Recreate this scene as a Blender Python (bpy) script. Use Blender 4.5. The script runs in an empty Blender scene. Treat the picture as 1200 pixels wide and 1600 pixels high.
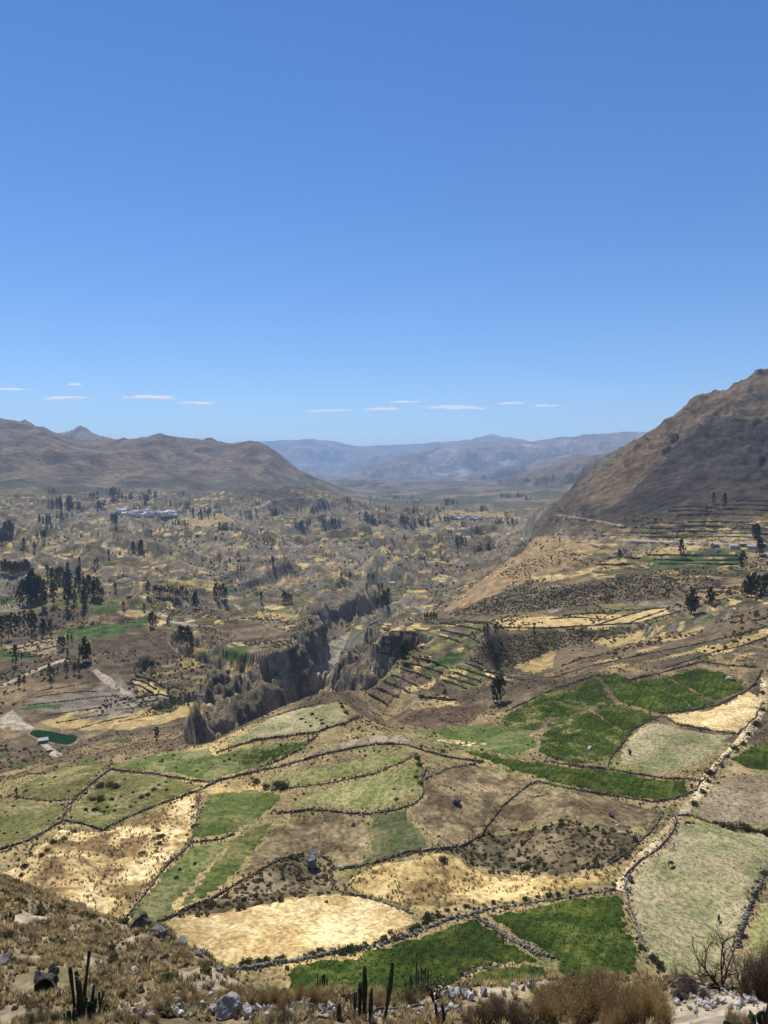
import bpy, bmesh, math, random
import numpy as np
from mathutils import Vector, Matrix, Euler
from mathutils.geometry import delaunay_2d_cdt

random.seed(7)
rng = np.random.default_rng(11)
scene = bpy.context.scene
col = scene.collection
PI = math.pi

# ------------------------------------------------------------------ camera
FPX, CX, CY, HORIZON = 1200.0, 600.0, 800.0, 745.0
PITCH = math.atan((CY - HORIZON) / FPX)
cam_data = bpy.data.cameras.new('camera')
cam_data.sensor_fit = 'VERTICAL'
cam_data.sensor_height = 24.0
cam_data.lens = 24.0 * FPX / 1600.0
cam_data.clip_start = 0.2
cam_data.clip_end = 90000.0
cam = bpy.data.objects.new('camera', cam_data)
cam.location = (0, 0, 0)
cam.rotation_euler = (PI / 2 - PITCH, 0, 0)
col.objects.link(cam)
scene.camera = cam

# ------------------------------------------------------------------ sky, sun, exposure
SUN_AZ = math.radians(-24.0)      # clockwise from +Y; negative = left of the view
SUN_EL = math.radians(57.0)
world = bpy.data.worlds.new('World')
scene.world = world
world.use_nodes = True
wn = world.node_tree.nodes
sky = wn.new('ShaderNodeTexSky')
sky.sky_type = 'NISHITA'
sky.sun_disc = False
sky.sun_elevation = SUN_EL
sky.sun_rotation = SUN_AZ
sky.altitude = 1800.0
sky.air_density = 1.0
sky.dust_density = 0.0
sky.ozone_density = 2.2
wn['Background'].inputs['Strength'].default_value = 0.109
hsv = wn.new('ShaderNodeHueSaturation')
hsv.inputs['Saturation'].default_value = 1.27
hsv.inputs['Hue'].default_value = 0.507
world.node_tree.links.new(sky.outputs[0], hsv.inputs['Color'])
world.node_tree.links.new(hsv.outputs[0], wn['Background'].inputs['Color'])

sl = bpy.data.lights.new('sun', 'SUN')
sl.energy = 4.9
sl.angle = math.radians(0.53)
sl.color = (1.0, 0.955, 0.88)
so = bpy.data.objects.new('sun', sl)
sd = Vector((math.sin(SUN_AZ) * math.cos(SUN_EL), math.cos(SUN_AZ) * math.cos(SUN_EL), math.sin(SUN_EL)))
so.rotation_euler = sd.to_track_quat('Z', 'Y').to_euler()
so.location = sd * 300
col.objects.link(so)

vs = scene.view_settings
vs.view_transform = 'Standard'
vs.look = 'None'
vs.exposure = 0.26
vs.gamma = 1.0
vs.use_curve_mapping = False
scene.cycles.max_bounces = 5
scene.cycles.diffuse_bounces = 2
scene.cycles.volume_bounces = 8
scene.cycles.use_denoising = True
scene.cycles.denoiser = 'OPENIMAGEDENOISE'

# ------------------------------------------------------------------ helpers: numbers
def rays(px, py):
    px = np.asarray(px, float); py = np.asarray(py, float)
    x = (px - CX) / FPX; y = (CY - py) / FPX
    c, s = math.cos(PITCH), math.sin(PITCH)
    return np.stack([x, c + y * s, -s + y * c], -1)

def at(px, py, Y):
    d = rays(px, py)
    return d * (Y / d[..., 1])[..., None] if d.ndim > 1 else d * (Y / d[1])

def project(P):
    c, s = math.cos(PITCH), math.sin(PITCH)
    f = P[..., 1] * c - P[..., 2] * s
    u = P[..., 1] * s + P[..., 2] * c
    f = np.where(f < 0.01, 0.01, f)
    return CX + FPX * P[..., 0] / f, CY - FPX * u / f

def sstep(a, b, x):
    t = np.clip((x - a) / (b - a), 0, 1)
    return t * t * (3 - 2 * t)

_G = rng.normal(size=(4096, 2)); _G /= np.linalg.norm(_G, axis=1)[:, None]; _GX = _G[:, 0].astype(np.float32); _GY = _G[:, 1].astype(np.float32)
def _hash(i, j, k=0):
    with np.errstate(over='ignore'):
        h = i.astype(np.int32).view(np.uint32) * np.uint32(374761393) + j.astype(np.int32).view(np.uint32) * np.uint32(668265263) + np.uint32((k * 1442695041) & 0xffffffff)
        h = (h ^ (h >> np.uint32(13))) * np.uint32(1274126177)
    return (h ^ (h >> np.uint32(16))) & np.uint32(0x7fffffff)

def noise(x, y, k=0):
    x = np.asarray(x, np.float64); y = np.asarray(y, np.float64)
    xi = np.floor(x); yi = np.floor(y)
    fx = (x - xi).astype(np.float32); fy = (y - yi).astype(np.float32); xi = xi.astype(np.int32); yi = yi.astype(np.int32)
    u = fx * fx * fx * (fx * (fx * 6 - 15) + 10); v = fy * fy * fy * (fy * (fy * 6 - 15) + 10)
    def g(a, b):
        q = _hash(xi + a, yi + b, k) & np.uint32(4095)
        return _GX[q] * (fx - a) + _GY[q] * (fy - b)
    n0 = g(0, 0) * (1 - u) + g(1, 0) * u
    n1 = g(0, 1) * (1 - u) + g(1, 1) * u
    return (n0 * (1 - v) + n1 * v) * 1.5

def fbm(x, y, o=4, k=0, gain=0.5):
    s = 0; a = 1.0
    for i in range(o):
        s = s + a * noise(x, y, k + i); x = x * 2.03 + 11.3; y = y * 2.03 - 7.7; a *= gain
    return s

def ridged(x, y, o=4, k=0, gain=0.5):
    s = 0; a = 1.0
    for i in range(o):
        n = 1 - np.abs(noise(x, y, k + i)) * 1.6
        s = s + a * n * n; x = x * 2.07 + 5.1; y = y * 2.07 + 3.3; a *= gain
    return s - 1.0

def rnd(i, j, k=0):
    return _hash(np.asarray(i), np.asarray(j), k) / float(0x7fffffff)

def inpoly(px, py, poly):
    px = np.asarray(px); py = np.asarray(py)
    out = np.zeros(px.shape, bool)
    n = len(poly)
    for i in range(n):
        x0, y0 = poly[i]; x1, y1 = poly[(i + 1) % n]
        if y0 == y1: continue
        c = ((y0 > py) != (y1 > py)) & (px < (x1 - x0) * (py - y0) / (y1 - y0) + x0)
        out ^= c
    return out

# ------------------------------------------------------------------ land form: control points read off the view
CP = []      # (px, py, Y)
# foreground bench, then the hidden drop
for px, e in ((-150, 26), (0, 24.5), (120, 24), (350, 23.2), (600, 22.8), (850, 22), (1050, 20.5), (1200, 19.5), (1350, 19)):
    CP.append((px, 1606, e))
CP += [(-150, 1500, 34), (0, 1500, 33), (100, 1500, 34), (200, 1510, 34), (300, 1535, 30), (370, 1562, 27), (440, 1568, 27),
       (-150, 1430, 46), (0, 1440, 42), (100, 1450, 44), (180, 1465, 44), (260, 1480, 41),
       (-150, 1350, 62), (0, 1381, 58), (60, 1398, 55), (130, 1418, 52), (200, 1440, 49), (270, 1463, 45), (330, 1502, 38), (385, 1543, 32), (430, 1567, 29),
       (520, 1562, 28), (600, 1556, 29), (680, 1556, 29), (760, 1550, 28.5), (850, 1545, 27.5), (950, 1540, 27), (1050, 1535, 27), (1130, 1545, 25), (1200, 1540, 25), (1350, 1530, 26)]
NEARZ = []   # (px direction, Y, Z)
for px in (-150, 0, 130, 270): NEARZ += [(px, 90, -66), (px, 110, -88), (px, 150, -101)]
for px in (60, 200): NEARZ += [(px, 68, -47)]
for px in (330, 430): NEARZ += [(px, 50, -42), (px, 80, -74), (px, 125, -98)]
for px in (560, 700, 850, 1000, 1150, 1300): NEARZ += [(px, 36, -27.5), (px, 60, -55), (px, 95, -84), (px, 130, -98.5)]
for px in (-200, 100, 350, 600, 850, 1100, 1400): NEARZ += [(px, 1.2, -1.7), (px, 3, -2.6), (px, 8, -6.6), (px, 14, -11.2)]
# near fields
CP += [(500, 1500, 162), (700, 1500, 162), (950, 1480, 165), (1100, 1480, 168), (1200, 1440, 180), (1350, 1430, 185),
       (300, 1450, 175), (600, 1440, 182), (900, 1400, 188), (1000, 1330, 210), (1100, 1290, 228), (1190, 1290, 230), (1350, 1280, 236),
       (720, 1380, 200), (800, 1340, 214), (850, 1270, 233), (940, 1270, 232), (900, 1235, 244), (488, 1345, 214), (450, 1300, 226), (580, 1300, 230),
       (600, 1230, 253), (720, 1230, 252), (650, 1180, 271), (600, 1150, 286), (540, 1165, 280), (530, 1093, 338), (470, 1107, 330), (400, 1150, 306),
       (100, 1370, 195), (-150, 1360, 200), (150, 1300, 230), (330, 1260, 244), (200, 1240, 262), (50, 1250, 262), (-150, 1250, 270),
       (400, 1200, 288), (250, 1180, 308), (130, 1200, 296), (40, 1215, 286), (-150, 1240, 290), (330, 1166, 315),
       (960, 1215, 270), (1000, 1170, 296), (850, 1150, 312), (1000, 1085, 356), (1100, 1065, 368), (1190, 1190, 280), (1350, 1180, 290),
       (1190, 1100, 332), (1150, 1000, 408), (900, 1090, 356), (780, 1115, 345), (720, 1150, 330), (690, 1112, 364), (820, 1055, 398),
       (1000, 1015, 430), (1195, 955, 452), (1350, 960, 450), (920, 1035, 412)]
# terraced slope beyond, right bank
CP += [(640, 1055, 414), (740, 1065, 408), (575, 1085, 398), (600, 1125, 374), (620, 1020, 455), (700, 985, 520), (760, 990, 515), (820, 972, 590), (900, 958, 630), (1050, 955, 560),
       (850, 1032, 520), (780, 1047, 500), (930, 1014, 520), (850, 984, 556), (780, 984, 548), (920, 981, 575), (700, 1075, 408), (985, 1003, 500), (1000, 975, 560), (560, 1010, 500), (600, 985, 540), (650, 975, 560),
       (960, 940, 700), (860, 950, 705), (760, 962, 705), (960, 902, 742), (860, 910, 746), (770, 932, 742), (1050, 935, 650), (1050, 900, 715), (760, 915, 800), (850, 905, 780), (1000, 885, 780), (1100, 872, 790), (1150, 905, 690), (1200, 925, 560), (1350, 900, 640),
       (1000, 853, 920), (1100, 840, 930), (1190, 815, 980), (1350, 800, 1000), (880, 858, 930), (820, 880, 900), (770, 905, 870), (700, 948, 850)]
# right mountain
CP += [(1190, 785, 1060), (1100, 790, 1120), (1000, 800, 1180), (930, 815, 1200), (1200, 700, 1400), (1100, 705, 1480), (1000, 745, 1450), (1350, 690, 1350), (1350, 780, 1080),
       (1200, 625, 1800), (1100, 648, 1750), (950, 780, 1380), (880, 830, 1200), (850, 835, 1270), (800, 862, 1190),
       (1250, 588, 2150), (1180, 588, 2100), (1130, 610, 2020), (1080, 634, 1960), (1040, 663, 1900), (1000, 690, 1850), (960, 712, 1800), (925, 728, 1760), (900, 758, 1700), (862, 790, 1600), (838, 818, 1450),
       (1350, 560, 2200), (790, 868, 1280), (740, 905, 1130), (700, 935, 1000)]
NEARZ += [(1350, 3600, 150), (1180, 3400, 60), (1040, 3000, -30), (950, 2700, -70), (880, 2400, -100), (840, 2000, -118), (800, 1700, -125)]
# left bank valley floor
CP += [(85, 1152, 445), (30, 1120, 480), (0, 1190, 410), (200, 1100, 500), (250, 1112, 490), (300, 1085, 520), (200, 1050, 580), (50, 1050, 575), (-150, 1060, 560), (-150, 1150, 440),
       (60, 990, 700), (150, 980, 720), (330, 1010, 650), (330, 1055, 570), (60, 940, 850), (200, 940, 850), (-150, 950, 820), (100, 890, 1100), (280, 910, 1000), (400, 985, 740),
       (360, 1000, 690), (450, 965, 830), (400, 940, 900), (480, 930, 950), (540, 900, 1180), (600, 903, 1200), (600, 862, 1500), (450, 862, 1400), (330, 865, 1380), (100, 850, 1500), (-150, 850, 1500),
       (250, 830, 1900), (550, 822, 2200), (700, 830, 2000), (650, 803, 2800), (240, 802, 2500), (100, 792, 2600), (450, 803, 2600), (600, 784, 4000), (700, 775, 4600), (0, 800, 2300), (-150, 800, 2300),
       (400, 775, 3300), (200, 775, 3100), (720, 812, 2500), (800, 800, 3000), (330, 812, 2300)]
# left ridge
CP += [(-150, 645, 4600), (0, 661, 4600), (60, 668, 4650), (110, 690, 4800), (200, 690, 4900), (250, 682, 5000), (330, 689, 5000), (390, 693, 5000), (430, 709, 4900), (465, 730, 4750), (500, 752, 4500), (545, 778, 4200),
       (-150, 740, 3200), (0, 745, 3300), (100, 740, 3500), (200, 740, 3700), (300, 735, 4000), (380, 735, 4200), (440, 752, 4100), (0, 700, 3900), (130, 715, 4000), (260, 712, 4400), (360, 712, 4500), (460, 770, 3700), (340, 762, 3700), (0, 775, 2800)]
NEARZ += [(-150, 7000, 250), (0, 7000, 230), (150, 7000, 150), (300, 7000, 60), (400, 7000, -20), (500, 6500, -90), (560, 5500, -100), (650, 6500, -90), (760, 5500, -60), (850, 5000, -60), (1000, 6000, -20), (1200, 6000, 100), (1350, 6000, 150)]
for px in (-150, 100, 300, 500, 600, 700, 900, 1100, 1350): NEARZ += [(px, 9500, -40), (px, 30000, 0)]

_pts = [at(*c) for c in CP] + [np.array([(px - CX) / FPX * Y, Y, Z]) for px, Y, Z in NEARZ]
_pts = np.array(_pts)
KT = 3.2
_cu = np.arctan2(_pts[:, 0], _pts[:, 1]) * KT; _cv = np.log(np.hypot(_pts[:, 0], _pts[:, 1]))
_D = np.sqrt((_cu[:, None] - _cu) ** 2 + (_cv[:, None] - _cv) ** 2 + 0.0004)
_n = len(_pts)
_A = np.zeros((_n + 3, _n + 3)); _A[:_n, :_n] = _D - np.eye(_n) * 0.0015
_A[:_n, _n] = 1; _A[:_n, _n + 1] = _cu; _A[:_n, _n + 2] = _cv; _A[_n:, :_n] = _A[:_n, _n:].T
_w = np.linalg.solve(_A, np.concatenate([_pts[:, 2], [0, 0, 0]]))

def rbf(th, r):
    u = th * KT; v = np.log(r)
    out = np.empty(u.shape); uf = u.ravel(); vf = v.ravel(); of = out.ravel()
    for i in range(0, len(uf), 20000):
        a = uf[i:i + 20000, None]; b = vf[i:i + 20000, None]
        of[i:i + 20000] = np.sqrt((a - _cu) ** 2 + (b - _cv) ** 2 + 0.0004) @ _w[:_n] + _w[_n] + _w[_n + 1] * uf[i:i + 20000] + _w[_n + 2] * vf[i:i + 20000]
    return of.reshape(u.shape)

# river: (px direction, Y, Z)
RIVER = [(-520, 300, -180), (-150, 316, -182), (60, 328, -184), (180, 346, -186), (270, 376, -190), (345, 430, -196), (425, 510, -198), (478, 590, -198), (525, 690, -196), (535, 790, -193), (560, 900, -188), (600, 1000, -184),
         (665, 1100, -178), (690, 1250, -172), (720, 1400, -166), (740, 1600, -160), (735, 1850, -154), (700, 2200, -146), (660, 2800, -138), (630, 3600, -128), (640, 4600, -116), (650, 7000, -100)]
RIV = np.array([((px - CX) / FPX * Y, Y, Z) for px, Y, Z in RIVER])
def river_dist(X, Y):
    best = np.full(X.shape, 1e9); bz = np.zeros(X.shape); bt = np.zeros(X.shape)
    for i in range(len(RIV) - 1):
        a, b = RIV[i], RIV[i + 1]
        dx, dy = b[0] - a[0], b[1] - a[1]
        t = np.clip(((X - a[0]) * dx + (Y - a[1]) * dy) / (dx * dx + dy * dy), 0, 1)
        d = np.hypot(X - a[0] - t * dx, Y - a[1] - t * dy)
        m = d < best
        best = np.where(m, d, best); bz = np.where(m, a[2] + t * (b[2] - a[2]), bz); bt = np.where(m, i + t, bt)
    return best, bz, bt

# far ranges: crest heights by direction, at their own distances
RANGES = [
    (5900, 1700, [(-200, 820), (520, 812), (600, 790), (660, 776), (720, 762), (780, 748), (830, 736), (880, 722), (930, 710), (1000, 700), (1400, 690)], 55, -100),
    (7400, 1500, [(-200, 820), (420, 800), (480, 762), (540, 748), (600, 752), (660, 764), (720, 772), (1400, 780)], 50, -80),
    (8200, 1500, [(-200, 700), (60, 690), (95, 676), (112, 672), (128, 665), (136, 668), (150, 678), (185, 686), (260, 700), (400, 760), (1400, 800)], 60, -40),
    (13500, 3800, [(-200, 740), (400, 745), (540, 738), (620, 712), (680, 698), (760, 690), (830, 690), (870, 683), (940, 676), (990, 674), (1100, 676), (1400, 670)], 90, -60),
    (9800, 2600, [(-200, 780), (560, 778), (640, 770), (700, 752), (760, 735), (830, 722), (900, 708), (960, 700), (1100, 690), (1400, 680)], 70, -60),
    (21000, 4500, [(-200, 700), (300, 694), (380, 690), (430, 688), (490, 686), (520, 689), (560, 697), (640, 694), (700, 690), (735, 686), (755, 681), (768, 677), (785, 681), (830, 689), (900, 692), (1400, 690)], 90, -40),
]
BUMPS = [(190, 640, 20, 62), (212, 1170, 26, 70), (150, 1750, 22, 120), (60, 2050, 25, 140), (270, 1560, 22, 120), (405, 3000, 45, 260), (500, 2900, 50, 240), (120, 1050, 8, 60), (430, 820, 10, 60)]

def smax(a, b, k):
    h = np.clip(0.5 + 0.5 * (a - b) / k, 0, 1)
    return b + (a - b) * h + k * h * (1 - h)

PONDS = [(85, 445, -153.0, 20.0), (-5, 396, -153.0, 12.0)]
THC = 0.62
def height(th, r):
    X = np.sin(th) * r; Y = np.cos(th) * r
    thc = np.clip(th, -THC, THC)
    Xc = np.sin(thc) * r; Yc = np.cos(thc) * r
    Z = rbf(thc, r)
    for px, Yp, zp, rp in PONDS:
        xp = (px - CX) / FPX * Yp; m_ = sstep(2.0, 1.0, np.hypot(Xc - xp, Yc - Yp) / rp); Z = Z * (1 - m_) + zp * m_
    # hills and mountains: erosion relief
    wx = X + 40 * fbm(X / 260, Y / 260, 2, 91); wy = Y + 40 * fbm(X / 260 + 9, Y / 260, 2, 95)
    near = 1 - sstep(60, 90, r)
    Z = Z + near * (0.35 * fbm(X / 4, Y / 4, 4, 3)) * sstep(6, 16, r)
    fld = sstep(140, 170, r) * (1 - sstep(420, 520, r))
    Z = Z + fld * (2.0 * fbm(X / 45, Y / 45, 4, 7))
    mid = sstep(430, 620, r) * (1 - sstep(2600, 3600, r))
    low = 1 - sstep(-80, -10, Z)
    Z = Z + mid * low * (12.0 * fbm(X / 165, Y / 165, 4, 21) * (0.45 + 0.55 * sstep(600, 900, r)) + 31 * (ridged(wx / 340, wy / 340, 4, 25) - 0.1) * sstep(650, 1100, r) * (1 - 0.5 * sstep(0.05, 0.15, thc) * (1 - sstep(1200, 1500, r))))
    bl = fbm(wx / 330, wy / 330, 4, 29)
    Z = Z + mid * low * sstep(700, 900, r) * 9 * (sstep(0.0, 0.16, bl) - 0.5) * sstep(-0.02, 0.05, -thc + 0.09)
    mt = sstep(-75, 60, Z) * sstep(1000, 1400, r) * (1 - sstep(6000, 8000, r))
    big = sstep(2600, 3600, r)
    Z = Z + mt * ((1 - big) * (19 * (ridged((wx - 0.6 * wy) / 210, (wy + 0.6 * wx) / 620, 5, 41) + 0.4) + 7 * fbm(X / 55, Y / 55, 4, 45) + 9 * sstep(0.25, 0.60, ridged((wx - 0.6 * wy) / 190, (wy + 0.6 * wx) / 620, 4, 47))) + big * (44 * ridged(wx / 760, wy / 1000, 5, 51) + 10))
    for px, Yb, h, w in BUMPS:
        xb = (px - CX) / FPX * Yb
        Z = Z + h * np.exp(-(((Xc - xb) ** 2 + (Yc - Yb) ** 2) / (w * w)))
    # far ranges
    m = r > 4000
    if m.any():
        pxd = CX + FPX * np.tan(thc[m]); Xm = X[m]; Ym = Y[m]; z = Z[m]; Yc2 = Yc[m]
        for Yk, wd, crest, amp, base in RANGES:
            cy = np.interp(pxd, [c[0] for c in crest], [c[1] for c in crest])
            zc = (HORIZON - cy) / FPX * Yk
            t = np.abs(Yc2 - Yk + 900 * fbm(pxd / 140, pxd * 0 + Yk, 3, 63) * 0.4) / wd
            prof = np.clip(1 - t, 0, 1) ** 1.25
            rel = amp * ridged(Xm / (wd * 0.34), Ym / (wd * 0.40), 5, int(Yk) % 97) * sstep(0.0, 0.35, t) * 2.2 + amp * 0.10 * fbm(Xm / 300, Ym / 300, 3, 77)
            cand = base - 120 + (zc - base + 120) * prof + rel * np.clip(prof * 3, 0, 1)
            z = smax(z, cand, 25)
        Z = Z.copy(); Z[m] = z
    # gorge and river bed
    d, rz, bt = river_dist(Xc, Yc)
    up = sstep(940, 1250, Yc)
    d2 = d + (17 * fbm(X / 85, Y / 85, 2, 13) + 8 * fbm(X / 27, Y / 27, 2, 14) + 3 * fbm(X / 8, Y / 8, 3, 16)) * sstep(380, 460, r)
    wsl = 0.45 + 1.5 * sstep(-0.35, 0.45, fbm(X / 130 + 3, Y / 130, 2, 19))
    g = np.clip(d2 - 4, 0, None)
    rock = ridged(X / 55, Y / 55, 4, 15) * 0.5 + fbm(X / 16, Y / 16, 3, 17) * 0.16
    gs = g * (0.34 + 0.46 * wsl) * (0.55 + 0.45 * sstep(330, 400, CX + FPX * np.tan(thc)))
    wall = np.interp(gs, [0, 13, 21, 33, 41, 70, 140], [0, 10, 33, 40, 58, 76, 150])
    gentle = g * (0.27 + 0.12 * rock)
    cut = rz + wall * (1 - up) + gentle * up
    cut = np.where((r > 2600), 1e6, cut + 400 * sstep(110, 260, d) + 200 * sstep(330, 200, CX + FPX * np.tan(thc)) * (r < 520)
                   + 5 * np.clip(np.interp(CX + FPX * np.tan(thc), [200, 330, 400, 470, 530, 600, 700], [330, 340, 348, 362, 378, 430, 520]) - r, 0, None))
    Z = np.where(r > 280, np.minimum(Z, cut), Z)
    stp = sstep(10, 26, g) * (1 - up) * (r > 330) * (Z >= cut - 0.01) * sstep(420, 460, r)
    led = np.abs(((Z + 4 * fbm(X / 30, Y / 30, 2, 61)) / 8.5) % 1.0 - 0.5) * 2
    Z = Z + stp * (2.2 * (led - 0.5) + 3.0 * fbm((X + Y) / 13, Z / 9 + (X - Y) / 30, 4, 65) + 1.6 * fbm((X - Y) / 5, Z / 4, 3, 69))
    pl = sstep(2900, 3700, r) * (1 - sstep(8500, 10500, r)) * (1 - sstep(-60, 30, Z))
    Z = Z + pl * 26 * np.clip(ridged(wx / 900, wy / 1100, 4, 73) + 0.1, -0.15, None)
    # terraced steps
    tm = sstep(445, 480, r) * (1 - sstep(1900, 2600, r)) * sstep(-0.10, 0.10, fbm(X / 170, Y / 170, 3, 33) + 0.16) * sstep(20, 60, d) * (1 - sstep(-58, -40, Z))
    pxt = CX + FPX * np.tan(thc)
    tm = np.maximum(tm, sstep(392, 405, r) * (1 - sstep(540, 580, r)) * sstep(555, 580, pxt) * (1 - sstep(770, 800, pxt)) * sstep(15, 40, d))
    s = np.where(r < 560, 1.7, np.where(r < 700, 2.1, np.where(r < 1200, 3.0, 4.5)))
    q = (Z + 0.8 * fbm(X / 40, Y / 40, 2, 35)) / s; f = q - np.floor(q)
    Z = Z + tm * s * ((sstep(0.62, 1.0, f)) - f) * 0.92
    # hillside behind the camera
    back = sstep(1.5, 2.4, np.abs(th))
    Z = Z * (1 - back) + back * np.minimum(-1.7 + 0.35 * r, 400)
    return Z

# polar grid, finest where the valley is seen
fine = np.linspace(-0.55, 0.55, 780)
coarse = np.linspace(0.55, PI, 26)[1:]
TH = np.concatenate([-coarse[::-1], fine, coarse])
def _rows():
    R = [0.6]
    while R[-1] < 31000:
        r = R[-1]
        if r < 15: st = 0.6
        elif r < 62: st = 0.28
        elif r < 145: st = 2.2
        elif r < 450: st = 0.72 + (r - 145) * 0.0022
        elif r < 1200: st = 1.5 + (r - 450) * 0.0045
        else: st = r * 0.0062
        R.append(r + st)
    return np.array(R)
RR = _rows()
TT, RG = np.meshgrid(TH, RR, indexing='ij')
ZZ = height(TT, RG)
LRR = np.log(RR)

def hz(x, y):
    x = np.asarray(x, float); y = np.asarray(y, float)
    th = np.arctan2(x, y); r = np.clip(np.hypot(x, y), RR[0], RR[-1] * 0.9999)
    i = np.clip(np.searchsorted(TH, th) - 1, 0, len(TH) - 2); j = np.clip(np.searchsorted(RR, r) - 1, 0, len(RR) - 2)
    a = np.clip((th - TH[i]) / (TH[i + 1] - TH[i]), 0, 1); b = (r - RR[j]) / (RR[j + 1] - RR[j])
    return (ZZ[i, j] * (1 - a) * (1 - b) + ZZ[i + 1, j] * a * (1 - b) + ZZ[i, j + 1] * (1 - a) * b + ZZ[i + 1, j + 1] * a * b)

def hits(px, py, r0=120.0, r1=29000.0):
    """where the sight lines through these points of the view meet the land"""
    px = np.atleast_1d(np.asarray(px, float)); py = np.atleast_1d(np.asarray(py, float))
    d = rays(px, py); hl = np.hypot(d[:, 0], d[:, 1]); d = d / hl[:, None]
    rs = RR[(RR >= r0) & (RR <= r1)]
    P = d[:, None, :] * rs[None, :, None]
    below = P[..., 2] <= hz(P[..., 0], P[..., 1])
    k = np.argmax(below, 1); ok = below.any(1)
    k = np.where(ok, k, len(rs) - 1)
    ra = rs[np.maximum(k - 1, 0)]; rb = rs[k]
    for _ in range(12):
        rm = (ra + rb) / 2; Q = d * rm[:, None]
        b = Q[:, 2] <= hz(Q[:, 0], Q[:, 1])
        rb = np.where(b, rm, rb); ra = np.where(b, ra, rm)
    Q = d * rb[:, None]
    Q[:, 2] = hz(Q[:, 0], Q[:, 1])
    return Q

# ------------------------------------------------------------------ helpers: objects
def mesh_from(name, V, F, smooth=False):
    me = bpy.data.meshes.new(name)
    V = np.ascontiguousarray(V, dtype=np.float32); 
    if isinstance(F, np.ndarray):
        n, k = F.shape
        me.vertices.add(len(V)); me.vertices.foreach_set('co', V.ravel())
        me.loops.add(n * k); me.loops.foreach_set('vertex_index', np.ascontiguousarray(F, dtype=np.int32).ravel())
        me.polygons.add(n); me.polygons.foreach_set('loop_start', np.arange(0, n * k, k, dtype=np.int32))
        me.update(calc_edges=True)
    else:
        me.from_pydata([tuple(v) for v in V], [], [tuple(f) for f in F])
    if smooth: me.polygons.foreach_set('use_smooth', np.ones(len(me.polygons), bool))
    return me

def link(name, me, mat=None, parent=None):
    o = bpy.data.objects.new(name, me)
    col.objects.link(o)
    if mat is not None and me is not None and not me.materials: me.materials.append(mat)
    if parent is not None: o.parent = parent
    return o

def empty(name, loc=(0, 0, 0)):
    o = bpy.data.objects.new(name, None); col.objects.link(o); o.location = loc
    o.empty_display_size = 0.2
    return o

def tag(o, label=None, cat=None, group=None, kind=None):
    if label: o['label'] = label
    if cat: o['category'] = cat
    if group: o['group'] = group
    if kind: o['kind'] = kind
    return o

def new_mat(name, rough=0.95, spec=0.12):
    m = bpy.data.materials.new(name); m.use_nodes = True
    nt = m.node_tree; b = nt.nodes['Principled BSDF']
    b.inputs['Roughness'].default_value = rough
    b.inputs['Specular IOR Level'].default_value = spec
    return m, nt, b

def add_noise(nt, scale, detail=4, coord='Object', rough=0.6, dist=0.0):
    tc = nt.nodes.get('TC') or nt.nodes.new('ShaderNodeTexCoord'); tc.name = 'TC'
    n = nt.nodes.new('ShaderNodeTexNoise'); n.inputs['Scale'].default_value = scale; n.inputs['Detail'].default_value = detail
    n.inputs['Roughness'].default_value = rough; n.inputs['Distortion'].default_value = dist
    nt.links.new(tc.outputs[coord], n.inputs['Vector'])
    return n

def ramp(nt, src, stops):
    r = nt.nodes.new('ShaderNodeValToRGB')
    els = r.color_ramp.elements
    while len(els) < len(stops): els.new(0.5)
    for e, (p, c) in zip(els, stops):
        e.position = p; e.color = (c[0], c[1], c[2], 1) if not np.isscalar(c) else (c, c, c, 1)
    nt.links.new(src, r.inputs['Fac'])
    return r.outputs['Color']

def mixc(nt, a, b, fac, mode='MIX'):
    m = nt.nodes.new('ShaderNodeMix'); m.data_type = 'RGBA'; m.blend_type = mode
    for sock, v in ((m.inputs[6], a), (m.inputs[7], b)):
        if isinstance(v, (tuple, list)): sock.default_value = (v[0], v[1], v[2], 1)
        else: nt.links.new(v, sock)
    if np.isscalar(fac): m.inputs[0].default_value = fac
    else: nt.links.new(fac, m.inputs[0])
    return m.outputs[2]

def bump(nt, b, src, strength, dist):
    n = nt.nodes.new('ShaderNodeBump'); n.inputs['Strength'].default_value = strength; n.inputs['Distance'].default_value = dist
    nt.links.new(src, n.inputs['Height']); nt.links.new(n.outputs['Normal'], b.inputs['Normal'])

def noise_mat(name, stops, scale, detail=5, rough=0.95, bstr=0.0, bdist=0.1, coord='Object', fine=None, spec=0.12, randv=0.0):
    m, nt, b = new_mat(name, rough, spec)
    n = add_noise(nt, scale, detail, coord)
    c = ramp(nt, n.outputs['Fac'], stops)
    if fine:
        n2 = add_noise(nt, fine[0], 3, coord)
        f = ramp(nt, n2.outputs['Fac'], [(0.3, 1 - fine[1]), (0.7, 1 + fine[1])])
        c = mixc(nt, c, f, 1.0, 'MULTIPLY')
    if randv:
        oi = nt.nodes.new('ShaderNodeObjectInfo')
        f = ramp(nt, oi.outputs['Random'], [(0.0, 1 - randv), (1.0, 1 + randv)])
        c = mixc(nt, c, f, 1.0, 'MULTIPLY')
    nt.links.new(c, b.inputs['Base Color'])
    if bstr: bump(nt, b, n.outputs['Fac'], bstr, bdist)
    return m

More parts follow.
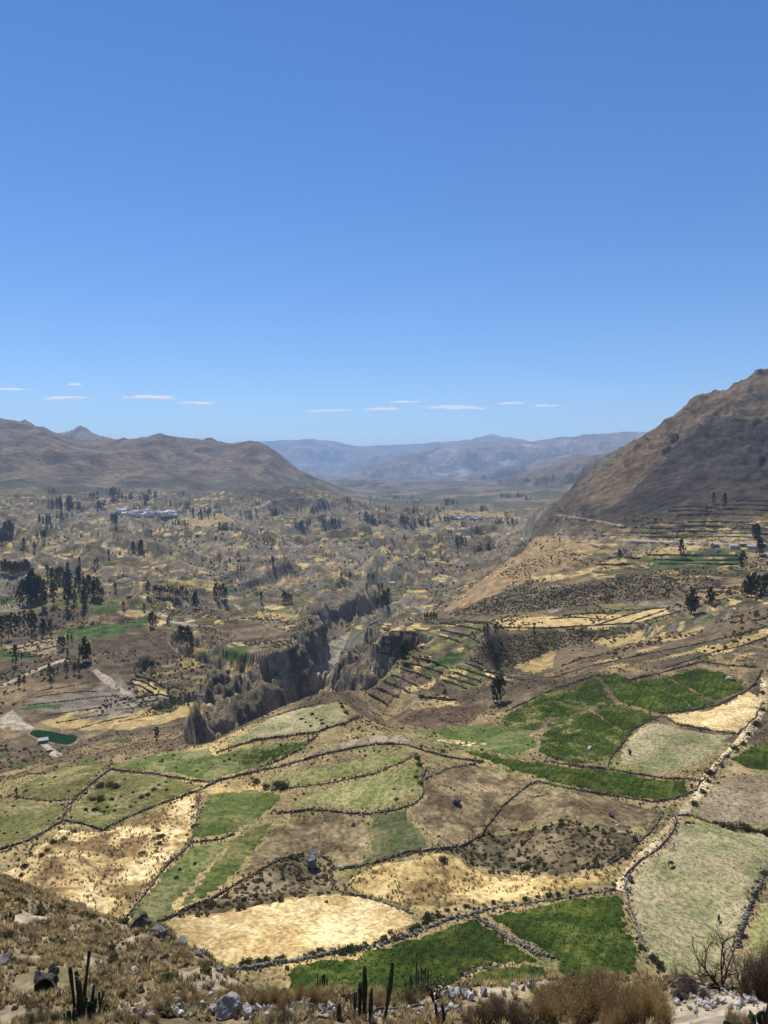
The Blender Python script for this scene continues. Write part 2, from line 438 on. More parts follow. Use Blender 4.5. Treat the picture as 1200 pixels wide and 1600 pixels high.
# ------------------------------------------------------------------ terrain colours (ground colours laid out on the land, shade added on terrace risers)
STRAW = np.array([0.58, 0.425, 0.20]); DRY = np.array([0.275, 0.205, 0.115]); BROWN = np.array([0.150, 0.112, 0.078]); DBROWN = np.array([0.098, 0.075, 0.056])
OLIVE = np.array([0.155, 0.145, 0.062]); GREEN = np.array([0.062, 0.105, 0.034]); GREY = np.array([0.205, 0.180, 0.150]); SCRUB = np.array([0.075, 0.068, 0.040])
ROCKD = np.array([0.150, 0.130, 0.110]); ROCKL = np.array([0.36, 0.325, 0.28]); BURNT = np.array([0.062, 0.053, 0.052]); PALE = np.array([0.45, 0.40, 0.33]); TAN = np.array([0.30, 0.205, 0.115])
XX = np.sin(TT) * RG; YY = np.cos(TT) * RG
PXV, PYV = project(np.stack([XX, YY, ZZ], -1))
FRONT = (np.abs(TT) < 0.62)
dZr = np.gradient(ZZ, axis=1) / np.gradient(RG, axis=1)
dZt = np.gradient(ZZ, axis=0) / (np.gradient(TT, axis=0) * RG)
SLOPE = np.hypot(dZr, dZt)

def lerp(C, c, m):
    return C * (1 - m[..., None]) + c * m[..., None]

C = np.zeros(ZZ.shape + (3,)) + BROWN
n1 = fbm(XX / 45, YY / 45, 4, 101); n2 = fbm(XX / 9, YY / 9, 3, 105); n3 = fbm(XX / 400, YY / 400, 4, 109); n4 = fbm(XX / 150, YY / 150, 4, 113)
C = lerp(C, DRY, sstep(-0.1, 0.5, n1 + 0.4 * n2)); C = lerp(C, DBROWN, sstep(0.1, 0.7, -n1 + 0.6 * n4))
# plots on the terraces of the valley floor
plotm = sstep(395, 440, RG) * (1 - sstep(3800, 5200, RG)) * (1 - sstep(-62, -45, ZZ)) * (1 - sstep(0.40, 0.6, SLOPE))
st = np.where(RG < 560, 1.7, np.where(RG < 700, 2.1, np.where(RG < 1200, 3.0, 4.5)))
lev = np.floor((ZZ + 0.8 * fbm(XX / 40, YY / 40, 2, 35)) / st + 0.30) * 3 + np.floor(1.5 + 1.5 * np.clip(fbm(XX / 26, YY / 90, 2, 37) * 1.6, -0.99, 0.99))
L = np.where(RG < 800, 30.0, np.where(RG < 1600, 46.0, 75.0))
al = np.floor((XX * 0.8 + YY * 0.35 + 22 * fbm(XX / 90, YY / 90, 2, 117)) / L + rnd(lev, lev * 0 + 3, 5) * 3)
al2 = np.floor((YY * 0.9 - XX * 0.3 + 20 * fbm(XX / 90, YY / 90, 2, 119)) / (L * 1.7))
h1 = rnd(lev, al * 7 + al2, 1); h2 = rnd(lev * 3 + 1, al * 5 + al2 * 11, 2)
reg = np.clip(0.5 + 0.9 * n3 + 0.35 * n4, 0, 1)
farp = sstep(700, 1300, RG)
h1 = h1 * (1 - 0.16 * farp * (h2 < 0.6))
pc = np.where((h1 < 0.32)[..., None], BROWN * 0.75, np.where((h1 < 0.44)[..., None], DRY, np.where((h1 < 0.60)[..., None], STRAW * 1.05, np.where((h1 < 0.78)[..., None], OLIVE, np.where((h1 < 0.88)[..., None], GREY, GREEN)))))
pc = pc * (0.8 + 0.4 * h2)[..., None]
pc = lerp(pc, np.array([0.165, 0.135, 0.092]), 0.15 * farp)
C = lerp(C, pc, plotm * sstep(0.18, 0.42, reg + 0.1 * n1) * 0.95)
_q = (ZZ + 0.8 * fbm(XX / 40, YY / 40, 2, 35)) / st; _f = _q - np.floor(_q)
C = lerp(C, np.array([0.105, 0.085, 0.062]), plotm * (1 - sstep(1600, 2600, RG)) * sstep(0.10, 0.22, SLOPE) * sstep(0.0, 0.12, fbm(XX / 170, YY / 170, 3, 33) + 0.16 + (RG < 560)) * 0.8)  # terrace risers: dark wall-stone tone that also paints in the steps' weak shading
# scrub speckle and paler tracks of earth
spk = sstep(0.34, 0.48, fbm(XX / 7 + 31, YY / 7, 2, 121)) * sstep(-0.35, 0.2, n4) * sstep(150, 200, RG) * (1 - sstep(1400, 2400, RG))
C = lerp(C, SCRUB, spk * 0.75)
spk2 = sstep(0.30, 0.45, fbm(XX / 26 + 31, YY / 26, 3, 125)) * sstep(1100, 1600, RG) * (1 - sstep(4200, 5500, RG)) * (1 - sstep(-40, 40, ZZ))
C = lerp(C, SCRUB * 0.8, spk2 * 0.7)
trk = sstep(0.05, 0.015, np.abs(fbm(XX / 210, YY / 210, 3, 127))) * sstep(600, 800, RG) * (1 - sstep(2600, 3600, RG)) * (1 - sstep(-70, -50, ZZ))
C = lerp(C, PALE * 0.9, trk * sstep(0.0, 0.3, n4 + 0.1) * 0.8)
# mountains
mt = sstep(-70, -30, ZZ) * sstep(1000, 1250, RG)
mc = BROWN * 1.02 + 0 * C
mc = lerp(mc, np.array([0.20, 0.145, 0.100]), sstep(0.0, 0.6, fbm(XX / 330, YY / 330, 5, 131)))
mc = lerp(mc, DBROWN * 0.95, sstep(0.05, 0.5, fbm(XX / 120, YY / 120, 4, 135) + 0.3 * n4))
mc = lerp(mc, np.array([0.17, 0.155, 0.085]), sstep(120, 330, ZZ) * sstep(0.35, 0.1, SLOPE) * sstep(2500, 3500, RG) * 0.8)
wx_ = XX + 40 * fbm(XX / 260, YY / 260, 2, 91); wy_ = YY + 40 * fbm(XX / 260 + 9, YY / 260, 2, 95)
rib = sstep(0.25, 0.60, ridged((wx_ - 0.6 * wy_) / 190, (wy_ + 0.6 * wx_) / 620, 4, 47)) * (1 - sstep(2600, 3200, RG))
C = lerp(C, mc, mt)
# bare rock where it is steep
rk = lerp(np.zeros_like(C) + ROCKD, ROCKL * np.array([0.95, 0.85, 0.72]), sstep(0.05, 0.4, fbm(XX / 30, YY / 30, 4, 139) + 0.35 * n4) * (1 - mt))
rk = lerp(rk, ROCKD * 0.62, mt * (1 - sstep(2600, 3200, RG)))
C = lerp(C, rk, sstep(0.62, 0.95, SLOPE) * sstep(300, 420, RG) * (1 - sstep(1500, 2200, RG) * 0.4))
bad = sstep(0.28, 0.5, SLOPE) * sstep(800, 1000, RG) * (1 - sstep(2500, 3000, RG)) * (1 - sstep(-75, -55, ZZ)) * sstep(0.0, 0.3, n3 + 0.25)
C = lerp(C, np.array([0.30, 0.255, 0.21]), bad * 0.65)
vf = sstep(2800, 3600, RG) * (1 - sstep(-40, 40, ZZ)) * FRONT
C = lerp(C, lerp(np.array([0.085, 0.080, 0.055]) + 0 * C, np.array([0.19, 0.155, 0.11]), sstep(0.0, 0.4, fbm(XX / 260, YY / 420, 4, 171))), vf * 0.85)
# far ranges
fr = sstep(6200, 8000, RG) * (1 - 0.8 * vf)
fc = np.array([0.20, 0.155, 0.125]) + 0 * C
fn = fbm(XX / 900, YY / 900, 5, 143)
fc = lerp(fc, np.array([0.115, 0.092, 0.080]), sstep(-0.1, 0.4, fn)); fc = lerp(fc, np.array([0.30, 0.26, 0.23]), sstep(0.36, 0.55, fbm(XX / 700 + 5, YY / 700, 5, 147)) * 0.8)
C = lerp(C, fc, fr)
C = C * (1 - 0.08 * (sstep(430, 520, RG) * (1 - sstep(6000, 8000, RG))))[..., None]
# river gravel
dR, rzR, btR = river_dist(XX, YY)
C = lerp(C, np.array([0.15, 0.13, 0.11]), sstep(11, 5, dR + 8 * n1) * sstep(560, 640, RG) * (1 - sstep(1300, 1600, RG)))

WX = PXV + 9 * fbm(XX / (0.02 * RG + 1), YY / (0.02 * RG + 1), 3, 151) * np.clip(300 / RG, 0.25, 1); WY = PYV + 5 * fbm(XX / (0.02 * RG + 1) + 40, YY / (0.02 * RG + 1), 3, 153) * np.clip(300 / RG, 0.25, 1)
def paint(poly, c, r0, r1, a=0.9, var=0.25):
    global C
    xs = [p[0] for p in poly]; ys = [p[1] for p in poly]
    m = FRONT & (RG > r0) & (RG < r1) & (WX > min(xs)) & (WX < max(xs)) & (WY > min(ys)) & (WY < max(ys))
    idx = np.nonzero(m)
    if len(idx[0]) == 0: return
    k = inpoly(WX[idx], WY[idx], poly)
    idx = (idx[0][k], idx[1][k])
    v = (1 + var * np.clip(n2[idx], -1, 1))[:, None]
    C[idx] = C[idx] * (1 - a) + np.asarray(c) * v * a

paint([(335, 758), (380, 760), (460, 768), (490, 790), (440, 786), (370, 772), (335, 766)], ROCKD * 0.6, 2500, 5000, 0.85)
# right mountain: burnt slope, tan shoulder, terraces at its foot
paint([(1205, 660), (1120, 650), (1060, 690), (1030, 730), (960, 790), (905, 815), (960, 822), (1040, 815), (1205, 800), (1400, 790), (1400, 650)], BURNT * 0.85, 1000, 2600, 0.92, 0.3)
paint([(800, 870), (838, 815), (880, 770), (905, 745), (930, 760), (890, 800), (850, 840), (815, 875)], np.array([0.085, 0.068, 0.052]), 1000, 2300, 0.8, 0.5)
paint([(1205, 780), (1080, 795), (900, 805), (880, 830), (1000, 835), (1205, 825)], np.array([0.10, 0.078, 0.055]), 850, 1300, 0.6, 0.5)
paint([(1205, 575), (1100, 600), (1040, 645), (985, 690), (930, 740), (905, 790), (955, 775), (1020, 720), (1070, 660), (1120, 640), (1205, 640)], np.array([0.145, 0.102, 0.068]), 1200, 2700, 0.75, 0.5)
paint([(1205, 625), (1150, 635), (1095, 655), (1130, 640), (1205, 600)], ROCKD * 0.7, 1200, 2700, 0.8, 0.5)
paint([(905, 745), (960, 700), (985, 700), (940, 740), (905, 770)], ROCKD * 0.8, 1200, 2700, 0.8, 0.5)
paint([(688, 956), (760, 900), (838, 838), (930, 842), (938, 860), (880, 890), (800, 918), (740, 946)], TAN * 1.15, 640, 1400, 0.85, 0.4)
paint([(905, 860), (925, 846), (940, 852), (925, 868)], STRAW * 0.8, 700, 1400, 0.8)
paint([(700, 960), (760, 935), (900, 910), (1000, 895), (1060, 905), (1050, 935), (960, 945), (880, 950), (800, 958), (740, 972)], np.array([0.135, 0.105, 0.070]), 600, 900, 0.85, 0.6)
paint([(740, 1020), (780, 985), (870, 985), (960, 985), (1000, 992), (880, 1010), (800, 1045), (760, 1050)], SCRUB * 1.15, 430, 640, 0.85, 0.5)
for poly, c in (
    ([(770, 968), (880, 962), (960, 958), (990, 968), (940, 975), (850, 980), (780, 978)], STRAW * 0.95), ([(870, 960), (930, 948), (1010, 945), (1030, 952), (960, 960)], OLIVE),
    ([(955, 972), (1000, 955), (1040, 950), (1045, 958), (1000, 972)], STRAW * 0.95), ([(1000, 940), (1050, 945), (1075, 955), (1045, 950), (1010, 948)], GREY), ([(960, 978), (1020, 968), (1060, 962), (1040, 975)], OLIVE * 0.9),
    ([(800, 1040), (900, 1005), (1000, 985), (1005, 1000), (900, 1035), (830, 1052)], STRAW * 0.72), ([(1060, 1020), (1100, 1012), (1200, 985), (1200, 995), (1120, 1022)], STRAW * 0.85), ([(880, 985), (950, 1012), (1080, 985), (1200, 945), (1200, 975), (1080, 1005), (960, 1040), (860, 1060)], BROWN * 1.1),
    ([(1000, 868), (1075, 858), (1160, 862), (1160, 888), (1080, 890), (1010, 886)], GREEN * 0.95), ([(940, 878), (1000, 862), (1010, 870), (950, 895)], OLIVE), ([(975, 872), (1040, 855), (1105, 852), (1100, 862), (1010, 875)], STRAW * 0.7),
    ([(815, 905), (900, 893), (935, 886), (930, 894), (850, 910)], STRAW * 0.9), ([(930, 880), (985, 868), (975, 880), (935, 890)], STRAW * 0.85), ([(1080, 930), (1120, 915), (1160, 912), (1155, 930), (1110, 938)], TAN), ([(985, 845), (1060, 838), (1190, 845), (1190, 853), (1060, 852)], STRAW * 0.7)):
    paint(poly, c, 400, 1100)
C = lerp(C, ROCKD * 0.55, rib * mt * sstep(-0.1, 0.45, fbm(XX / 40, YY / 40, 3, 175) + 0.2) * 0.85)
# terraces of the middle slope
paint([(672, 1040), (700, 1018), (722, 1022), (712, 1045), (690, 1052)], GREEN * 0.95, 400, 640); paint([(690, 1075), (720, 1035), (755, 1048), (762, 1062), (730, 1080)], OLIVE * 1.05, 400, 640)
paint([(610, 1118), (690, 1105), (770, 1100), (735, 1130), (640, 1140)], np.array([0.125, 0.085, 0.062]), 330, 480, 0.9); paint([(655, 1095), (700, 1088), (715, 1100), (690, 1106)], STRAW * 0.9, 330, 480)
for k in range(7):
    x = 628 + 15 * k; y = 1081 - 5 * k; w = 9 + 5 * ((k * 7) % 3)
    paint([(x, y), (x + w * 0.6, y - 9), (x + w + 3, y - 7), (x + w, y + 2), (x + 5, y + 4)], STRAW * (0.8 + 0.05 * (k % 4)), 380, 520, 0.85)
for k in range(9):
    x = 590 + 13 * k; y = 985 + (k % 3) * 7
    paint([(x, y), (x + 14, y - 2), (x + 20, y + 1), (x + 4, y + 3)], STRAW * 0.85, 450, 800)
paint([(585, 1060), (640, 1025), (700, 1000), (740, 985), (745, 990), (650, 1030), (590, 1066)], OLIVE * 1.3, 400, 640)
# left bank fields
for poly, c in (
    ([(0, 1120), (60, 1090), (180, 1080), (210, 1095), (160, 1120), (60, 1110)], GREY), ([(60, 1130), (120, 1112), (240, 1092), (330, 1100), (300, 1120), (200, 1140), (100, 1140)], STRAW * 0.8), ([(110, 1120), (190, 1098), (260, 1085), (270, 1095), (160, 1125)], GREY),
    ([(30, 1105), (95, 1100), (95, 1106), (40, 1110)], GREEN), ([(0, 1120), (20, 1110), (50, 1135), (30, 1142), (0, 1130)], PALE), ([(140, 1078), (180, 1052), (215, 1088), (200, 1092)], GREY * 0.95),
    ([(0, 1060), (0, 1040), (60, 1025), (95, 1020), (85, 1035), (40, 1052)], BROWN * 0.85), ([(140, 1045), (145, 990), (190, 985), (235, 1000), (250, 1025), (240, 1045), (190, 1052)], np.array([0.135, 0.105, 0.075])),
    ([(90, 1000), (85, 985), (150, 975), (200, 975), (195, 990), (140, 998), (115, 1000)], GREEN * 1.05), ([(0, 1030), (0, 1015), (30, 1018), (65, 1022), (60, 1028), (20, 1032)], GREEN), ([(10, 1010), (80, 992), (110, 990), (95, 1010), (60, 1022), (20, 1018)], np.array([0.33, 0.25, 0.16])),
    ([(140, 955), (150, 942), (185, 940), (180, 955), (150, 962)], GREEN), ([(0, 945), (0, 932), (20, 930), (18, 942)], GREEN * 0.9), ([(20, 935), (30, 905), (80, 900), (140, 915), (165, 935), (120, 950), (60, 950)], OLIVE * 0.9), ([(175, 958), (200, 952), (240, 955), (215, 966)], STRAW * 0.8), ([(190, 975), (230, 962), (232, 972), (215, 980)], GREEN),
    ([(235, 1103), (240, 1105), (280, 1106), (275, 1112), (240, 1114)], GREEN * 0.8), ([(175, 1158), (200, 1152), (205, 1158), (190, 1164)], GREEN * 0.8), ([(10, 1180), (40, 1172), (70, 1178), (75, 1185), (40, 1195)], BROWN * 0.8), ([(0, 1175), (30, 1195), (60, 1190), (60, 1196), (20, 1204)], GREEN),
    ([(200, 1060), (240, 1068), (262, 1088), (245, 1088), (215, 1075)], STRAW * 0.85), ([(275, 1030), (300, 1010), (330, 1005), (320, 1040), (290, 1045)], STRAW * 0.6), ([(330, 1020), (380, 1010), (400, 1030), (360, 1035)], GREEN * 1.1), ([(355, 1035), (395, 1035), (385, 1048), (362, 1048)], STRAW * 0.85),
    ([(245, 905), (300, 908), (345, 915), (340, 925), (280, 918)], STRAW * 0.65), ([(275, 918), (308, 915), (300, 922), (280, 923)], STRAW * 1.0), ([(400, 955), (470, 960), (450, 966), (400, 966)], STRAW * 0.75), ([(255, 1000), (330, 985), (440, 975), (450, 990), (380, 1000), (300, 1005)], np.array([0.20, 0.15, 0.105])),
    ([(520, 1000), (548, 985), (520, 1050), (500, 1070), (470, 1085), (490, 1040)], ROCKL * 0.8), ([(300, 845), (380, 850), (378, 872), (330, 872), (300, 862)], np.array([0.30, 0.235, 0.18])), ([(480, 905), (500, 905), (500, 925), (470, 930)], ROCKL * 0.6), ([(265, 812), (345, 803), (365, 812), (300, 822), (265, 820)], STRAW * 0.72),
    ([(815, 830), (828, 795), (838, 795), (832, 830), (822, 850)], ROCKL * 0.45), ([(662, 820), (700, 798), (805, 802), (800, 808), (720, 805)], STRAW * 0.6)):
    paint(poly, c, 390, 4000)
for k in range(260):     # small plots on the floor of the valley
    y = 826 + rng.random() ** 1.2 * 110; x = rng.random() * 690; w = (7 + rng.random() * 18) * (0.5 + (y - 826) / 110)
    paint([(x, y), (x + w, y - 1.5), (x + w + 4, y + 1.5), (x + 3, y + 3.2)], [STRAW * 0.95, OLIVE, GREEN * 0.9, STRAW * 0.8, STRAW * 0.9][k % 5], 900, 2600, 0.85)
for k in range(120):    # stacked strips on the benches below the mountain
    y = 812 + rng.random() * 92; x = 925 + rng.random() * 280 - (y - 812) * 0.6; w = 12 + rng.random() * 36
    paint([(x, y), (x + w, y - 1.2), (x + w + 5, y + 0.8), (x + 4, y + 2.4)], [STRAW * 0.9, OLIVE * 0.9, STRAW * 0.75, TAN, BROWN * 0.7, GREEN * 0.8][k % 6], 640, 1150, 0.85)
for k in range(26):
    y = 985 + rng.random() * 55; x = 880 + rng.random() * 300 + (1040 - y) * 1.2; w = 14 + rng.random() * 40
    paint([(x, y), (x + w, y - w * 0.22), (x + w + 6, y - w * 0.22 + 3), (x + 6, y + 4)], [STRAW * 0.8, BROWN * 0.7, TAN][k % 3], 380, 520, 0.7)
# foreground bench and spur
fg = 1 - sstep(80, 120, RG)
gc = np.array([0.25, 0.198, 0.132]) + 0 * C
gc = lerp(gc, np.array([0.33, 0.28, 0.215]), sstep(-0.1, 0.5, fbm(XX / 2.5, YY / 2.5, 4, 161))); gc = lerp(gc, np.array([0.20, 0.155, 0.09]), sstep(0.0, 0.5, fbm(XX / 5, YY / 5, 4, 165)))
C = lerp(C, gc, fg)
paint([(1040, 1610), (1060, 1570), (1130, 1555), (1210, 1560), (1300, 1650), (1000, 1650)], np.array([0.42, 0.36, 0.29]), 10, 40, 0.9, 0.2)
near_dry = sstep(100, 150, RG) * (1 - sstep(430, 470, RG))
nd = lerp(np.array([0.30, 0.235, 0.125]) + 0 * C, np.array([0.21, 0.195, 0.085]), sstep(-0.2, 0.4, n1)); nd = lerp(nd, STRAW * 0.9, sstep(0.15, 0.5, n4)); nd = lerp(nd, DRY, sstep(0.0, 0.6, n2) * 0.7)
painted_keep = (RG > 330)
C = np.where(painted_keep[..., None], C, lerp(C, nd, near_dry))
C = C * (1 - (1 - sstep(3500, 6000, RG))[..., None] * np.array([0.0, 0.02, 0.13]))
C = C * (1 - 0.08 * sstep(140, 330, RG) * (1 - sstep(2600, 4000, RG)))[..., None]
C = np.clip(C, 0.01, 0.9)

# ------------------------------------------------------------------ terrain meshes
ground_mat, gnt, gb = new_mat('ground_earth', 0.97, 0.06)
ga = gnt.nodes.new('ShaderNodeAttribute'); ga.attribute_name = 'Col'
gn1 = add_noise(gnt, 0.9, 6); gn2 = add_noise(gnt, 0.11, 6)
f1 = ramp(gnt, gn1.outputs['Fac'], [(0.37, 0.60), (0.63, 1.40)]); f2 = ramp(gnt, gn2.outputs['Fac'], [(0.37, 0.72), (0.63, 1.28)])
gc1 = mixc(gnt, ga.outputs['Color'], f1, 1.0, 'MULTIPLY'); gc2 = mixc(gnt, gc1, f2, 1.0, 'MULTIPLY')
gnt.links.new(gc2, gb.inputs['Base Color'])
gn3 = add_noise(gnt, 0.22, 9, rough=0.68)
bsum = gnt.nodes.new('ShaderNodeMath'); bsum.operation = 'MULTIPLY_ADD'; bsum.inputs[1].default_value = 5.0
gnt.links.new(gn3.outputs['Fac'], bsum.inputs[0]); gnt.links.new(gn1.outputs['Fac'], bsum.inputs[2])
bump(gnt, gb, bsum.outputs[0], 0.55, 0.45)
far_mat, fnt, fb = new_mat('mountain_slopes', 0.97, 0.05)
fa = fnt.nodes.new('ShaderNodeAttribute'); fa.attribute_name = 'Col'
fn1 = add_noise(fnt, 0.05, 11, rough=0.66); fn2 = add_noise(fnt, 0.008, 7)
g1 = ramp(fnt, fn1.outputs['Fac'], [(0.37, 0.60), (0.63, 1.40)]); g2 = ramp(fnt, fn2.outputs['Fac'], [(0.37, 0.72), (0.63, 1.28)])
fnt.links.new(mixc(fnt, mixc(fnt, fa.outputs['Color'], g1, 1.0, 'MULTIPLY'), g2, 1.0, 'MULTIPLY'), fb.inputs['Base Color'])
bump(fnt, fb, fn1.outputs['Fac'], 1.0, 8.0)

nT, nR = ZZ.shape
VIDX = np.arange(nT * nR).reshape(nT, nR)
Q = np.stack([VIDX[:-1, :-1], VIDX[1:, :-1], VIDX[1:, 1:], VIDX[:-1, 1:]], -1)
tc_ = (TT[:-1, :-1] + TT[1:, :-1]) / 2; rc_ = (RG[:-1, :-1] + RG[:-1, 1:]) / 2; zc_ = (ZZ[:-1, :-1] + ZZ[1:, 1:]) / 2
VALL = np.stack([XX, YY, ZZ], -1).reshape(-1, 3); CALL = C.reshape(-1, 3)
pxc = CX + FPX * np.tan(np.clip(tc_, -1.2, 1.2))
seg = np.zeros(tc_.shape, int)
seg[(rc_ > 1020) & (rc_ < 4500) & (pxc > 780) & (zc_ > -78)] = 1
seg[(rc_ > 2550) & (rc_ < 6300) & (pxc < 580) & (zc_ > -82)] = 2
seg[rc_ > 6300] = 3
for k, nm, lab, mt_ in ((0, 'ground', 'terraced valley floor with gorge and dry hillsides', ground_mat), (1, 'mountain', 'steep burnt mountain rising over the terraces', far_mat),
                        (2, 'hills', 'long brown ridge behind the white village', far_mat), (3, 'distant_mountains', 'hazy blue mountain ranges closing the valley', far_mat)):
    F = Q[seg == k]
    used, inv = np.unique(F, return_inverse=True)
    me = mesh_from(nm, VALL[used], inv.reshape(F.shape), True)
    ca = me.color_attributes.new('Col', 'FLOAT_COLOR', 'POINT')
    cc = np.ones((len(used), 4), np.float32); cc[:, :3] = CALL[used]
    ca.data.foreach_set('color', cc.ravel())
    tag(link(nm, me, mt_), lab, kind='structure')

# ------------------------------------------------------------------ fields laid on the near land
def spline(P, step):
    P = np.asarray(P, float)
    out = []
    n = len(P)
    for i in range(n - 1):
        p0 = P[max(i - 1, 0)]; p1 = P[i]; p2 = P[i + 1]; p3 = P[min(i + 2, n - 1)]
        m = max(2, int(np.linalg.norm(p2 - p1) / step))
        t = (np.arange(m) / m)[:, None]
        a = 0.5 * ((2 * p1) + (-p0 + p2) * t + (2 * p0 - 5 * p1 + 4 * p2 - p3) * t ** 2 + (-p0 + 3 * p1 - 3 * p2 + p3) * t ** 3)
        out.append(a)
    out.append(P[-1:])
    return np.concatenate(out)

def field_mat(name, c1, c2, c3, scale=0.10, fine=0.55, streak=None):
    m, nt, b = new_mat(name, 0.97, 0.05)
    n = add_noise(nt, scale, 6, rough=0.62, dist=0.6)
    c = ramp(nt, n.outputs['Fac'], [(0.41, c1), (0.5, c2), (0.59, c3)])
    n2 = add_noise(nt, fine, 6, rough=0.7)
    c = mixc(nt, c, ramp(nt, n2.outputs['Fac'], [(0.38, 0.55), (0.5, 1.0), (0.62, 1.42)]), 1.0, 'MULTIPLY')
    n3 = add_noise(nt, 0.028, 4, rough=0.5)
    c = mixc(nt, c, ramp(nt, n3.outputs['Fac'], [(0.32, 0.74), (0.68, 1.24)]), 1.0, 'MULTIPLY')
    if streak:
        tc = nt.nodes['TC']; mp = nt.nodes.new('ShaderNodeMapping'); mp.inputs['Rotation'].default_value[2] = streak[0]
        nt.links.new(tc.outputs['Object'], mp.inputs['Vector'])
        w = nt.nodes.new('ShaderNodeTexWave'); w.inputs['Scale'].default_value = streak[1]; w.inputs['Distortion'].default_value = 2.5; w.inputs['Detail'].default_value = 3
        w.inputs['Detail Scale'].default_value = 0.6
        nt.links.new(mp.outputs[0], w.inputs['Vector'])
        c = mixc(nt, c, ramp(nt, w.outputs['Fac'], [(0.0, 1 - streak[2]), (1.0, 1 + streak[2])]), 1.0, 'MULTIPLY')
    nt.links.new(c, b.inputs['Base Color'])
    bump(nt, b, n2.outputs['Fac'], 0.45, 0.25)
    return m

FM = {
    'alfalfa': field_mat('alfalfa_green', (0.030, 0.050, 0.008), (0.042, 0.066, 0.010), (0.085, 0.098, 0.020), 0.11, 0.9, (0.5, 0.12, 0.14)),
    'alfalfa2': field_mat('alfalfa_patchy', (0.036, 0.056, 0.010), (0.058, 0.080, 0.016), (0.200, 0.175, 0.070), 0.07, 0.7),
    'green': field_mat('pasture_green', (0.085, 0.118, 0.030), (0.118, 0.140, 0.042), (0.200, 0.190, 0.075), 0.06, 0.6),
    'pasture': field_mat('pasture_yellow_green', (0.165, 0.180, 0.058), (0.225, 0.222, 0.082), (0.300, 0.262, 0.115), 0.05, 0.7),
    'palepasture': field_mat('pasture_pale', (0.200, 0.200, 0.090), (0.285, 0.255, 0.130), (0.345, 0.290, 0.165), 0.06, 0.8),
    'olive': field_mat('pasture_olive', (0.115, 0.112, 0.036), (0.165, 0.155, 0.056), (0.270, 0.222, 0.100), 0.07, 0.6),
    'darkolive': field_mat('crop_dark_olive', (0.075, 0.088, 0.034), (0.098, 0.104, 0.044), (0.135, 0.125, 0.060), 0.10, 0.8),
    'straw': field_mat('straw_stubble', (0.420, 0.290, 0.120), (0.560, 0.415, 0.195), (0.640, 0.490, 0.250), 0.07, 0.8, (0.2, 0.6, 0.05)),
    'strawslope': field_mat('straw_slope', (0.200, 0.130, 0.060), (0.470, 0.330, 0.140), (0.660, 0.505, 0.250), 0.085, 0.5),
    'strawrough': field_mat('straw_rough', (0.210, 0.145, 0.058), (0.420, 0.295, 0.115), (0.560, 0.415, 0.180), 0.08, 0.5),
    'brown': field_mat('fallow_brown', (0.115, 0.084, 0.045), (0.182, 0.135, 0.072), (0.285, 0.215, 0.115), 0.11, 0.6),
    'scrub': field_mat('scrub_brown', (0.085, 0.072, 0.038), (0.130, 0.103, 0.060), (0.230, 0.175, 0.098), 0.10, 0.45),
    'plowed': field_mat('plowed_grey', (0.200, 0.152, 0.092), (0.240, 0.186, 0.114), (0.305, 0.240, 0.150), 0.06, 0.8, (1.1, 0.5, 0.08)),
    'strip': field_mat('crest_grey_brown', (0.185, 0.142, 0.090), (0.235, 0.185, 0.120), (0.310, 0.250, 0.165), 0.10, 0.6),
    'green2': field_mat('pasture_mid_green', (0.070, 0.092, 0.022), (0.100, 0.116, 0.032), (0.170, 0.160, 0.058), 0.06, 0.6),
}
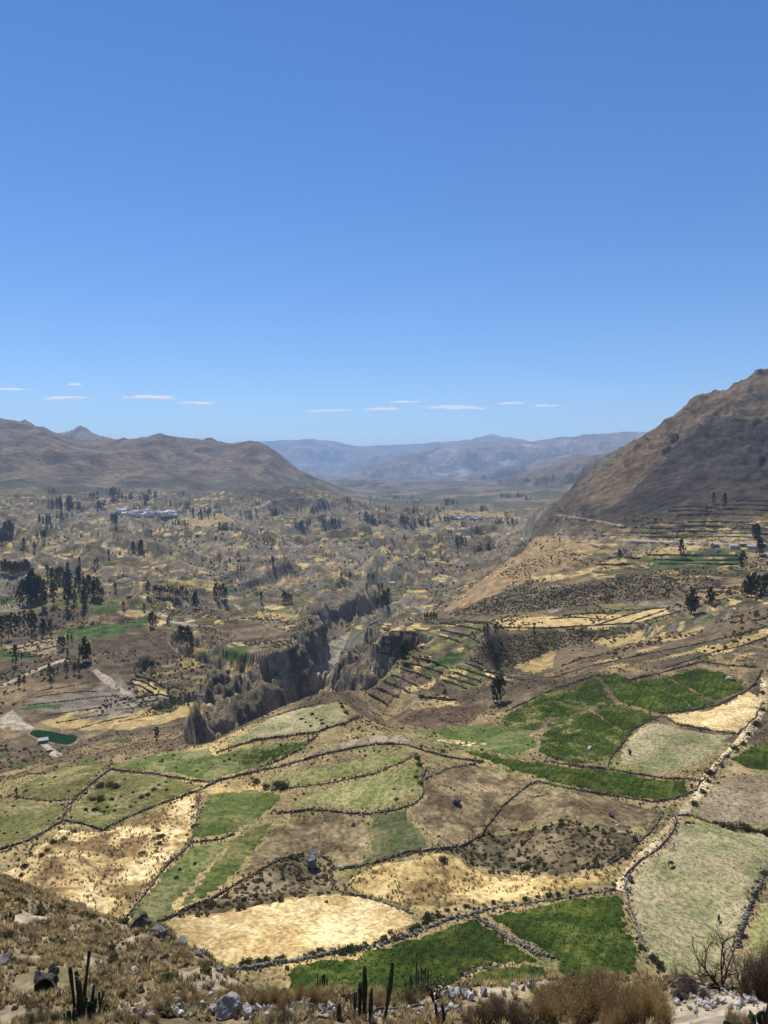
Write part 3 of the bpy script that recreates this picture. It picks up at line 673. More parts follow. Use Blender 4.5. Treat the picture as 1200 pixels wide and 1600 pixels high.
FIELDS = [
    ('alfalfa_field', 'alfalfa', 'deep green alfalfa field below the boulder-studded wall', [(455, 1507), (560, 1493), (640, 1470), (700, 1448), (738, 1437), (790, 1466), (842, 1500), (800, 1508), (720, 1524), (690, 1545), (600, 1560), (480, 1556), (445, 1535)]),
    ('alfalfa_field', 'alfalfa', 'small green alfalfa corner below the rubble strip', [(705, 1540), (745, 1522), (790, 1512), (848, 1505), (858, 1530), (800, 1560), (710, 1560)]),
    ('alfalfa_field', 'alfalfa', 'green alfalfa field beside the pale cow pasture', [(763, 1430), (860, 1412), (968, 1396), (985, 1450), (1004, 1512), (940, 1540), (880, 1530), (868, 1499), (815, 1465)]),
    ('pasture', 'palepasture', 'pale pasture where the dark cows graze', [(1052, 1282), (1085, 1289), (1150, 1299), (1210, 1310), (1210, 1360), (1172, 1412), (1148, 1490), (1120, 1530), (1060, 1530), (1018, 1510), (992, 1440), (982, 1392), (992, 1362), (1035, 1333), (1056, 1302)]),
    ('pasture', 'pasture', 'yellow green pasture corner behind the shrubby wall', [(1235, 1380), (1200, 1400), (1180, 1430), (1165, 1500), (1230, 1510)]),
    ('plowed_field', 'plowed', 'bare grey brown ploughed field by the lane', [(1082, 1272), (1112, 1240), (1140, 1207), (1210, 1216), (1230, 1296), (1150, 1288)]),
    ('alfalfa_field', 'alfalfa', 'green alfalfa field above the ploughed plot', [(1142, 1186), (1172, 1168), (1210, 1154), (1230, 1206), (1168, 1200)]),
    ('stubble_field', 'straw', 'pale golden stubble field above the bushy wall', [(240, 1450), (300, 1437), (340, 1430), (420, 1413), (520, 1396), (575, 1403), (643, 1427), (648, 1442), (600, 1462), (520, 1480), (430, 1493), (380, 1505), (330, 1520), (280, 1500)]),
    ('scrub_field', 'scrub', 'dark brown scrub field below the split boulder', [(262, 1436), (330, 1407), (400, 1367), (440, 1345), (480, 1337), (517, 1350), (515, 1380), (524, 1396), (420, 1413), (330, 1432)]),
    ('fallow_field', 'brown', 'rounded brown fallow knoll above the split boulder', [(375, 1370), (398, 1322), (430, 1292), (500, 1269), (568, 1274), (578, 1310), (560, 1345), (528, 1353), (478, 1332), (435, 1342)]),
    ('crop_field', 'darkolive', 'dark olive square crop beside the brown knoll', [(578, 1274), (635, 1266), (658, 1300), (680, 1325), (640, 1338), (563, 1354), (582, 1310)]),
    ('stubble_field', 'strawrough', 'rough golden field below the long curving wall', [(530, 1391), (556, 1366), (600, 1350), (640, 1341), (690, 1331), (760, 1366), (870, 1372), (958, 1352), (972, 1370), (900, 1392), (800, 1406), (700, 1420), (645, 1424), (580, 1402)]),
    ('fallow_field', 'brown', 'brown fallow top of the hill by the lane', [(750, 1302), (790, 1258), (838, 1223), (900, 1236), (960, 1248), (1025, 1266), (1030, 1282), (985, 1300), (880, 1285), (800, 1298)]),
    ('scrub_field', 'scrub', 'dark green brown scrub flank of the hill by the lane', [(715, 1328), (750, 1304), (800, 1299), (880, 1286), (985, 1301), (1000, 1318), (985, 1338), (955, 1351), (870, 1366), (770, 1362), (700, 1333)]),
    ('fallow_field', 'brown', 'brown fallow field with a dark rock in its middle', [(664, 1206), (700, 1198), (750, 1196), (830, 1222), (788, 1258), (750, 1298), (720, 1321), (690, 1325), (640, 1266), (662, 1245)]),
    ('pasture', 'pasture', 'smooth yellow green pasture on the knoll', [(447, 1264), (480, 1241), (550, 1221), (640, 1192), (655, 1184), (662, 1215), (660, 1240), (645, 1254), (612, 1262), (560, 1270), (500, 1264)]),
    ('pasture', 'pasture', 'upper yellow green pasture strip under the crest wall', [(410, 1226), (450, 1212), (500, 1198), (560, 1186), (620, 1180), (648, 1176), (632, 1189), (585, 1206), (530, 1218), (440, 1236)]),
    ('fallow_strip', 'strip', 'grey brown strip along the knoll crest', [(435, 1212), (500, 1172), (550, 1156), (590, 1149), (625, 1149), (664, 1172), (630, 1164), (580, 1164), (530, 1175), (490, 1186)]),
    ('green_field', 'green2', 'green field walled off from the straw slope', [(303, 1313), (310, 1272), (324, 1242), (380, 1237), (425, 1236), (440, 1250), (402, 1280), (362, 1305)]),
    ('green_strip', 'green2', 'dark green strip slanting down to the stubble', [(272, 1430), (315, 1372), (352, 1322), (400, 1288), (445, 1270), (430, 1292), (396, 1330), (372, 1366), (315, 1408)]),
    ('green_strip', 'green', 'light olive strip beside the straw slope', [(200, 1440), (222, 1402), (258, 1362), (300, 1322), (356, 1312), (340, 1335), (302, 1383), (264, 1432), (230, 1450)]),
    ('straw_slope', 'strawslope', 'bright straw slope with dark tufts above the spur', [(-40, 1400), (30, 1348), (70, 1318), (98, 1293), (160, 1302), (235, 1270), (306, 1243), (306, 1275), (298, 1315), (252, 1360), (212, 1412), (185, 1445), (100, 1430), (20, 1410)]),
    ('pasture', 'olive', 'olive pasture with dark bush rows below the bend wall', [(108, 1282), (118, 1258), (150, 1226), (176, 1208), (235, 1213), (318, 1226), (310, 1232), (235, 1261), (160, 1294), (130, 1286)]),
    ('pasture', 'olive', 'olive pasture on the rounded edge above the valley', [(28, 1245), (45, 1222), (90, 1200), (140, 1182), (165, 1198), (148, 1212), (122, 1240), (108, 1248), (65, 1250)]),
    ('pasture', 'olive', 'olive pasture with scattered bushes beside the cliff edge', [(-60, 1335), (-60, 1250), (20, 1252), (100, 1255), (100, 1272), (88, 1284), (45, 1310), (0, 1325)]),
    ('green_field', 'green', 'bright green band below the canyon edge', [(178, 1200), (225, 1182), (330, 1170), (340, 1180), (400, 1163), (487, 1153), (466, 1174), (395, 1202), (330, 1219), (250, 1206)]),
    ('alfalfa_field', 'alfalfa2', 'small rich green plot below the canyon edge', [(372, 1190), (400, 1172), (440, 1163), (482, 1157), (462, 1174), (410, 1192), (380, 1198)]),
    ('dry_field', 'palepasture', 'pale straw field on the canyon edge', [(338, 1173), (380, 1146), (420, 1124), (470, 1108), (528, 1097), (542, 1118), (530, 1130), (493, 1143), (440, 1150), (400, 1155)]),
    ('pasture', 'green', 'green hollow pasture behind the knoll', [(648, 1142), (720, 1132), (790, 1134), (825, 1140), (838, 1168), (800, 1180), (770, 1178), (700, 1163)]),
    ('alfalfa_field', 'alfalfa', 'long deep green alfalfa strip curving round the brown hill', [(702, 1166), (780, 1181), (848, 1191), (900, 1199), (950, 1205), (1000, 1214), (1074, 1221), (1076, 1240), (1045, 1250), (1015, 1250), (940, 1238), (845, 1217), (770, 1192)]),
    ('stubble_strip', 'straw', 'narrow straw sliver beside the long alfalfa strip', [(668, 1153), (720, 1158), (765, 1163), (735, 1169), (700, 1162)]),
    ('alfalfa_field', 'alfalfa2', 'green plot with a scalloped dry bank', [(840, 1174), (850, 1145), (868, 1124), (905, 1106), (938, 1122), (985, 1147), (968, 1170), (948, 1188), (900, 1194), (866, 1186)]),
    ('alfalfa_field', 'alfalfa2', 'green plot below the slanting ridge wall', [(850, 1124), (874, 1092), (905, 1070), (928, 1060), (942, 1076), (958, 1098), (930, 1112), (905, 1103), (880, 1118)]),
    ('alfalfa_field', 'alfalfa', 'long green plot between two dry banks', [(938, 1060), (962, 1052), (1000, 1068), (1050, 1092), (1092, 1110), (1030, 1116), (968, 1094)]),
    ('alfalfa_field', 'alfalfa', 'green curved terrace plot above the white boulder bank', [(990, 1064), (1045, 1060), (1080, 1080), (1115, 1097), (1092, 1108), (1040, 1088)]),
    ('alfalfa_field', 'alfalfa', 'green plot around the white field boulder', [(1042, 1058), (1092, 1046), (1125, 1050), (1160, 1064), (1158, 1080), (1120, 1094), (1080, 1076)]),
    ('alfalfa_field', 'alfalfa2', 'green plot at the foot of the slanting ridge', [(780, 1126), (825, 1098), (868, 1074), (886, 1082), (860, 1115), (842, 1140), (800, 1138)]),
    ('alfalfa_field', 'alfalfa', 'small green plot ending at the wall corner', [(930, 1112), (965, 1102), (1026, 1120), (985, 1142), (955, 1130)]),
    ('dry_field', 'straw', 'pale straw plot along the lane wall', [(1038, 1118), (1100, 1110), (1140, 1096), (1170, 1078), (1190, 1092), (1186, 1118), (1152, 1146), (1100, 1137), (1060, 1130)]),
    ('pasture', 'palepasture', 'patchy pale pasture under the straw plot', [(990, 1146), (1022, 1130), (1060, 1138), (1100, 1145), (1146, 1150), (1120, 1178), (1080, 1200), (1020, 1204), (965, 1192), (972, 1172)]),
]
GROUPS = {'alfalfa_field': 'green alfalfa fields', 'pasture': 'walled pastures', 'stubble_field': 'straw stubble fields', 'fallow_field': 'brown fallow fields'}
MAXR = 520.0
def world_ring(poly, step, jit):
    c = np.mean(poly, 0); pl = [np.array(p, float) for p in poly]
    ring = []
    for i in range(len(pl)):
        a, b = pl[i], pl[(i + 1) % len(pl)]
        m = max(2, int(np.hypot(*(b - a)) / 5))
        ring += [a + (b - a) * k / m for k in range(m)]
    ring = np.array(ring); dv = ring - c; ln = np.hypot(dv[:, 0], dv[:, 1])[:, None]
    ring = ring + dv / ln * np.array([2.5, 1.5])
    W = hits(ring[:, 0], ring[:, 1], 120.0, MAXR)
    keep = [0]
    for i in range(1, len(W)):
        if np.hypot(*(W[i, :2] - W[keep[-1], :2])) > step * 0.6: keep.append(i)
    W = W[keep]
    # fill long gaps
    out = []
    for i in range(len(W)):
        a = W[i]; b = W[(i + 1) % len(W)]
        m = max(1, int(np.hypot(*(b[:2] - a[:2])) / step))
        for k in range(m): out.append(a[:2] + (b[:2] - a[:2]) * k / m)
    W = np.array(out)
    W = W + np.stack([noise(W[:, 0] / 3.1, W[:, 1] / 3.1, 201), noise(W[:, 0] / 3.1, W[:, 1] / 3.1, 203)], -1) * jit + np.stack([noise(W[:, 0] / 13, W[:, 1] / 13, 205), noise(W[:, 0] / 13, W[:, 1] / 13, 206)], -1) * jit * 0.8
    return W

def drape(name, ring, step, lift, rough, mat):
    lo = ring.min(0); hi = ring.max(0)
    gx, gy = np.meshgrid(np.arange(lo[0], hi[0], step), np.arange(lo[1], hi[1], step))
    gx = gx.ravel() + rng.uniform(-0.3, 0.3, gx.size) * step; gy = gy.ravel() + rng.uniform(-0.3, 0.3, gy.size) * step
    k = inpoly(gx, gy, [tuple(p) for p in ring]); gx = gx[k]; gy = gy[k]
    # keep clear of the rim
    if len(gx):
        dm = np.full(len(gx), 1e9)
        for p in ring: dm = np.minimum(dm, (gx - p[0]) ** 2 + (gy - p[1]) ** 2)
        kk = dm > (step * 0.55) ** 2; gx = gx[kk]; gy = gy[kk]
    V2 = [Vector((float(a), float(b))) for a, b in ring] + [Vector((float(a), float(b))) for a, b in zip(gx, gy)]
    n = len(ring)
    res = delaunay_2d_cdt(V2, [], [list(range(n))], 1, 1e-4)
    P = np.array([(v.x, v.y) for v in res[0]])
    orig = res[3]
    rim = np.array([any(o < n for o in lst) or not lst for lst in orig])
    z = hz(P[:, 0], P[:, 1]) + np.where(rim, -0.25, lift + rough * rng.uniform(-1, 1, len(P)))
    F = [tuple(f) for f in res[2]]
    me = mesh_from(name, np.column_stack([P, z]), F, True)
    # faces up
    me.update()
    if len(me.polygons) and sum(p.normal.z for p in me.polygons) < 0: me.flip_normals()
    return link(name, me, mat)

FIELD_RINGS = []
for nm, mk, lab, poly in FIELDS:
    ring = world_ring(poly, 1.6, 1.5)
    FIELD_RINGS.append((nm, mk, ring))
    lift = {'alfalfa': 0.42, 'alfalfa2': 0.36}.get(mk, 0.26)
    tag(drape(nm, ring, 1.7, lift, 0.10, FM[mk]), lab, group=GROUPS.get(nm), kind='structure')

# ------------------------------------------------------------------ tracks and lanes
track_mat = field_mat('track_earth', (0.28, 0.225, 0.155), (0.36, 0.295, 0.21), (0.45, 0.375, 0.28), 0.15, 0.9)
lane_mat = field_mat('lane_dry_grass', (0.36, 0.27, 0.14), (0.47, 0.37, 0.20), (0.56, 0.46, 0.28), 0.12, 0.7)
def ribbon(name, pts, width, mat, lab, r0=120.0, r1=29000.0, lift=0.12, step=None):
    S = spline(pts, 4.0)
    W = hits(S[:, 0], S[:, 1], r0, r1)
    keep = [0]
    rr = np.hypot(W[:, 0], W[:, 1]); med = np.median(rr)
    ds = step or max(1.0, med / 400)
    for i in range(1, len(W)):
        d = np.hypot(*(W[i, :2] - W[keep[-1], :2]))
        if ds < d < 60 * ds + 0.15 * med: keep.append(i)
    W = W[keep]
    W = spline(W, ds); 
    T = np.gradient(W[:, :2], axis=0); T /= np.linalg.norm(T, axis=1)[:, None] + 1e-9
    N = np.stack([-T[:, 1], T[:, 0]], -1)
    rows = []
    wv = width * (1 + 0.35 * noise(W[:, 0] / (width * 2), W[:, 1] / (width * 2), 207))
    for o, l in ((-0.62, -0.5), (-0.5, lift), (0.0, lift + 0.03), (0.5, lift), (0.62, -0.5)):
        q = W[:, :2] + N * (o * wv)[:, None]
        rows.append(np.column_stack([q, hz(q[:, 0], q[:, 1]) + l]))
    V = np.stack(rows, 1); n, m = V.shape[:2]
    # an even bed across the track
    V[:, 2, 2] = np.maximum(V[:, 2, 2], (V[:, 1, 2] + V[:, 3, 2]) / 2)
    idx = np.arange(n * m).reshape(n, m)
    F = np.stack([idx[:-1, :-1], idx[1:, :-1], idx[1:, 1:], idx[:-1, 1:]], -1).reshape(-1, 4)
    me = mesh_from(name, V.reshape(-1, 3), F, True); me.update()
    if sum(p.normal.z for p in me.polygons) < 0: me.flip_normals()
    return tag(link(name, me, mat), lab, kind='structure')

ribbon('lane', [(968, 1392), (988, 1362), (1030, 1318), (1062, 1278), (1092, 1242), (1112, 1208), (1140, 1178), (1172, 1140), (1192, 1098), (1196, 1060)], 3.8, lane_mat, 'dry grass lane between field walls', r1=MAXR, lift=0.16)
ribbon('track', [(0, 1074), (33, 1058), (83, 1037), (107, 1030)], 6, track_mat, 'pale dirt track through the eucalyptus groves', r0=420)
ribbon('track', [(147, 1047), (173, 1067), (207, 1090)], 6, track_mat, 'pale dirt track crossing the grey terraces', r0=420)
ribbon('track', [(0, 1138), (24, 1130), (48, 1140)], 5, track_mat, 'pale track beside the pale bare patch', r0=400)
ribbon('track', [(68, 1162), (84, 1176), (92, 1182)], 4, track_mat, 'short track leading from the pond shed', r0=395)
ribbon('track', [(868, 806), (900, 810), (940, 816), (978, 824)], 3, FM['strip'], 'road cut across the foot of the mountain', r0=900, lift=1.2)
ribbon('track', [(872, 838), (905, 846), (940, 857)], 3, FM['strip'], 'lower road cut across the tan slope', r0=700, lift=1.2)
ribbon('track', [(985, 846), (1040, 848), (1100, 850), (1190, 852)], 4, track_mat, 'village road through the hamlet under the mountain', r0=600, lift=1.2)
ribbon('track', [(208, 818), (204, 826), (212, 832)], 14, track_mat, 'pale track below the white village', r0=1200)
ribbon('track', [(160, 855), (172, 845), (180, 836)], 9, track_mat, 'pale track winding among the far terraces', r0=1000)
ribbon('track', [(685, 898), (712, 905), (704, 912)], 6, track_mat, 'pale hairpin track above the river', r0=900)
ribbon('track', [(105, 874), (84, 868), (86, 876), (108, 882)], 6, track_mat, 'pale bend of track beside a green plot', r0=900)

# ------------------------------------------------------------------ water
wm, wnt, wb = new_mat('pond_water', 0.6, 0.0)
wb.inputs['Base Color'].default_value = (0.012, 0.034, 0.014, 1)
wnz = add_noise(wnt, 1.2, 3); bump(wnt, wb, wnz.outputs['Fac'], 0.15, 0.05)
def pond(poly, lab):
    ring = spline([tuple(p) for p in poly] + [tuple(poly[0])], 4.0)[:-1]
    W = hits(ring[:, 0], ring[:, 1], 380)
    c = W[:, :2].mean(0)
    z = -152.75
    # the sight line fixes the rim on the level of the water
    d = rays(ring[:, 0], ring[:, 1]); W2 = d * (z / d[:, 2])[:, None]
    n = len(W2)
    me = mesh_from('pond', W2, [tuple(range(n))])
    me.update()
    if me.polygons[0].normal.z < 0: me.flip_normals()
    o = tag(link('pond', me, wm), lab, kind='structure')
    # earth bank round the water
    cc = W2[:, :2].mean(0); rows = []
    for k, dz in ((0.985, -0.3), (1.03, 0.22), (1.08, 0.2), (1.14, None)):
        q = cc + (W2[:, :2] - cc) * k
        zz = hz(q[:, 0], q[:, 1]) - 0.4 if dz is None else np.full(n, z + dz)
        rows.append(np.column_stack([q, zz]))
    V = np.stack(rows, 1); idx = np.arange(n * 4).reshape(n, 4); nx = np.roll(idx, -1, 0)
    F = np.stack([idx[:, :-1], nx[:, :-1], nx[:, 1:], idx[:, 1:]], -1).reshape(-1, 4)
    me = mesh_from('pond_bank', V.reshape(-1, 3), F, True)
    tag(link('pond_bank', me, FM['strip']), 'earth bank ringing the ' + lab.split(' pond')[0] + ' pond', kind='structure')
pond([(46, 1147), (52, 1141), (75, 1142), (100, 1147), (120, 1150), (118, 1158), (104, 1164), (80, 1160), (60, 1154)], 'long dark green irrigation pond beside the shed')
pond([(-30, 1205), (-5, 1200), (14, 1204), (16, 1210), (4, 1216), (-25, 1220)], 'dark green irrigation pond near the olive pasture')
rm, rnt, rb2 = new_mat('river_water', 0.9, 0.03)
rb2.inputs['Base Color'].default_value = (0.12, 0.125, 0.12, 1)
rnz = add_noise(rnt, 0.5, 4); bump(rnt, rb2, rnz.outputs['Fac'], 0.3, 0.2)
S = spline(RIV[(RIV[:, 1] > 500) & (RIV[:, 1] < 1120)], 8.0)
S[:, :2] += np.stack([noise(S[:, 0] / 60, S[:, 1] / 60, 211), noise(S[:, 0] / 60, S[:, 1] / 60, 213)], -1) * 4
T = np.gradient(S[:, :2], axis=0); T /= np.linalg.norm(T, axis=1)[:, None]; N = np.stack([-T[:, 1], T[:, 0]], -1)
wv = (2.2 + 1.2 * noise(S[:, 0] / 40, S[:, 1] / 40, 215))[:, None]
zr = np.maximum.accumulate((hz(S[:, 0], S[:, 1]) + 0.6))
V = np.concatenate([np.column_stack([S[:, :2] - N * wv, zr]), np.column_stack([S[:, :2] + N * wv, zr])]); n = len(S)
F = np.stack([np.arange(n - 1), np.arange(1, n), np.arange(1, n) + n, np.arange(n - 1) + n], -1)
me = mesh_from('river', V, F, True); me.update()
if sum(p.normal.z for p in me.polygons) < 0: me.flip_normals()
tag(link('river', me, rm), 'pale river glinting in the gorge bottom', kind='structure')

# ------------------------------------------------------------------ stone walls: every wall one thing of heaped field stones
def stone_mat(name, a, b, c):
    return noise_mat(name, [(0.3, a), (0.5, b), (0.72, c)], 1.6, 5, 0.95, 0.5, 0.08, fine=(14.0, 0.25), randv=0.12)
wall_mat = stone_mat('fieldstone', (0.085, 0.075, 0.066), (0.150, 0.132, 0.115), (0.270, 0.245, 0.215))
wall_mat_dark = stone_mat('fieldstone_dark', (0.060, 0.052, 0.044), (0.115, 0.098, 0.080), (0.230, 0.200, 0.165))
rubble_mat = stone_mat('rubble_pale', (0.17, 0.155, 0.14), (0.31, 0.29, 0.265), (0.50, 0.475, 0.44))
rock_mat = stone_mat('boulder_grey', (0.075, 0.070, 0.065), (0.165, 0.155, 0.145), (0.330, 0.315, 0.295))
rock_dark = stone_mat('boulder_dark', (0.030, 0.027, 0.025), (0.070, 0.063, 0.057), (0.165, 0.150, 0.135))
slab_mat = stone_mat('boulder_slab', (0.21, 0.205, 0.20), (0.275, 0.27, 0.26), (0.33, 0.32, 0.31))
white_rock = stone_mat('boulder_white', (0.27, 0.25, 0.225), (0.42, 0.40, 0.365), (0.56, 0.53, 0.49))

CUBE = np.array([(-1, -1, -1), (1, -1, -1), (1, 1, -1), (-1, 1, -1), (-1, -1, 1), (1, -1, 1), (1, 1, 1), (-1, 1, 1)], float) * 0.5
CUBEF = np.array([(0, 3, 2, 1), (4, 5, 6, 7), (0, 1, 5, 4), (1, 2, 6, 5), (2, 3, 7, 6), (3, 0, 4, 7)])
def stones_mesh(name, P, S, R, smooth=False):
    """many rough stones in one mesh: centre, size, turn about z"""
    n = len(P)
    J = CUBE[None] * (1 + rng.uniform(-0.28, 0.28, (n, 8, 3))) * S[:, None, :]
    c = np.cos(R)[:, None]; s = np.sin(R)[:, None]
    V = np.stack([J[..., 0] * c - J[..., 1] * s, J[..., 0] * s + J[..., 1] * c, J[..., 2]], -1) + P[:, None, :]
    F = CUBEF[None] + (np.arange(n) * 8)[:, None, None]
    return mesh_from(name, V.reshape(-1, 3), F.reshape(-1, 4), smooth)

def trace(pts, step, r0=120.0, r1=MAXR):
    S = []
    for i in range(len(pts) - 1):
        a = np.array(pts[i], float); b = np.array(pts[i + 1], float); m = max(1, int(np.hypot(*(b - a)) / 4))
        S += [a + (b - a) * k / m for k in range(m)]
    S = np.array(S + [np.array(pts[-1], float)])
    W = hits(S[:, 0], S[:, 1], r0, r1)[:, :2]
    keep = [0]
    for i in range(1, len(W)):
        if np.hypot(*(W[i] - W[keep[-1]])) > 1.2: keep.append(i)
    W = spline(W[keep], step) if len(keep) > 1 else W
    L = np.concatenate([[0], np.cumsum(np.hypot(*np.diff(W, axis=0).T))])
    t = np.arange(0, L[-1], step)
    return np.column_stack([np.interp(t, L, W[:, 0]), np.interp(t, L, W[:, 1])])

def stone_wall(pts, lab, h=1.0, w=0.65, mat=wall_mat_dark, r0=120.0, r1=MAXR, st=0.40, gaps=0.08, grp='dry stone field walls'):
    h *= 0.66; w *= 0.60
    W = trace(pts, st, r0, r1)
    W = W + np.stack([noise(W[:, 0] / 6, W[:, 1] / 6, 231), noise(W[:, 0] / 6, W[:, 1] / 6, 233)], -1) * 0.5
    T = np.gradient(W, axis=0); ang = np.arctan2(T[:, 1], T[:, 0]); T /= np.linalg.norm(T, axis=1)[:, None] + 1e-9
    base = hz(W[:, 0], W[:, 1])
    hv = h * (1 + 0.35 * noise(W[:, 0] / 5, W[:, 1] / 5, 235))
    courses = max(2, int(round(h / 0.30)))
    P, S, R = [], [], []
    for c in range(courses):
        hh = hv / courses
        off = (c % 2) * 0.5 * st
        x = W + T * off
        k = rng.random(len(W)) > (0.35 + gaps if c == courses - 1 else gaps * 0.4)
        z = base - 0.12 + hh * (c + 0.5)
        p = np.column_stack([x, z]) + rng.normal(0, 0.05, (len(W), 3))
        s = np.column_stack([np.full(len(W), st * 1.08), np.full(len(W), w * (1 - 0.16 * c)), hh * 1.12]) * rng.uniform(0.8, 1.25, (len(W), 3))
        P.append(p[k]); S.append(s[k]); R.append((ang + rng.normal(0, 0.2, len(W)))[k])
    P = np.concatenate(P); S = np.concatenate(S); R = np.concatenate(R)
    # a few fallen stones beside it
    m = len(W) // 4
    if m:
        i = rng.integers(0, len(W), m); sd = rng.choice([-1, 1], m) * rng.uniform(0.5, 1.3, m)
        q = W[i] + np.column_stack([-T[i, 1], T[i, 0]]) * sd[:, None]
        P = np.concatenate([P, np.column_stack([q, hz(q[:, 0], q[:, 1]) + 0.3])]); S = np.concatenate([S, rng.uniform(0.2, 0.5, (m, 3))]); R = np.concatenate([R, rng.uniform(0, 6, m)])
    root = empty('stone_wall', (float(W[len(W) // 2, 0]), float(W[len(W) // 2, 1]), float(base[len(W) // 2])))
    tag(root, lab, 'wall', grp, 'thing')
    o = link('stones', stones_mesh('wall_stones', P - np.array(root.location), S, R), mat, root)
    o['kind'] = 'stuff'
    return W

WALL_LINES = []
def W_(pts, lab, **k): WALL_LINES.append(stone_wall(pts, lab, **k))
W_([(-40, 1336), (0, 1328), (45, 1315), (90, 1288), (98, 1283), (130, 1288), (160, 1298), (200, 1278), (235, 1263), (315, 1234), (340, 1221), (400, 1206)], 'long dark wall running above the straw slope', h=1.3)
W_([(97, 1282), (106, 1260), (132, 1234), (172, 1203), (240, 1210), (300, 1220), (335, 1223)], 'dark bent wall around the bushy olive pasture', h=1.2)
W_([(22, 1246), (68, 1252), (110, 1250)], 'short wall under the rounded olive pasture')
W_([(312, 1238), (306, 1290), (300, 1316)], 'wall dropping between straw slope and green field', h=0.9)
W_([(300, 1316), (345, 1312), (370, 1303)], 'short wall below the walled green field', h=0.9)
W_([(298, 1318), (250, 1365), (215, 1413), (190, 1442)], 'low wall between straw slope and light olive strip', h=0.8)
W_([(245, 1442), (330, 1406), (400, 1364), (440, 1342), (474, 1334)], 'dark wall climbing from the stubble to the split boulder', h=1.2)
W_([(500, 1338), (520, 1350), (517, 1375), (528, 1393), (570, 1403), (610, 1416), (645, 1429)], 'curving wall from the split boulder down to the bushes', h=1.1)
W_([(540, 1390), (556, 1372), (562, 1362)], 'tiny wall closing the corner of the rough golden field', h=0.9)
W_([(530, 1358), (560, 1355), (605, 1344), (640, 1331), (687, 1327), (720, 1324), (752, 1306), (785, 1262), (806, 1243), (838, 1221)], 'long curving wall dividing golden field from brown hill', h=1.2)
W_([(433, 1272), (483, 1265), (540, 1271), (573, 1272), (617, 1265), (647, 1256), (662, 1242), (660, 1215), (666, 1200)], 'wall around the smooth pasture on the knoll', h=1.1)
W_([(415, 1235), (483, 1228), (533, 1220), (587, 1208), (633, 1189), (652, 1177)], 'thin wall between the two knoll pastures', h=0.7)
W_([(402, 1206), (440, 1198), (490, 1184), (533, 1173), (587, 1163), (633, 1164), (667, 1175), (702, 1184), (760, 1192)], 'dark crest wall over the knoll', h=1.3)
W_([(664, 1219), (700, 1202), (745, 1194)], 'short dark wall at the top of the rocky fallow field')
W_([(338, 1176), (400, 1157), (440, 1152), (493, 1145), (533, 1132), (563, 1120)], 'dark wall under the pale canyon edge field', h=1.3)
W_([(437, 1117), (470, 1107), (502, 1098)], 'short wall on the lip of the canyon', h=1.1)
W_([(497, 1148), (472, 1170), (450, 1182), (400, 1203)], 'wall slanting below the rich green plot', h=1.1)
W_([(850, 1189), (900, 1197), (950, 1202), (1000, 1211), (1040, 1217), (1087, 1217), (1097, 1223)], 'wall along the upper edge of the long alfalfa strip', h=1.1)
W_([(838, 1221), (880, 1231), (950, 1243), (1020, 1253), (1050, 1250), (1085, 1236), (1102, 1214)], 'wall along the lower edge of the long alfalfa strip', h=1.1)
W_([(790, 1112), (830, 1094), (870, 1076), (930, 1056), (985, 1062), (1040, 1050), (1083, 1038), (1100, 1034), (1133, 1040), (1185, 1043)], 'slanting ridge wall above the green plots', h=1.2)
W_([(1033, 1115), (1077, 1111), (1120, 1103), (1160, 1083), (1180, 1070), (1190, 1047)], 'wall under the plot with the white boulder', h=1.2)
W_([(1033, 1119), (1060, 1132), (1100, 1140), (1152, 1148)], 'wall between straw plot and patchy pale pasture')
W_([(1031, 1120), (1007, 1131), (987, 1141), (977, 1157), (960, 1177), (950, 1196)], 'crumbling wall beside the scalloped green plot', h=0.9)
W_([(1152, 1148), (1180, 1122), (1192, 1098)], 'lane wall beside the straw plot', h=1.0)
W_([(1110, 1216), (1132, 1186), (1160, 1160), (1186, 1128)], 'lane wall below the hillside alfalfa', h=0.9)
W_([(974, 1372), (1000, 1346), (1035, 1322), (1055, 1296), (1056, 1280), (1046, 1262)], 'dark lane wall at the corner of the cow pasture', h=1.2)
W_([(1058, 1276), (1080, 1275), (1110, 1286), (1150, 1294), (1215, 1306)], 'wall between ploughed field and cow pasture', h=1.1)
W_([(950, 1352), (985, 1330), (1020, 1296), (1032, 1275), (1022, 1262)], 'lane wall under the scrub hill', h=0.9)
W_([(974, 1374), (980, 1402), (995, 1452), (1012, 1508)], 'tumbled wall between alfalfa and cow pasture', h=0.8, mat=wall_mat, gaps=0.2)
W_([(1212, 1345), (1180, 1395), (1163, 1440), (1150, 1485)], 'thick grey rubble wall on the pasture edge', h=1.1, w=1.4, mat=wall_mat, gaps=0.2)
W_([(360, 1516), (455, 1503), (530, 1487), (590, 1478), (640, 1461), (700, 1438), (760, 1423)], 'pale rubble wall topping the large alfalfa field', h=1.0, w=1.3, mat=wall_mat, gaps=0.2)
W_([(760, 1423), (860, 1406), (965, 1389)], 'rubble wall topping the alfalfa beside the pasture', h=0.9, w=1.0, mat=wall_mat, gaps=0.2)
W_([(742, 1432), (790, 1463), (840, 1490), (866, 1497)], 'pale rubble bank between two alfalfa fields', h=0.9, w=1.6, mat=wall_mat)
W_([(695, 1535), (740, 1516), (782, 1507)], 'low stone strip splitting the alfalfa corner', h=0.45, w=1.6, mat=wall_mat)
W_([(860, 1060), (920, 1042), (1000, 1024), (1090, 1007), (1133, 997), (1205, 977)], 'dark wall crossing the brown hillside', h=1.1)
W_([(1040, 1044), (1090, 1028), (1120, 1018), (1157, 1010), (1205, 993)], 'dark wall beside the bare hillside tree', h=1.1)

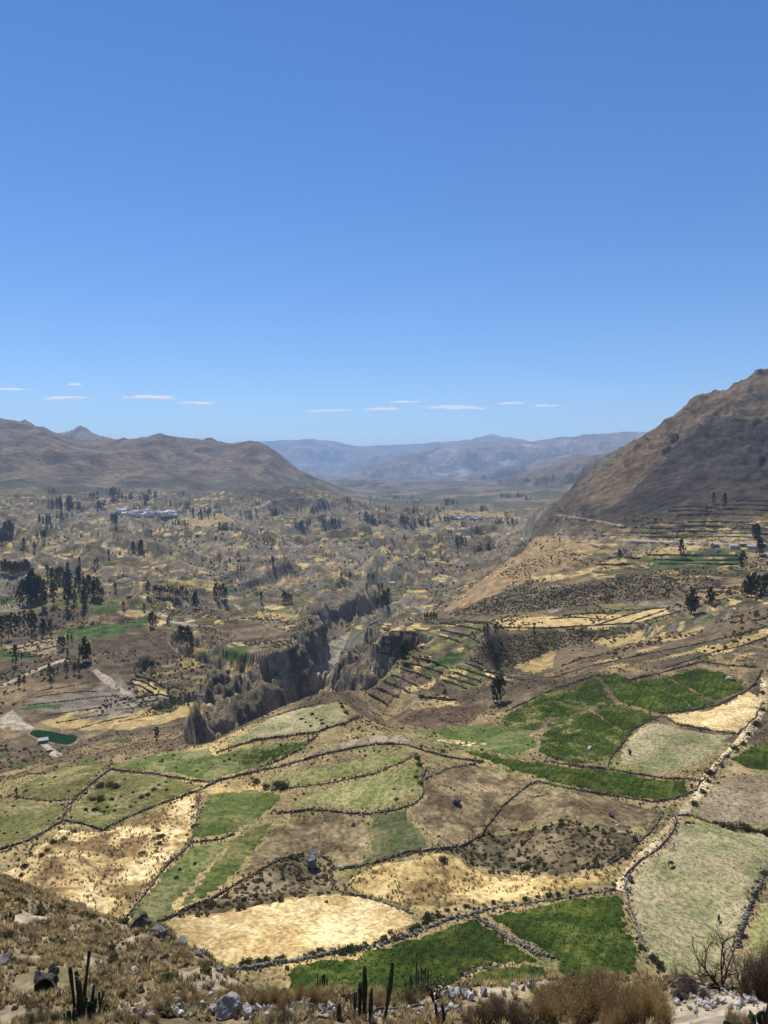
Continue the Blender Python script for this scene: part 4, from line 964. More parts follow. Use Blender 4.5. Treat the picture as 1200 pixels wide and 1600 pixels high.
# terrace walls of the middle and far slopes
def T_(lines, lab, grp, h=2.0, r0=385.0, r1=1000.0, st=0.8):
    for pts in lines:
        stone_wall(pts, lab, h=h, w=0.55 * h, r0=r0, r1=r1, st=st, gaps=0.12, grp=grp)
T_([[(735, 1031), (755, 1040)], [(727, 1037), (757, 1048)], [(718, 1045), (760, 1058)], [(710, 1052), (752, 1066)], [(700, 1058), (742, 1072)], [(692, 1064), (730, 1077)]], 'dark terrace wall stepping the small green plots', 'terrace walls of the green steps')
T_([[(645, 1028), (672, 1034), (698, 1044)], [(634, 1037), (660, 1042), (690, 1052)], [(625, 1046), (648, 1052), (672, 1062)], [(612, 1056), (632, 1063), (652, 1074)], [(600, 1065), (622, 1073), (640, 1083)], [(588, 1075), (604, 1082), (622, 1091)], [(575, 1086), (592, 1094), (606, 1103)]], 'curved terrace wall stepping the straw plots above the brown hollow', 'terrace walls of the straw steps')
T_([[(600, 986), (625, 988), (652, 991)], [(598, 996), (618, 998), (642, 1002)], [(592, 1006), (612, 1009), (634, 1013)], [(590, 1017), (606, 1022), (622, 1026)], [(698, 976), (725, 980), (750, 985)], [(688, 985), (712, 990), (735, 996)], [(684, 994), (700, 998), (716, 1003)]], 'terrace wall stepping the slope behind the dark tree pair', 'terrace walls behind the tree pair')
T_([[(757, 1050), (790, 1056), (815, 1063)], [(762, 1060), (780, 1064), (800, 1069)], [(655, 1094), (680, 1091), (700, 1093)], [(672, 1101), (694, 1099), (712, 1101)]], 'low terrace wall beside the scrub bluff and brown hollow', 'terrace walls by the scrub bluff')
T_([[(50, 1090), (100, 1083), (153, 1080)], [(58, 1080), (100, 1074), (140, 1066)], [(35, 1103), (100, 1096), (165, 1088), (205, 1092)], [(78, 1117), (120, 1111), (160, 1106)], [(88, 1130), (130, 1122), (170, 1116)], [(118, 1140), (160, 1128), (200, 1120)], [(180, 1110), (225, 1104), (262, 1100)], [(185, 1128), (225, 1120), (255, 1116)], [(215, 1098), (250, 1094), (280, 1096)]], 'long low terrace wall across the grey and straw strips near the pond', 'terrace walls near the pond', 1.0, 400, 800, 0.6)
T_([[(15, 1016), (60, 1006), (108, 998)], [(20, 1009), (60, 1001), (95, 996)], [(30, 1022), (62, 1016), (92, 1010)], [(5, 1025), (40, 1027), (66, 1024)]], 'terrace wall among the pale strips below the tree row', 'terrace walls of the pale strips', 1.2, 500, 1000)
T_([[(205, 1062), (225, 1066), (245, 1078)], [(200, 1068), (220, 1073), (238, 1084)], [(210, 1056), (235, 1062), (258, 1075)], [(215, 1090), (250, 1086), (282, 1092)]], 'short terrace wall stepping down below the dome hill', 'terrace walls below the dome hill', 1.8, 450, 900)
T_([[(770, 981), (850, 982), (940, 977), (1000, 974)], [(880, 962), (920, 958), (960, 959)], [(930, 978), (975, 963), (1020, 951)], [(985, 973), (1015, 962), (1042, 953)], [(960, 955), (1000, 953), (1045, 950)], [(1010, 971), (1040, 962), (1062, 956)], [(860, 968), (900, 965), (945, 968)]], 'thin wall dividing the striped fields under the bluff', 'walls of the striped fields', 1.6, 480, 900)
T_([[(x0, y), ((x0 + x1) / 2, y - 1 + (k % 3)), (x1, y + 1)] for k, (x0, x1, y) in enumerate([(1010, 1060, 818), (1075, 1180, 816), (990, 1050, 825), (1060, 1130, 823), (1140, 1200, 826), (985, 1040, 832), (1050, 1120, 831), (1130, 1200, 834), (1000, 1080, 839), (1090, 1190, 840), (1010, 1150, 868), (1020, 1155, 875), (1030, 1155, 882), (950, 1000, 872), (930, 985, 882), (1085, 1150, 920), (1090, 1150, 926)])], 'terrace wall in the stacked fields around the hamlet', 'terrace walls round the hamlet', 2.6, 560, 1300, 1.6)
T_([[(x0, y), ((x0 + x1) / 2, y - 1), (x1, y + 1)] for x0, x1, y in [(1050, 1120, 793), (1130, 1200, 790), (1045, 1110, 799), (1120, 1200, 797), (1060, 1190, 805), (1150, 1200, 783)]], 'dark terrace wall on the burnt foot of the mountain', 'terrace walls on the burnt slope', 3.4, 850, 1500, 2.0)

# ------------------------------------------------------------------ boulders
def rock_mesh(name, seed, sub=3, rough=0.28, sharp=2):
    bm = bmesh.new(); bmesh.ops.create_icosphere(bm, subdivisions=sub, radius=0.5)
    r = np.random.default_rng(seed)
    V = np.array([v.co[:] for v in bm.verts])
    for k in range(15):        # flat facets cut off the ball
        n = r.normal(size=3); n /= np.linalg.norm(n); d = r.uniform(0.22, 0.38)
        s = V @ n; V = V - np.outer(np.clip(s - d, 0, None), n)
    dsp = fbm(V[:, 0] * 3 + seed, V[:, 1] * 3 + V[:, 2] * 2.3, 4, seed % 50) * rough * 0.55 - np.abs(noise(V[:, 0] * 4 + V[:, 2] * 2 + seed, V[:, 1] * 4 - V[:, 2] * 3, 5)) * rough * 0.5
    V = V * (1 + dsp[:, None])
    for v, c in zip(bm.verts, V): v.co = c
    me = bpy.data.meshes.new(name); bm.to_mesh(me); bm.free()
    return me
ROCKS = [rock_mesh('rock_%d' % i, 40 + i, 4) for i in range(8)]
ROCKL_ = [rock_mesh('rock_small_%d' % i, 70 + i, 2) for i in range(8)]
def boulder(px, py, wpx, hpx, lab, mat, seed=0, r0=120.0, name='boulder', cat='boulder', deep=1.0, rot=None, tilt=0.0, grp=None):
    p = hits([px], [py], r0)[0]; s = math.hypot(p[0], p[1]) / FPX
    me = ROCKS[seed % 8].copy(); me.materials.clear(); me.materials.append(mat)
    o = link(name, me)
    o.scale = (wpx * s * 1.1, wpx * s * deep, hpx * s * 1.3)
    o.location = (p[0], p[1], p[2] + hpx * s * 0.38)
    o.rotation_euler = (tilt, 0.1, rot if rot is not None else seed * 1.3)
    return tag(o, lab, cat, grp)
boulder(488, 1357, 26, 30, 'big split grey boulder where two walls meet', rock_mat, 1, rot=0.2)
boulder(534, 1358, 12, 8, 'small pale boulder at the bend of the curving wall', white_rock, 2)
boulder(467, 1377, 11, 8, 'dark boulder in the scrub below the split boulder', rock_dark, 3)
boulder(471, 1375, 5, 4, 'white stone beside the dark scrub boulder', white_rock, 4)
boulder(712, 1256, 16, 10, 'dark rock in the middle of the fallow field', rock_dark, 5)
boulder(705, 1233, 7, 4, 'small dark rock near the top of the fallow field', rock_dark, 6)
boulder(551, 1291, 10, 5, 'flat dark rock on the brown knoll', rock_dark, 7)
boulder(955, 1277, 12, 8, 'dark boulder on the brown hill by the lane', rock_dark, 1)
boulder(965, 1292, 8, 5, 'pale stone on the scrub hill by the lane', white_rock, 2)
boulder(992, 1313, 13, 12, 'grey boulder at the end of the lane wall', rock_mat, 3)
boulder(918, 1374, 9, 7, 'grey boulder in the rough golden field', rock_mat, 4)
boulder(985, 1376, 15, 11, 'grey boulder at the pasture gate', rock_mat, 6)
boulder(977, 1390, 6, 20, 'white upright slab at the pasture gate', white_rock, 5)
boulder(1141, 1063, 14, 8, 'white boulder in the green terrace plot', white_rock, 2)
boulder(921, 1172, 10, 6, 'pale rock on the scalloped dry bank', white_rock, 7)
boulder(984, 1180, 6, 10, 'dark upright rock in the pale pasture', rock_dark, 1)
boulder(510, 1411, 10, 5, 'dark rock on the pale stubble', rock_dark, 0)
boulder(610, 1457, 12, 6, 'dark stone heap at the stubble corner', rock_dark, 3)
boulder(1163, 1418, 5, 5, 'pale stone by the thick rubble wall', white_rock, 5)
boulder(840, 1245, 6, 4, 'grey stone on the brown hill top', rock_mat, 3)
for i, (px, py, w) in enumerate([(576, 1484, 9), (590, 1481, 8), (603, 1474, 6), (650, 1461, 9), (665, 1455, 7), (674, 1448, 7), (682, 1443, 9), (695, 1440, 6), (456, 1502, 10), (627, 1468, 6)]):
    boulder(px, py, w, w * 0.75, ['wide', 'second', 'small', 'round', 'middle', 'low', 'tall', 'end', 'first', 'lone'][i] + ' pale boulder set in the rubble wall above the large alfalfa', white_rock if i % 3 else rock_mat, i, grp='boulders in the rubble wall')
# rocks of the spur
boulder(222, 1452, 44, 30, 'black craggy outcrop jutting from the spur', rock_dark, 4, r0=15, rot=0.4, deep=0.8)
boulder(247, 1462, 30, 20, 'grey outcrop beside the black crag', rock_mat, 2, r0=15)
boulder(262, 1468, 22, 16, 'low grey rock trailing down the spur edge', rock_mat, 6, r0=15)
boulder(286, 1476, 20, 12, 'grey rib of rock on the spur edge', rock_mat, 1, r0=15)
boulder(312, 1493, 18, 12, 'weathered rock rib lower on the spur edge', rock_mat, 3, r0=15)
boulder(341, 1517, 16, 8, 'small rock rib near the foot of the spur', rock_mat, 5, r0=15)
hb = boulder(70, 1552, 44, 40, 'black hollow boulder on the grassy slope', rock_dark, 2, r0=12, rot=0.0)
for v in hb.data.vertices:      # the hollow opens downhill
    c = v.co; k = max(0.0, -c.y - 0.10 - 1.1 * (c.x * c.x + (c.z + 0.05) ** 2)); v.co.y += 2.4 * k
boulder(85, 1520, 22, 14, 'dark cap rock above the hollow boulder', rock_dark, 6, r0=12)
boulder(68, 1562, 12, 10, 'small grey rock at the mouth of the hollow boulder', rock_mat, 7, r0=12)
boulder(6, 1508, 34, 20, 'mottled grey boulder at the slope edge', rock_mat, 3, r0=12)
boulder(210, 1518, 14, 7, 'pale flat rock in the dry grass of the spur', white_rock, 1, r0=12)
boulder(208, 1527, 20, 9, 'grey flat rock in the dry grass of the spur', rock_mat, 4, r0=12)
boulder(326, 1545, 16, 8, 'flat grey rock near the foot of the grassy spur', rock_mat, 0, r0=12)
boulder(327, 1559, 12, 12, 'white rock below the flat grey rock', white_rock, 5, r0=12)
boulder(300, 1495, 12, 6, 'rounded pale rock on the grassy spur', white_rock, 6, r0=12)

# ------------------------------------------------------------------ foliage materials
def leaf_mat(name, a, b, c, scale=1.5, rnd_=0.2, trans=0.45):
    m = noise_mat(name, [(0.3, a), (0.5, b), (0.7, c)], scale, 3, 0.8, spec=0.12, randv=rnd_)
    nt = m.node_tree; b_ = nt.nodes['Principled BSDF']; tl = nt.nodes.new('ShaderNodeBsdfTranslucent'); mx = nt.nodes.new('ShaderNodeMixShader'); mx.inputs[0].default_value = trans
    src = b_.inputs['Base Color'].links[0].from_socket; nt.links.new(src, tl.inputs['Color'])
    nt.links.new(b_.outputs[0], mx.inputs[1]); nt.links.new(tl.outputs[0], mx.inputs[2]); nt.links.new(mx.outputs[0], nt.nodes['Material Output'].inputs['Surface'])
    return m
euc_leaf = leaf_mat('eucalyptus_leaf', (0.036, 0.050, 0.020), (0.056, 0.070, 0.030), (0.095, 0.104, 0.048), 0.35, 0.25)
bark = noise_mat('eucalyptus_bark', [(0.3, (0.09, 0.07, 0.05)), (0.7, (0.20, 0.165, 0.13))], 3.0)
bush_leaf = leaf_mat('bush_leaf', (0.050, 0.062, 0.020), (0.085, 0.095, 0.032), (0.150, 0.145, 0.055), 2.0, 0.35)
dark_bush = leaf_mat('dark_bush_leaf', (0.060, 0.062, 0.026), (0.096, 0.092, 0.040), (0.155, 0.135, 0.066), 2.0, 0.4)
brown_twig = leaf_mat('brown_twig', (0.165, 0.105, 0.052), (0.260, 0.172, 0.085), (0.390, 0.270, 0.135), 2.5, 0.2)
gold_twig = leaf_mat('golden_twig', (0.220, 0.155, 0.050), (0.360, 0.265, 0.095), (0.520, 0.400, 0.170), 2.5, 0.25)
lime_leaf = leaf_mat('broom_leaf', (0.130, 0.130, 0.024), (0.230, 0.215, 0.045), (0.360, 0.310, 0.085), 2.5, 0.15)
tuft_dry = leaf_mat('tussock_dry', (0.340, 0.255, 0.125), (0.500, 0.395, 0.205), (0.640, 0.530, 0.310), 3.0, 0.35)
tuft_brown = leaf_mat('tussock_brown', (0.150, 0.110, 0.060), (0.225, 0.168, 0.095), (0.330, 0.255, 0.150), 3.0, 0.35)
tuft_green = leaf_mat('tussock_green', (0.040, 0.064, 0.010), (0.062, 0.088, 0.015), (0.120, 0.130, 0.030), 3.0, 0.3)
tuft_pale = leaf_mat('tussock_pale', (0.180, 0.180, 0.075), (0.290, 0.260, 0.125), (0.420, 0.350, 0.190), 3.0, 0.35)
grey_twig = leaf_mat('bare_twig', (0.050, 0.038, 0.030), (0.085, 0.066, 0.052), (0.150, 0.125, 0.105), 2.5, 0.1)
pale_twig = leaf_mat('pale_twig', (0.16, 0.13, 0.11), (0.26, 0.22, 0.19), (0.42, 0.37, 0.33), 2.5, 0.1)

def tube(P, R, n=5):
    """rings round a path; returns verts, faces"""
    P = np.asarray(P, float); m = len(P)
    T = np.gradient(P, axis=0); T /= np.linalg.norm(T, axis=1)[:, None] + 1e-9
    ref = np.where(np.abs(T[:, 2:3]) > 0.9, np.array([[1.0, 0, 0]]), np.array([[0, 0, 1.0]]))
    U = np.cross(T, ref); U /= np.linalg.norm(U, axis=1)[:, None] + 1e-9
    W = np.cross(T, U)
    a = np.arange(n) * 2 * PI / n
    V = P[:, None, :] + (U[:, None, :] * np.cos(a)[None, :, None] + W[:, None, :] * np.sin(a)[None, :, None]) * np.asarray(R, float)[:, None, None]
    idx = np.arange(m * n).reshape(m, n)
    F = np.stack([idx[:-1], np.roll(idx[:-1], -1, 1), np.roll(idx[1:], -1, 1), idx[1:]], -1).reshape(-1, 4)
    F = F.tolist() + [list(range(n))[::-1], list(range((m - 1) * n, m * n))]
    return V.reshape(-1, 3), F

class MB:
    def __init__(s): s.V = []; s.F = []; s.n = 0
    def add(s, V, F):
        s.V.append(np.asarray(V, float)); s.F += [tuple(int(i) + s.n for i in f) for f in F]; s.n += len(V)
    def mesh(s, name, smooth=False):
        me = bpy.data.meshes.new(name); me.from_pydata([tuple(v) for v in np.concatenate(s.V)], [], s.F)
        if smooth: me.polygons.foreach_set('use_smooth', np.ones(len(me.polygons), bool))
        return me

def leaf_quads(P, size, r, droop=0.0, aspect=2.2):
    """one small leaf face at each point, turned every way"""
    n = len(P)
    A = r.normal(size=(n, 3)); A[:, 2] -= droop; A /= np.linalg.norm(A, axis=1)[:, None]
    B = np.cross(A, r.normal(size=(n, 3))); B /= np.linalg.norm(B, axis=1)[:, None] + 1e-9
    s = (size * r.uniform(0.6, 1.4, n))[:, None]
    V = np.stack([P - A * s, P + B * s / aspect, P + A * s, P - B * s / aspect], 1)
    F = np.arange(n * 4).reshape(n, 4)
    return V.reshape(-1, 3), F

# ------------------------------------------------------------------ eucalyptus trees (height 1, scaled)
def make_tree(seed, slim, low=0.18, n_cl=46, per=34, lean=0.03):
    r = np.random.default_rng(seed)
    t = MB(); tp = [(lean * r.normal() * k, lean * r.normal() * k, k * 0.93) for k in np.linspace(0, 1, 7)]
    tp[0] = (0, 0, -0.02)
    t.add(*tube(tp, np.linspace(0.017, 0.003, 7), 6))
    cl = []
    for i in range(n_cl):
        h = low + (1 - low) * r.random() ** 0.85
        env = slim * (0.45 + 0.75 * math.sin(PI * min(1, ((h - low) / (1 - low)) * 0.9 + 0.12)) ** 0.8) * r.uniform(0.35, 1.15)
        a = r.uniform(0, 2 * PI)
        c = np.array([math.cos(a) * env, math.sin(a) * env, h * 0.97])
        base = np.array(tp[min(6, max(1, int(h * 0.8 * 6)))])
        if i % 2 == 0:
            mid = (base + c) / 2 + np.array([0, 0, -0.01]); t.add(*tube([base, mid, c], [0.005, 0.0035, 0.0015], 4))
        cl.append((c, slim * r.uniform(0.22, 0.46)))
    P = []
    for c, s in cl:
        d = r.normal(size=(per, 3)); d /= np.linalg.norm(d, axis=1)[:, None]
        P.append(c + d * (r.random((per, 1)) ** 0.5) * s * np.array([1, 1, 1.25]))
    P = np.concatenate(P)
    V, F = leaf_quads(P, 0.017 + slim * 0.05, r, 0.5)
    crown = mesh_from('eucalyptus_crown', V, F); crown.materials.append(euc_leaf)
    trunk = t.mesh('eucalyptus_trunk', True); trunk.materials.append(bark)
    return trunk, crown
TREES = [make_tree(3, 0.115), make_tree(5, 0.14, 0.12), make_tree(8, 0.095, 0.22), make_tree(13, 0.13, 0.10, 50), make_tree(21, 0.17, 0.15, 50), make_tree(34, 0.08, 0.30, 34)]

ORD = ['first', 'second', 'third', 'fourth', 'fifth', 'sixth', 'seventh', 'eighth', 'ninth', 'tenth', 'eleventh', 'twelfth', 'thirteenth', 'fourteenth', 'fifteenth', 'sixteenth', 'seventeenth', 'eighteenth', 'nineteenth', 'twentieth', 'twenty-first', 'twenty-second', 'twenty-third', 'twenty-fourth']
n_tree = 0
def tree(px, py, hpx, lab, grp, kind=None, r0=330.0):
    global n_tree
    p = hits([px], [py], r0)[0]
    s = math.hypot(p[0], p[1]) / FPX * hpx * 1.06
    k = kind if kind is not None else int(rng.choice([0, 1, 2, 2, 0, 3, 5], 1)[0])
    rt = empty('eucalyptus_tree', (p[0], p[1], p[2] - 0.01 * s))
    rt.scale = (s, s, s); rt.rotation_euler = (0, 0, rng.uniform(0, 6.28))
    tag(rt, lab, 'tree', grp)
    link('trunk', TREES[k][0], None, rt); link('crown', TREES[k][1], None, rt)
    n_tree += 1
def grove(poly, n, h0, h1, lab, grp, kind=None, r0=330.0):
    xs = [q[0] for q in poly]; ys = [q[1] for q in poly]; c = 0
    while c < n:
        x = rng.uniform(min(xs), max(xs)); y = rng.uniform(min(ys), max(ys))
        if inpoly(np.array([x]), np.array([y]), poly)[0]:
            tree(x, y, rng.uniform(h0, h1), lab, grp, kind, r0); c += 1
G1 = 'eucalyptus in the big dark grove'
L1 = 'dark eucalyptus in the big grove above the green plots'
grove([(28, 952), (45, 930), (70, 935), (92, 952), (62, 955)], 15, 24, 38, L1, G1)
grove([(72, 912), (100, 906), (140, 918), (162, 934), (150, 936), (110, 930)], 20, 21, 30, L1, G1)
for x, y, h in ((106, 952, 44), (131, 951, 28), (115, 944, 22), (132, 946, 24), (50, 934, 40), (30, 952, 30), (155, 933, 18), (160, 935, 16)): tree(x, y, h, L1, G1)
L2, G2 = 'dark eucalyptus in the row above the pale strip terraces', 'eucalyptus row by the pale strips'
row2 = []
for x, y, h in ((2, 1010, 42), (14, 999, 34), (24, 991, 30), (31, 993, 33), (38, 987, 30), (50, 995, 40), (8, 986, 24), (18, 984, 24), (44, 986, 26), (53, 992, 30)): row2.append((x, y, h))
for k, (x, y, h) in enumerate(sorted(row2)[::-1]): tree(x, y, h, ORD[k] + ' eucalyptus from the small clump in the row above the pale strip terraces', G2)
for x, y, h in ((66, 995, 26), (70, 996, 24), (79, 997, 25)): tree(x, y, h, 'eucalyptus in the small clump at the end of the tree row', 'small clump by the tree row', 3)
tree(24, 1039, 28, 'lone dark eucalyptus above the pale track', None, 3); tree(34, 1036, 16, 'spindly eucalyptus beside the lone dark one', None, 5)
for x, y, h in ((92, 1017, 20), (97, 1014, 18), (100, 1012, 16), (106, 1004, 12), (112, 1003, 10), (106, 1028, 14)): tree(x, y, h, 'small eucalyptus lining the track to the bare dome hill', 'trees lining the track', 3)
for x, y, h in ((130, 1035, 34), (134, 1034, 37), (138, 1033, 28)): tree(x, y, h, 'tall eucalyptus at the foot of the bare dome hill', 'trees at the dome hill', 1)
for x, y, h in ((78, 1060, 20), (84, 1062, 17), (104, 1055, 20), (116, 1053, 18), (124, 1054, 22), (30, 1075, 18), (38, 1076, 20), (80, 1072, 14)): tree(x, y, h, 'eucalyptus below the pale track near the grey terraces', 'trees below the pale track')
L3, G3 = 'dark eucalyptus in the straight windbreak beside the straw plot', 'windbreak trees'
for k in range(13): tree(241 + k * 4.1 + rng.normal(0, 0.6), 932.5 + rng.normal(0, 0.8), rng.uniform(12, 19), ORD[k] + ' windbreak eucalyptus counted from the tall one off its end', G3)
tree(231, 931, 24, 'tall eucalyptus standing off the end of the windbreak', None, 0)
for x, y, h in ((338, 934, 22), (343, 933, 18), (348, 935, 22), (353, 943, 24), (335, 932, 14)): tree(x, y, h, 'dark eucalyptus in the clump on the round brown mound', 'clump on the brown mound', 3)
for x, y, h in ((302, 951, 20), (306, 951, 26)): tree(x, y, h, 'eucalyptus standing alone below the brown mound', 'pair below the brown mound', 3)
for x, y, h in ((234, 979, 20), (238, 979, 22), (243, 977, 16), (265, 976, 16), (262, 977, 12)): tree(x, y, h, 'eucalyptus on the saddle behind the bare dome hill', 'trees behind the dome hill')
for x, y, h in ((280, 998, 20), (284, 1003, 24), (288, 1006, 26), (293, 1007, 28), (298, 1010, 22), (300, 1024, 18)): tree(x, y, h, 'dark eucalyptus in the grove above the gorge rim', 'grove above the gorge rim', 3)
tree(180, 923, 12, 'small eucalyptus at a track bend by the big grove', None, 4); tree(193, 951, 11, 'small round tree beside the dark pond hollow', None, 4); tree(225, 954, 10, 'small tree behind the dark pond hollow', None, 4)
tree(245, 1176, 26, 'slim dark eucalyptus at the gorge cliff edge', None, 0, 360); tree(215, 1090, 14, 'thin eucalyptus on the grey terraces', None, 5); tree(295, 1104, 20, 'thin eucalyptus on the gorge brink', None, 5)
tree(240, 1046, 12, 'small eucalyptus at the lower edge of the dome hill', None, 4); tree(236, 1048, 14, 'twin small eucalyptus at the lower edge of the dome hill', None, 4)
for x, y, h in ((408, 941, 16), (443, 943, 20), (447, 943, 17), (451, 942, 15), (455, 942, 13)): tree(x, y, h, 'eucalyptus on the brink of the grey badland cliff', 'trees on the badland brink', 3)
for x, y, h in ((533, 906, 11), (547, 906, 12), (575, 908, 12), (573, 924, 13)): tree(x, y, h, 'solitary dark tree among the valley floor plots', 'solitary valley floor trees', 3)
for x, y, h in ((592, 926, 14), (597, 927, 16), (600, 938, 16), (607, 941, 22), (603, 944, 20), (597, 951, 20), (605, 953, 16), (590, 948, 14)): tree(x, y, h, 'dark eucalyptus in the grove by the river bend', 'grove by the river bend', 3)
for x, y, h in ((664, 970, 12), (668, 971, 15), (673, 972, 16), (678, 971, 15), (682, 970, 12)): tree(x, y, h, 'dark eucalyptus in the clump on the gorge shoulder', 'clump on the gorge shoulder', 3)
for x, y, h in ((629, 1034, 30), (633, 1035, 36)): tree(x, y, h, 'dark eucalyptus pair standing on the middle terraces', 'pair on the middle terraces', 1)
for x, y, h in ((772, 1098, 40), (777, 1100, 46), (783, 1096, 42)): tree(x, y, h, 'tall eucalyptus in the trio above the green plots', 'trio above the green plots', 0)
tree(695, 1091, 14, 'small dark tree above the brown hollow', None, 4)
for x, y, h in ((757, 994, 16), (762, 994, 19), (775, 993, 18)): tree(x, y, h, 'eucalyptus on the edge of the dark scrub bluff', 'trees on the scrub bluff', 3)
tree(835, 1004, 30, 'slender bare-trunked eucalyptus above the dark scrub', None, 5)
tree(427, 883, 12, 'eucalyptus under the tan badland slope', None, 3); tree(688, 869, 9, 'small tree above the hairpin track', None, 4)
tree(968, 878, 18, 'sparse eucalyptus on the terrace fields under the mountain', None, 4); tree(1065, 872, 27, 'broad dark eucalyptus beside the green terraces', None, 3)
for x, y, h in ((1080, 961, 40), (1084, 960, 36), (1078, 958, 28)): tree(x, y, h, 'tall dark eucalyptus at the end of the striped fields', 'clump by the striped fields', 1)
for x, y, h in ((1108, 948, 26), (1112, 947, 28)): tree(x, y, h, 'dark eucalyptus pair uphill of the striped fields', 'pair uphill of the striped fields', 1)
for x, y, h in ((1160, 889, 27), (1158, 889, 22)): tree(x, y, h, 'slim eucalyptus pair beside the green terraces', 'slim pair by the green terraces', 0)
for x, y, h in ((1186, 867, 22), (1190, 866, 20), (1178, 842, 20), (1183, 843, 22), (1186, 842, 18)): tree(x, y, h, 'eucalyptus among the hamlet houses', 'hamlet trees', 3)
for x, y, h in ((1163, 933, 24), (1168, 933, 30), (1174, 932, 28), (1179, 931, 32), (1185, 930, 28), (1191, 931, 28), (1197, 931, 30), (1204, 930, 28), (1171, 929, 22)): tree(x, y, h, 'dark eucalyptus in the grove on the hillside shoulder', 'grove on the hillside shoulder', 3)
for x, y, h in ((1115, 788, 17), (1132, 795, 22), (1104, 801, 10)): tree(x, y, h, 'eucalyptus on the burnt terraces of the mountain', 'trees on the burnt terraces', 3)
# farther trees
LF, GF = 'eucalyptus dotted over the far valley terraces', 'far valley trees'
for x, y, h in ((66, 847, 18), (70, 846, 16), (37, 863, 20), (54, 861, 14), (17, 839, 22), (8, 836, 18), (3, 851, 16), (20, 832, 14), (12, 850, 14), (105, 820, 9), (75, 812, 9), (153, 842, 10), (170, 870, 11), (224, 826, 9), (250, 834, 9), (237, 836, 9),
                (120, 902, 14), (152, 884, 13), (148, 886, 12), (124, 886, 15), (371, 893, 11), (376, 893, 10), (381, 894, 9), (425, 880, 12), (445, 878, 8), (510, 873, 9), (517, 874, 8), (523, 874, 10), (538, 884, 8), (657, 878, 9), (663, 878, 10), (668, 878, 9), (715, 868, 8), (334, 872, 6), (343, 872, 7), (327, 872, 6)): tree(x, y, h, LF, GF, None, 600)
for k in range(16): tree(45 - k * 2.8, 897 + rng.normal(0, 2), rng.uniform(12, 19), ORD[k] + ' eucalyptus from the big grove in the long row above the tan field', 'long row above the tan field', 3, 700)
grove([(204, 858), (222, 856), (224, 861), (204, 862)], 8, 10, 14, 'eucalyptus in the compact clump below the brown knoll', 'compact far clump', 3, 900)
for x, y, h in ((74, 903, 20), (80, 905, 14), (92, 904, 18), (98, 903, 16)): tree(x, y, h, 'tall eucalyptus leading into the big dark grove', 'trees leading into the grove', 0, 700)
grove([(0, 838), (24, 825), (24, 842), (0, 852)], 8, 12, 20, 'dark eucalyptus at the foot of the brown ridge', 'trees under the brown ridge', 3, 900)
LW = 'eucalyptus in the dark wood around the white village'
for poly, n, h0, h1 in (([(170, 812), (184, 810), (184, 820), (172, 822)], 8, 10, 15), ([(92, 790), (110, 786), (112, 796), (94, 800)], 8, 12, 18), ([(300, 804), (336, 803), (336, 809), (300, 810)], 12, 8, 11), ([(375, 800), (402, 800), (402, 806), (375, 806)], 7, 7, 9)):
    grove(poly, n, h0, h1, LW, 'trees round the white village', 3, 1200)
print('TREES', n_tree)

# woods too far to count: one mass each
def far_wood(name, lab, areas, r0=900.0):
    px, py, hh = [], [], []
    for (x0, x1, y0, y1, n, h) in areas:
        m = max(1, n // 7); cx_ = rng.uniform(x0, x1, m); cy_ = rng.uniform(y0, y1, m); i_ = rng.integers(0, m, n)
        px.append(cx_[i_] + rng.normal(0, 4.5, n)); py.append(cy_[i_] + rng.normal(0, 1.0, n)); hh.append(h * rng.uniform(0.5, 1.25, n))
    px = np.concatenate(px); py = np.concatenate(py); hh = np.concatenate(hh)
    W = hits(px, py, r0); r = np.hypot(W[:, 0], W[:, 1]); H = r / FPX * hh
    g = np.random.default_rng(5); allV = []
    for i in range(len(W)):
        n = 26
        t = g.random(n); rad = H[i] * 0.17 * np.sin(PI * np.clip(t * 0.85 + 0.15, 0, 1))
        a = g.uniform(0, 6.28, n); P = np.column_stack([np.cos(a) * rad * g.random(n) ** 0.5, np.sin(a) * rad * g.random(n) ** 0.5, t * H[i] * 0.95])
        V, F = leaf_quads(P + W[i], H[i] * 0.12, g, 0.3, 1.5); allV.append(V)
    V = np.concatenate(allV); F = np.arange(len(V)).reshape(-1, 4)
    tag(link(name, mesh_from(name, V, F), euc_leaf), lab, kind='stuff')
far_wood('distant_woodland', 'dark scattered woods on the far valley floor', [
    (425, 442, 802, 809, 8, 9), (460, 478, 815, 824, 12, 10), (480, 500, 818, 824, 6, 9), (495, 530, 812, 819, 22, 9), (552, 584, 812, 827, 26, 12), (345, 364, 820, 827, 12, 9), (145, 184, 772, 784, 34, 9), (205, 256, 772, 782, 34, 8),
    (630, 697, 812, 824, 60, 9), (714, 736, 842, 850, 16, 9), (735, 768, 846, 862, 26, 9), (672, 688, 845, 852, 9, 8), (684, 704, 832, 840, 12, 7), (757, 772, 790, 800, 10, 8), (700, 736, 785, 794, 26, 7), (770, 805, 806, 818, 26, 7), (640, 700, 786, 800, 30, 6), (760, 840, 770, 785, 30, 6),
    (0, 330, 770, 800, 130, 7), (330, 560, 785, 812, 70, 6), (560, 640, 774, 790, 40, 5), (40, 100, 806, 816, 22, 9), (100, 180, 790, 808, 40, 8), (420, 470, 795, 806, 16, 7), (600, 660, 796, 806, 24, 7), (700, 770, 815, 835, 24, 7), (580, 640, 825, 845, 14, 6), (190, 300, 812, 826, 22, 7), (60, 170, 818, 840, 20, 7)])

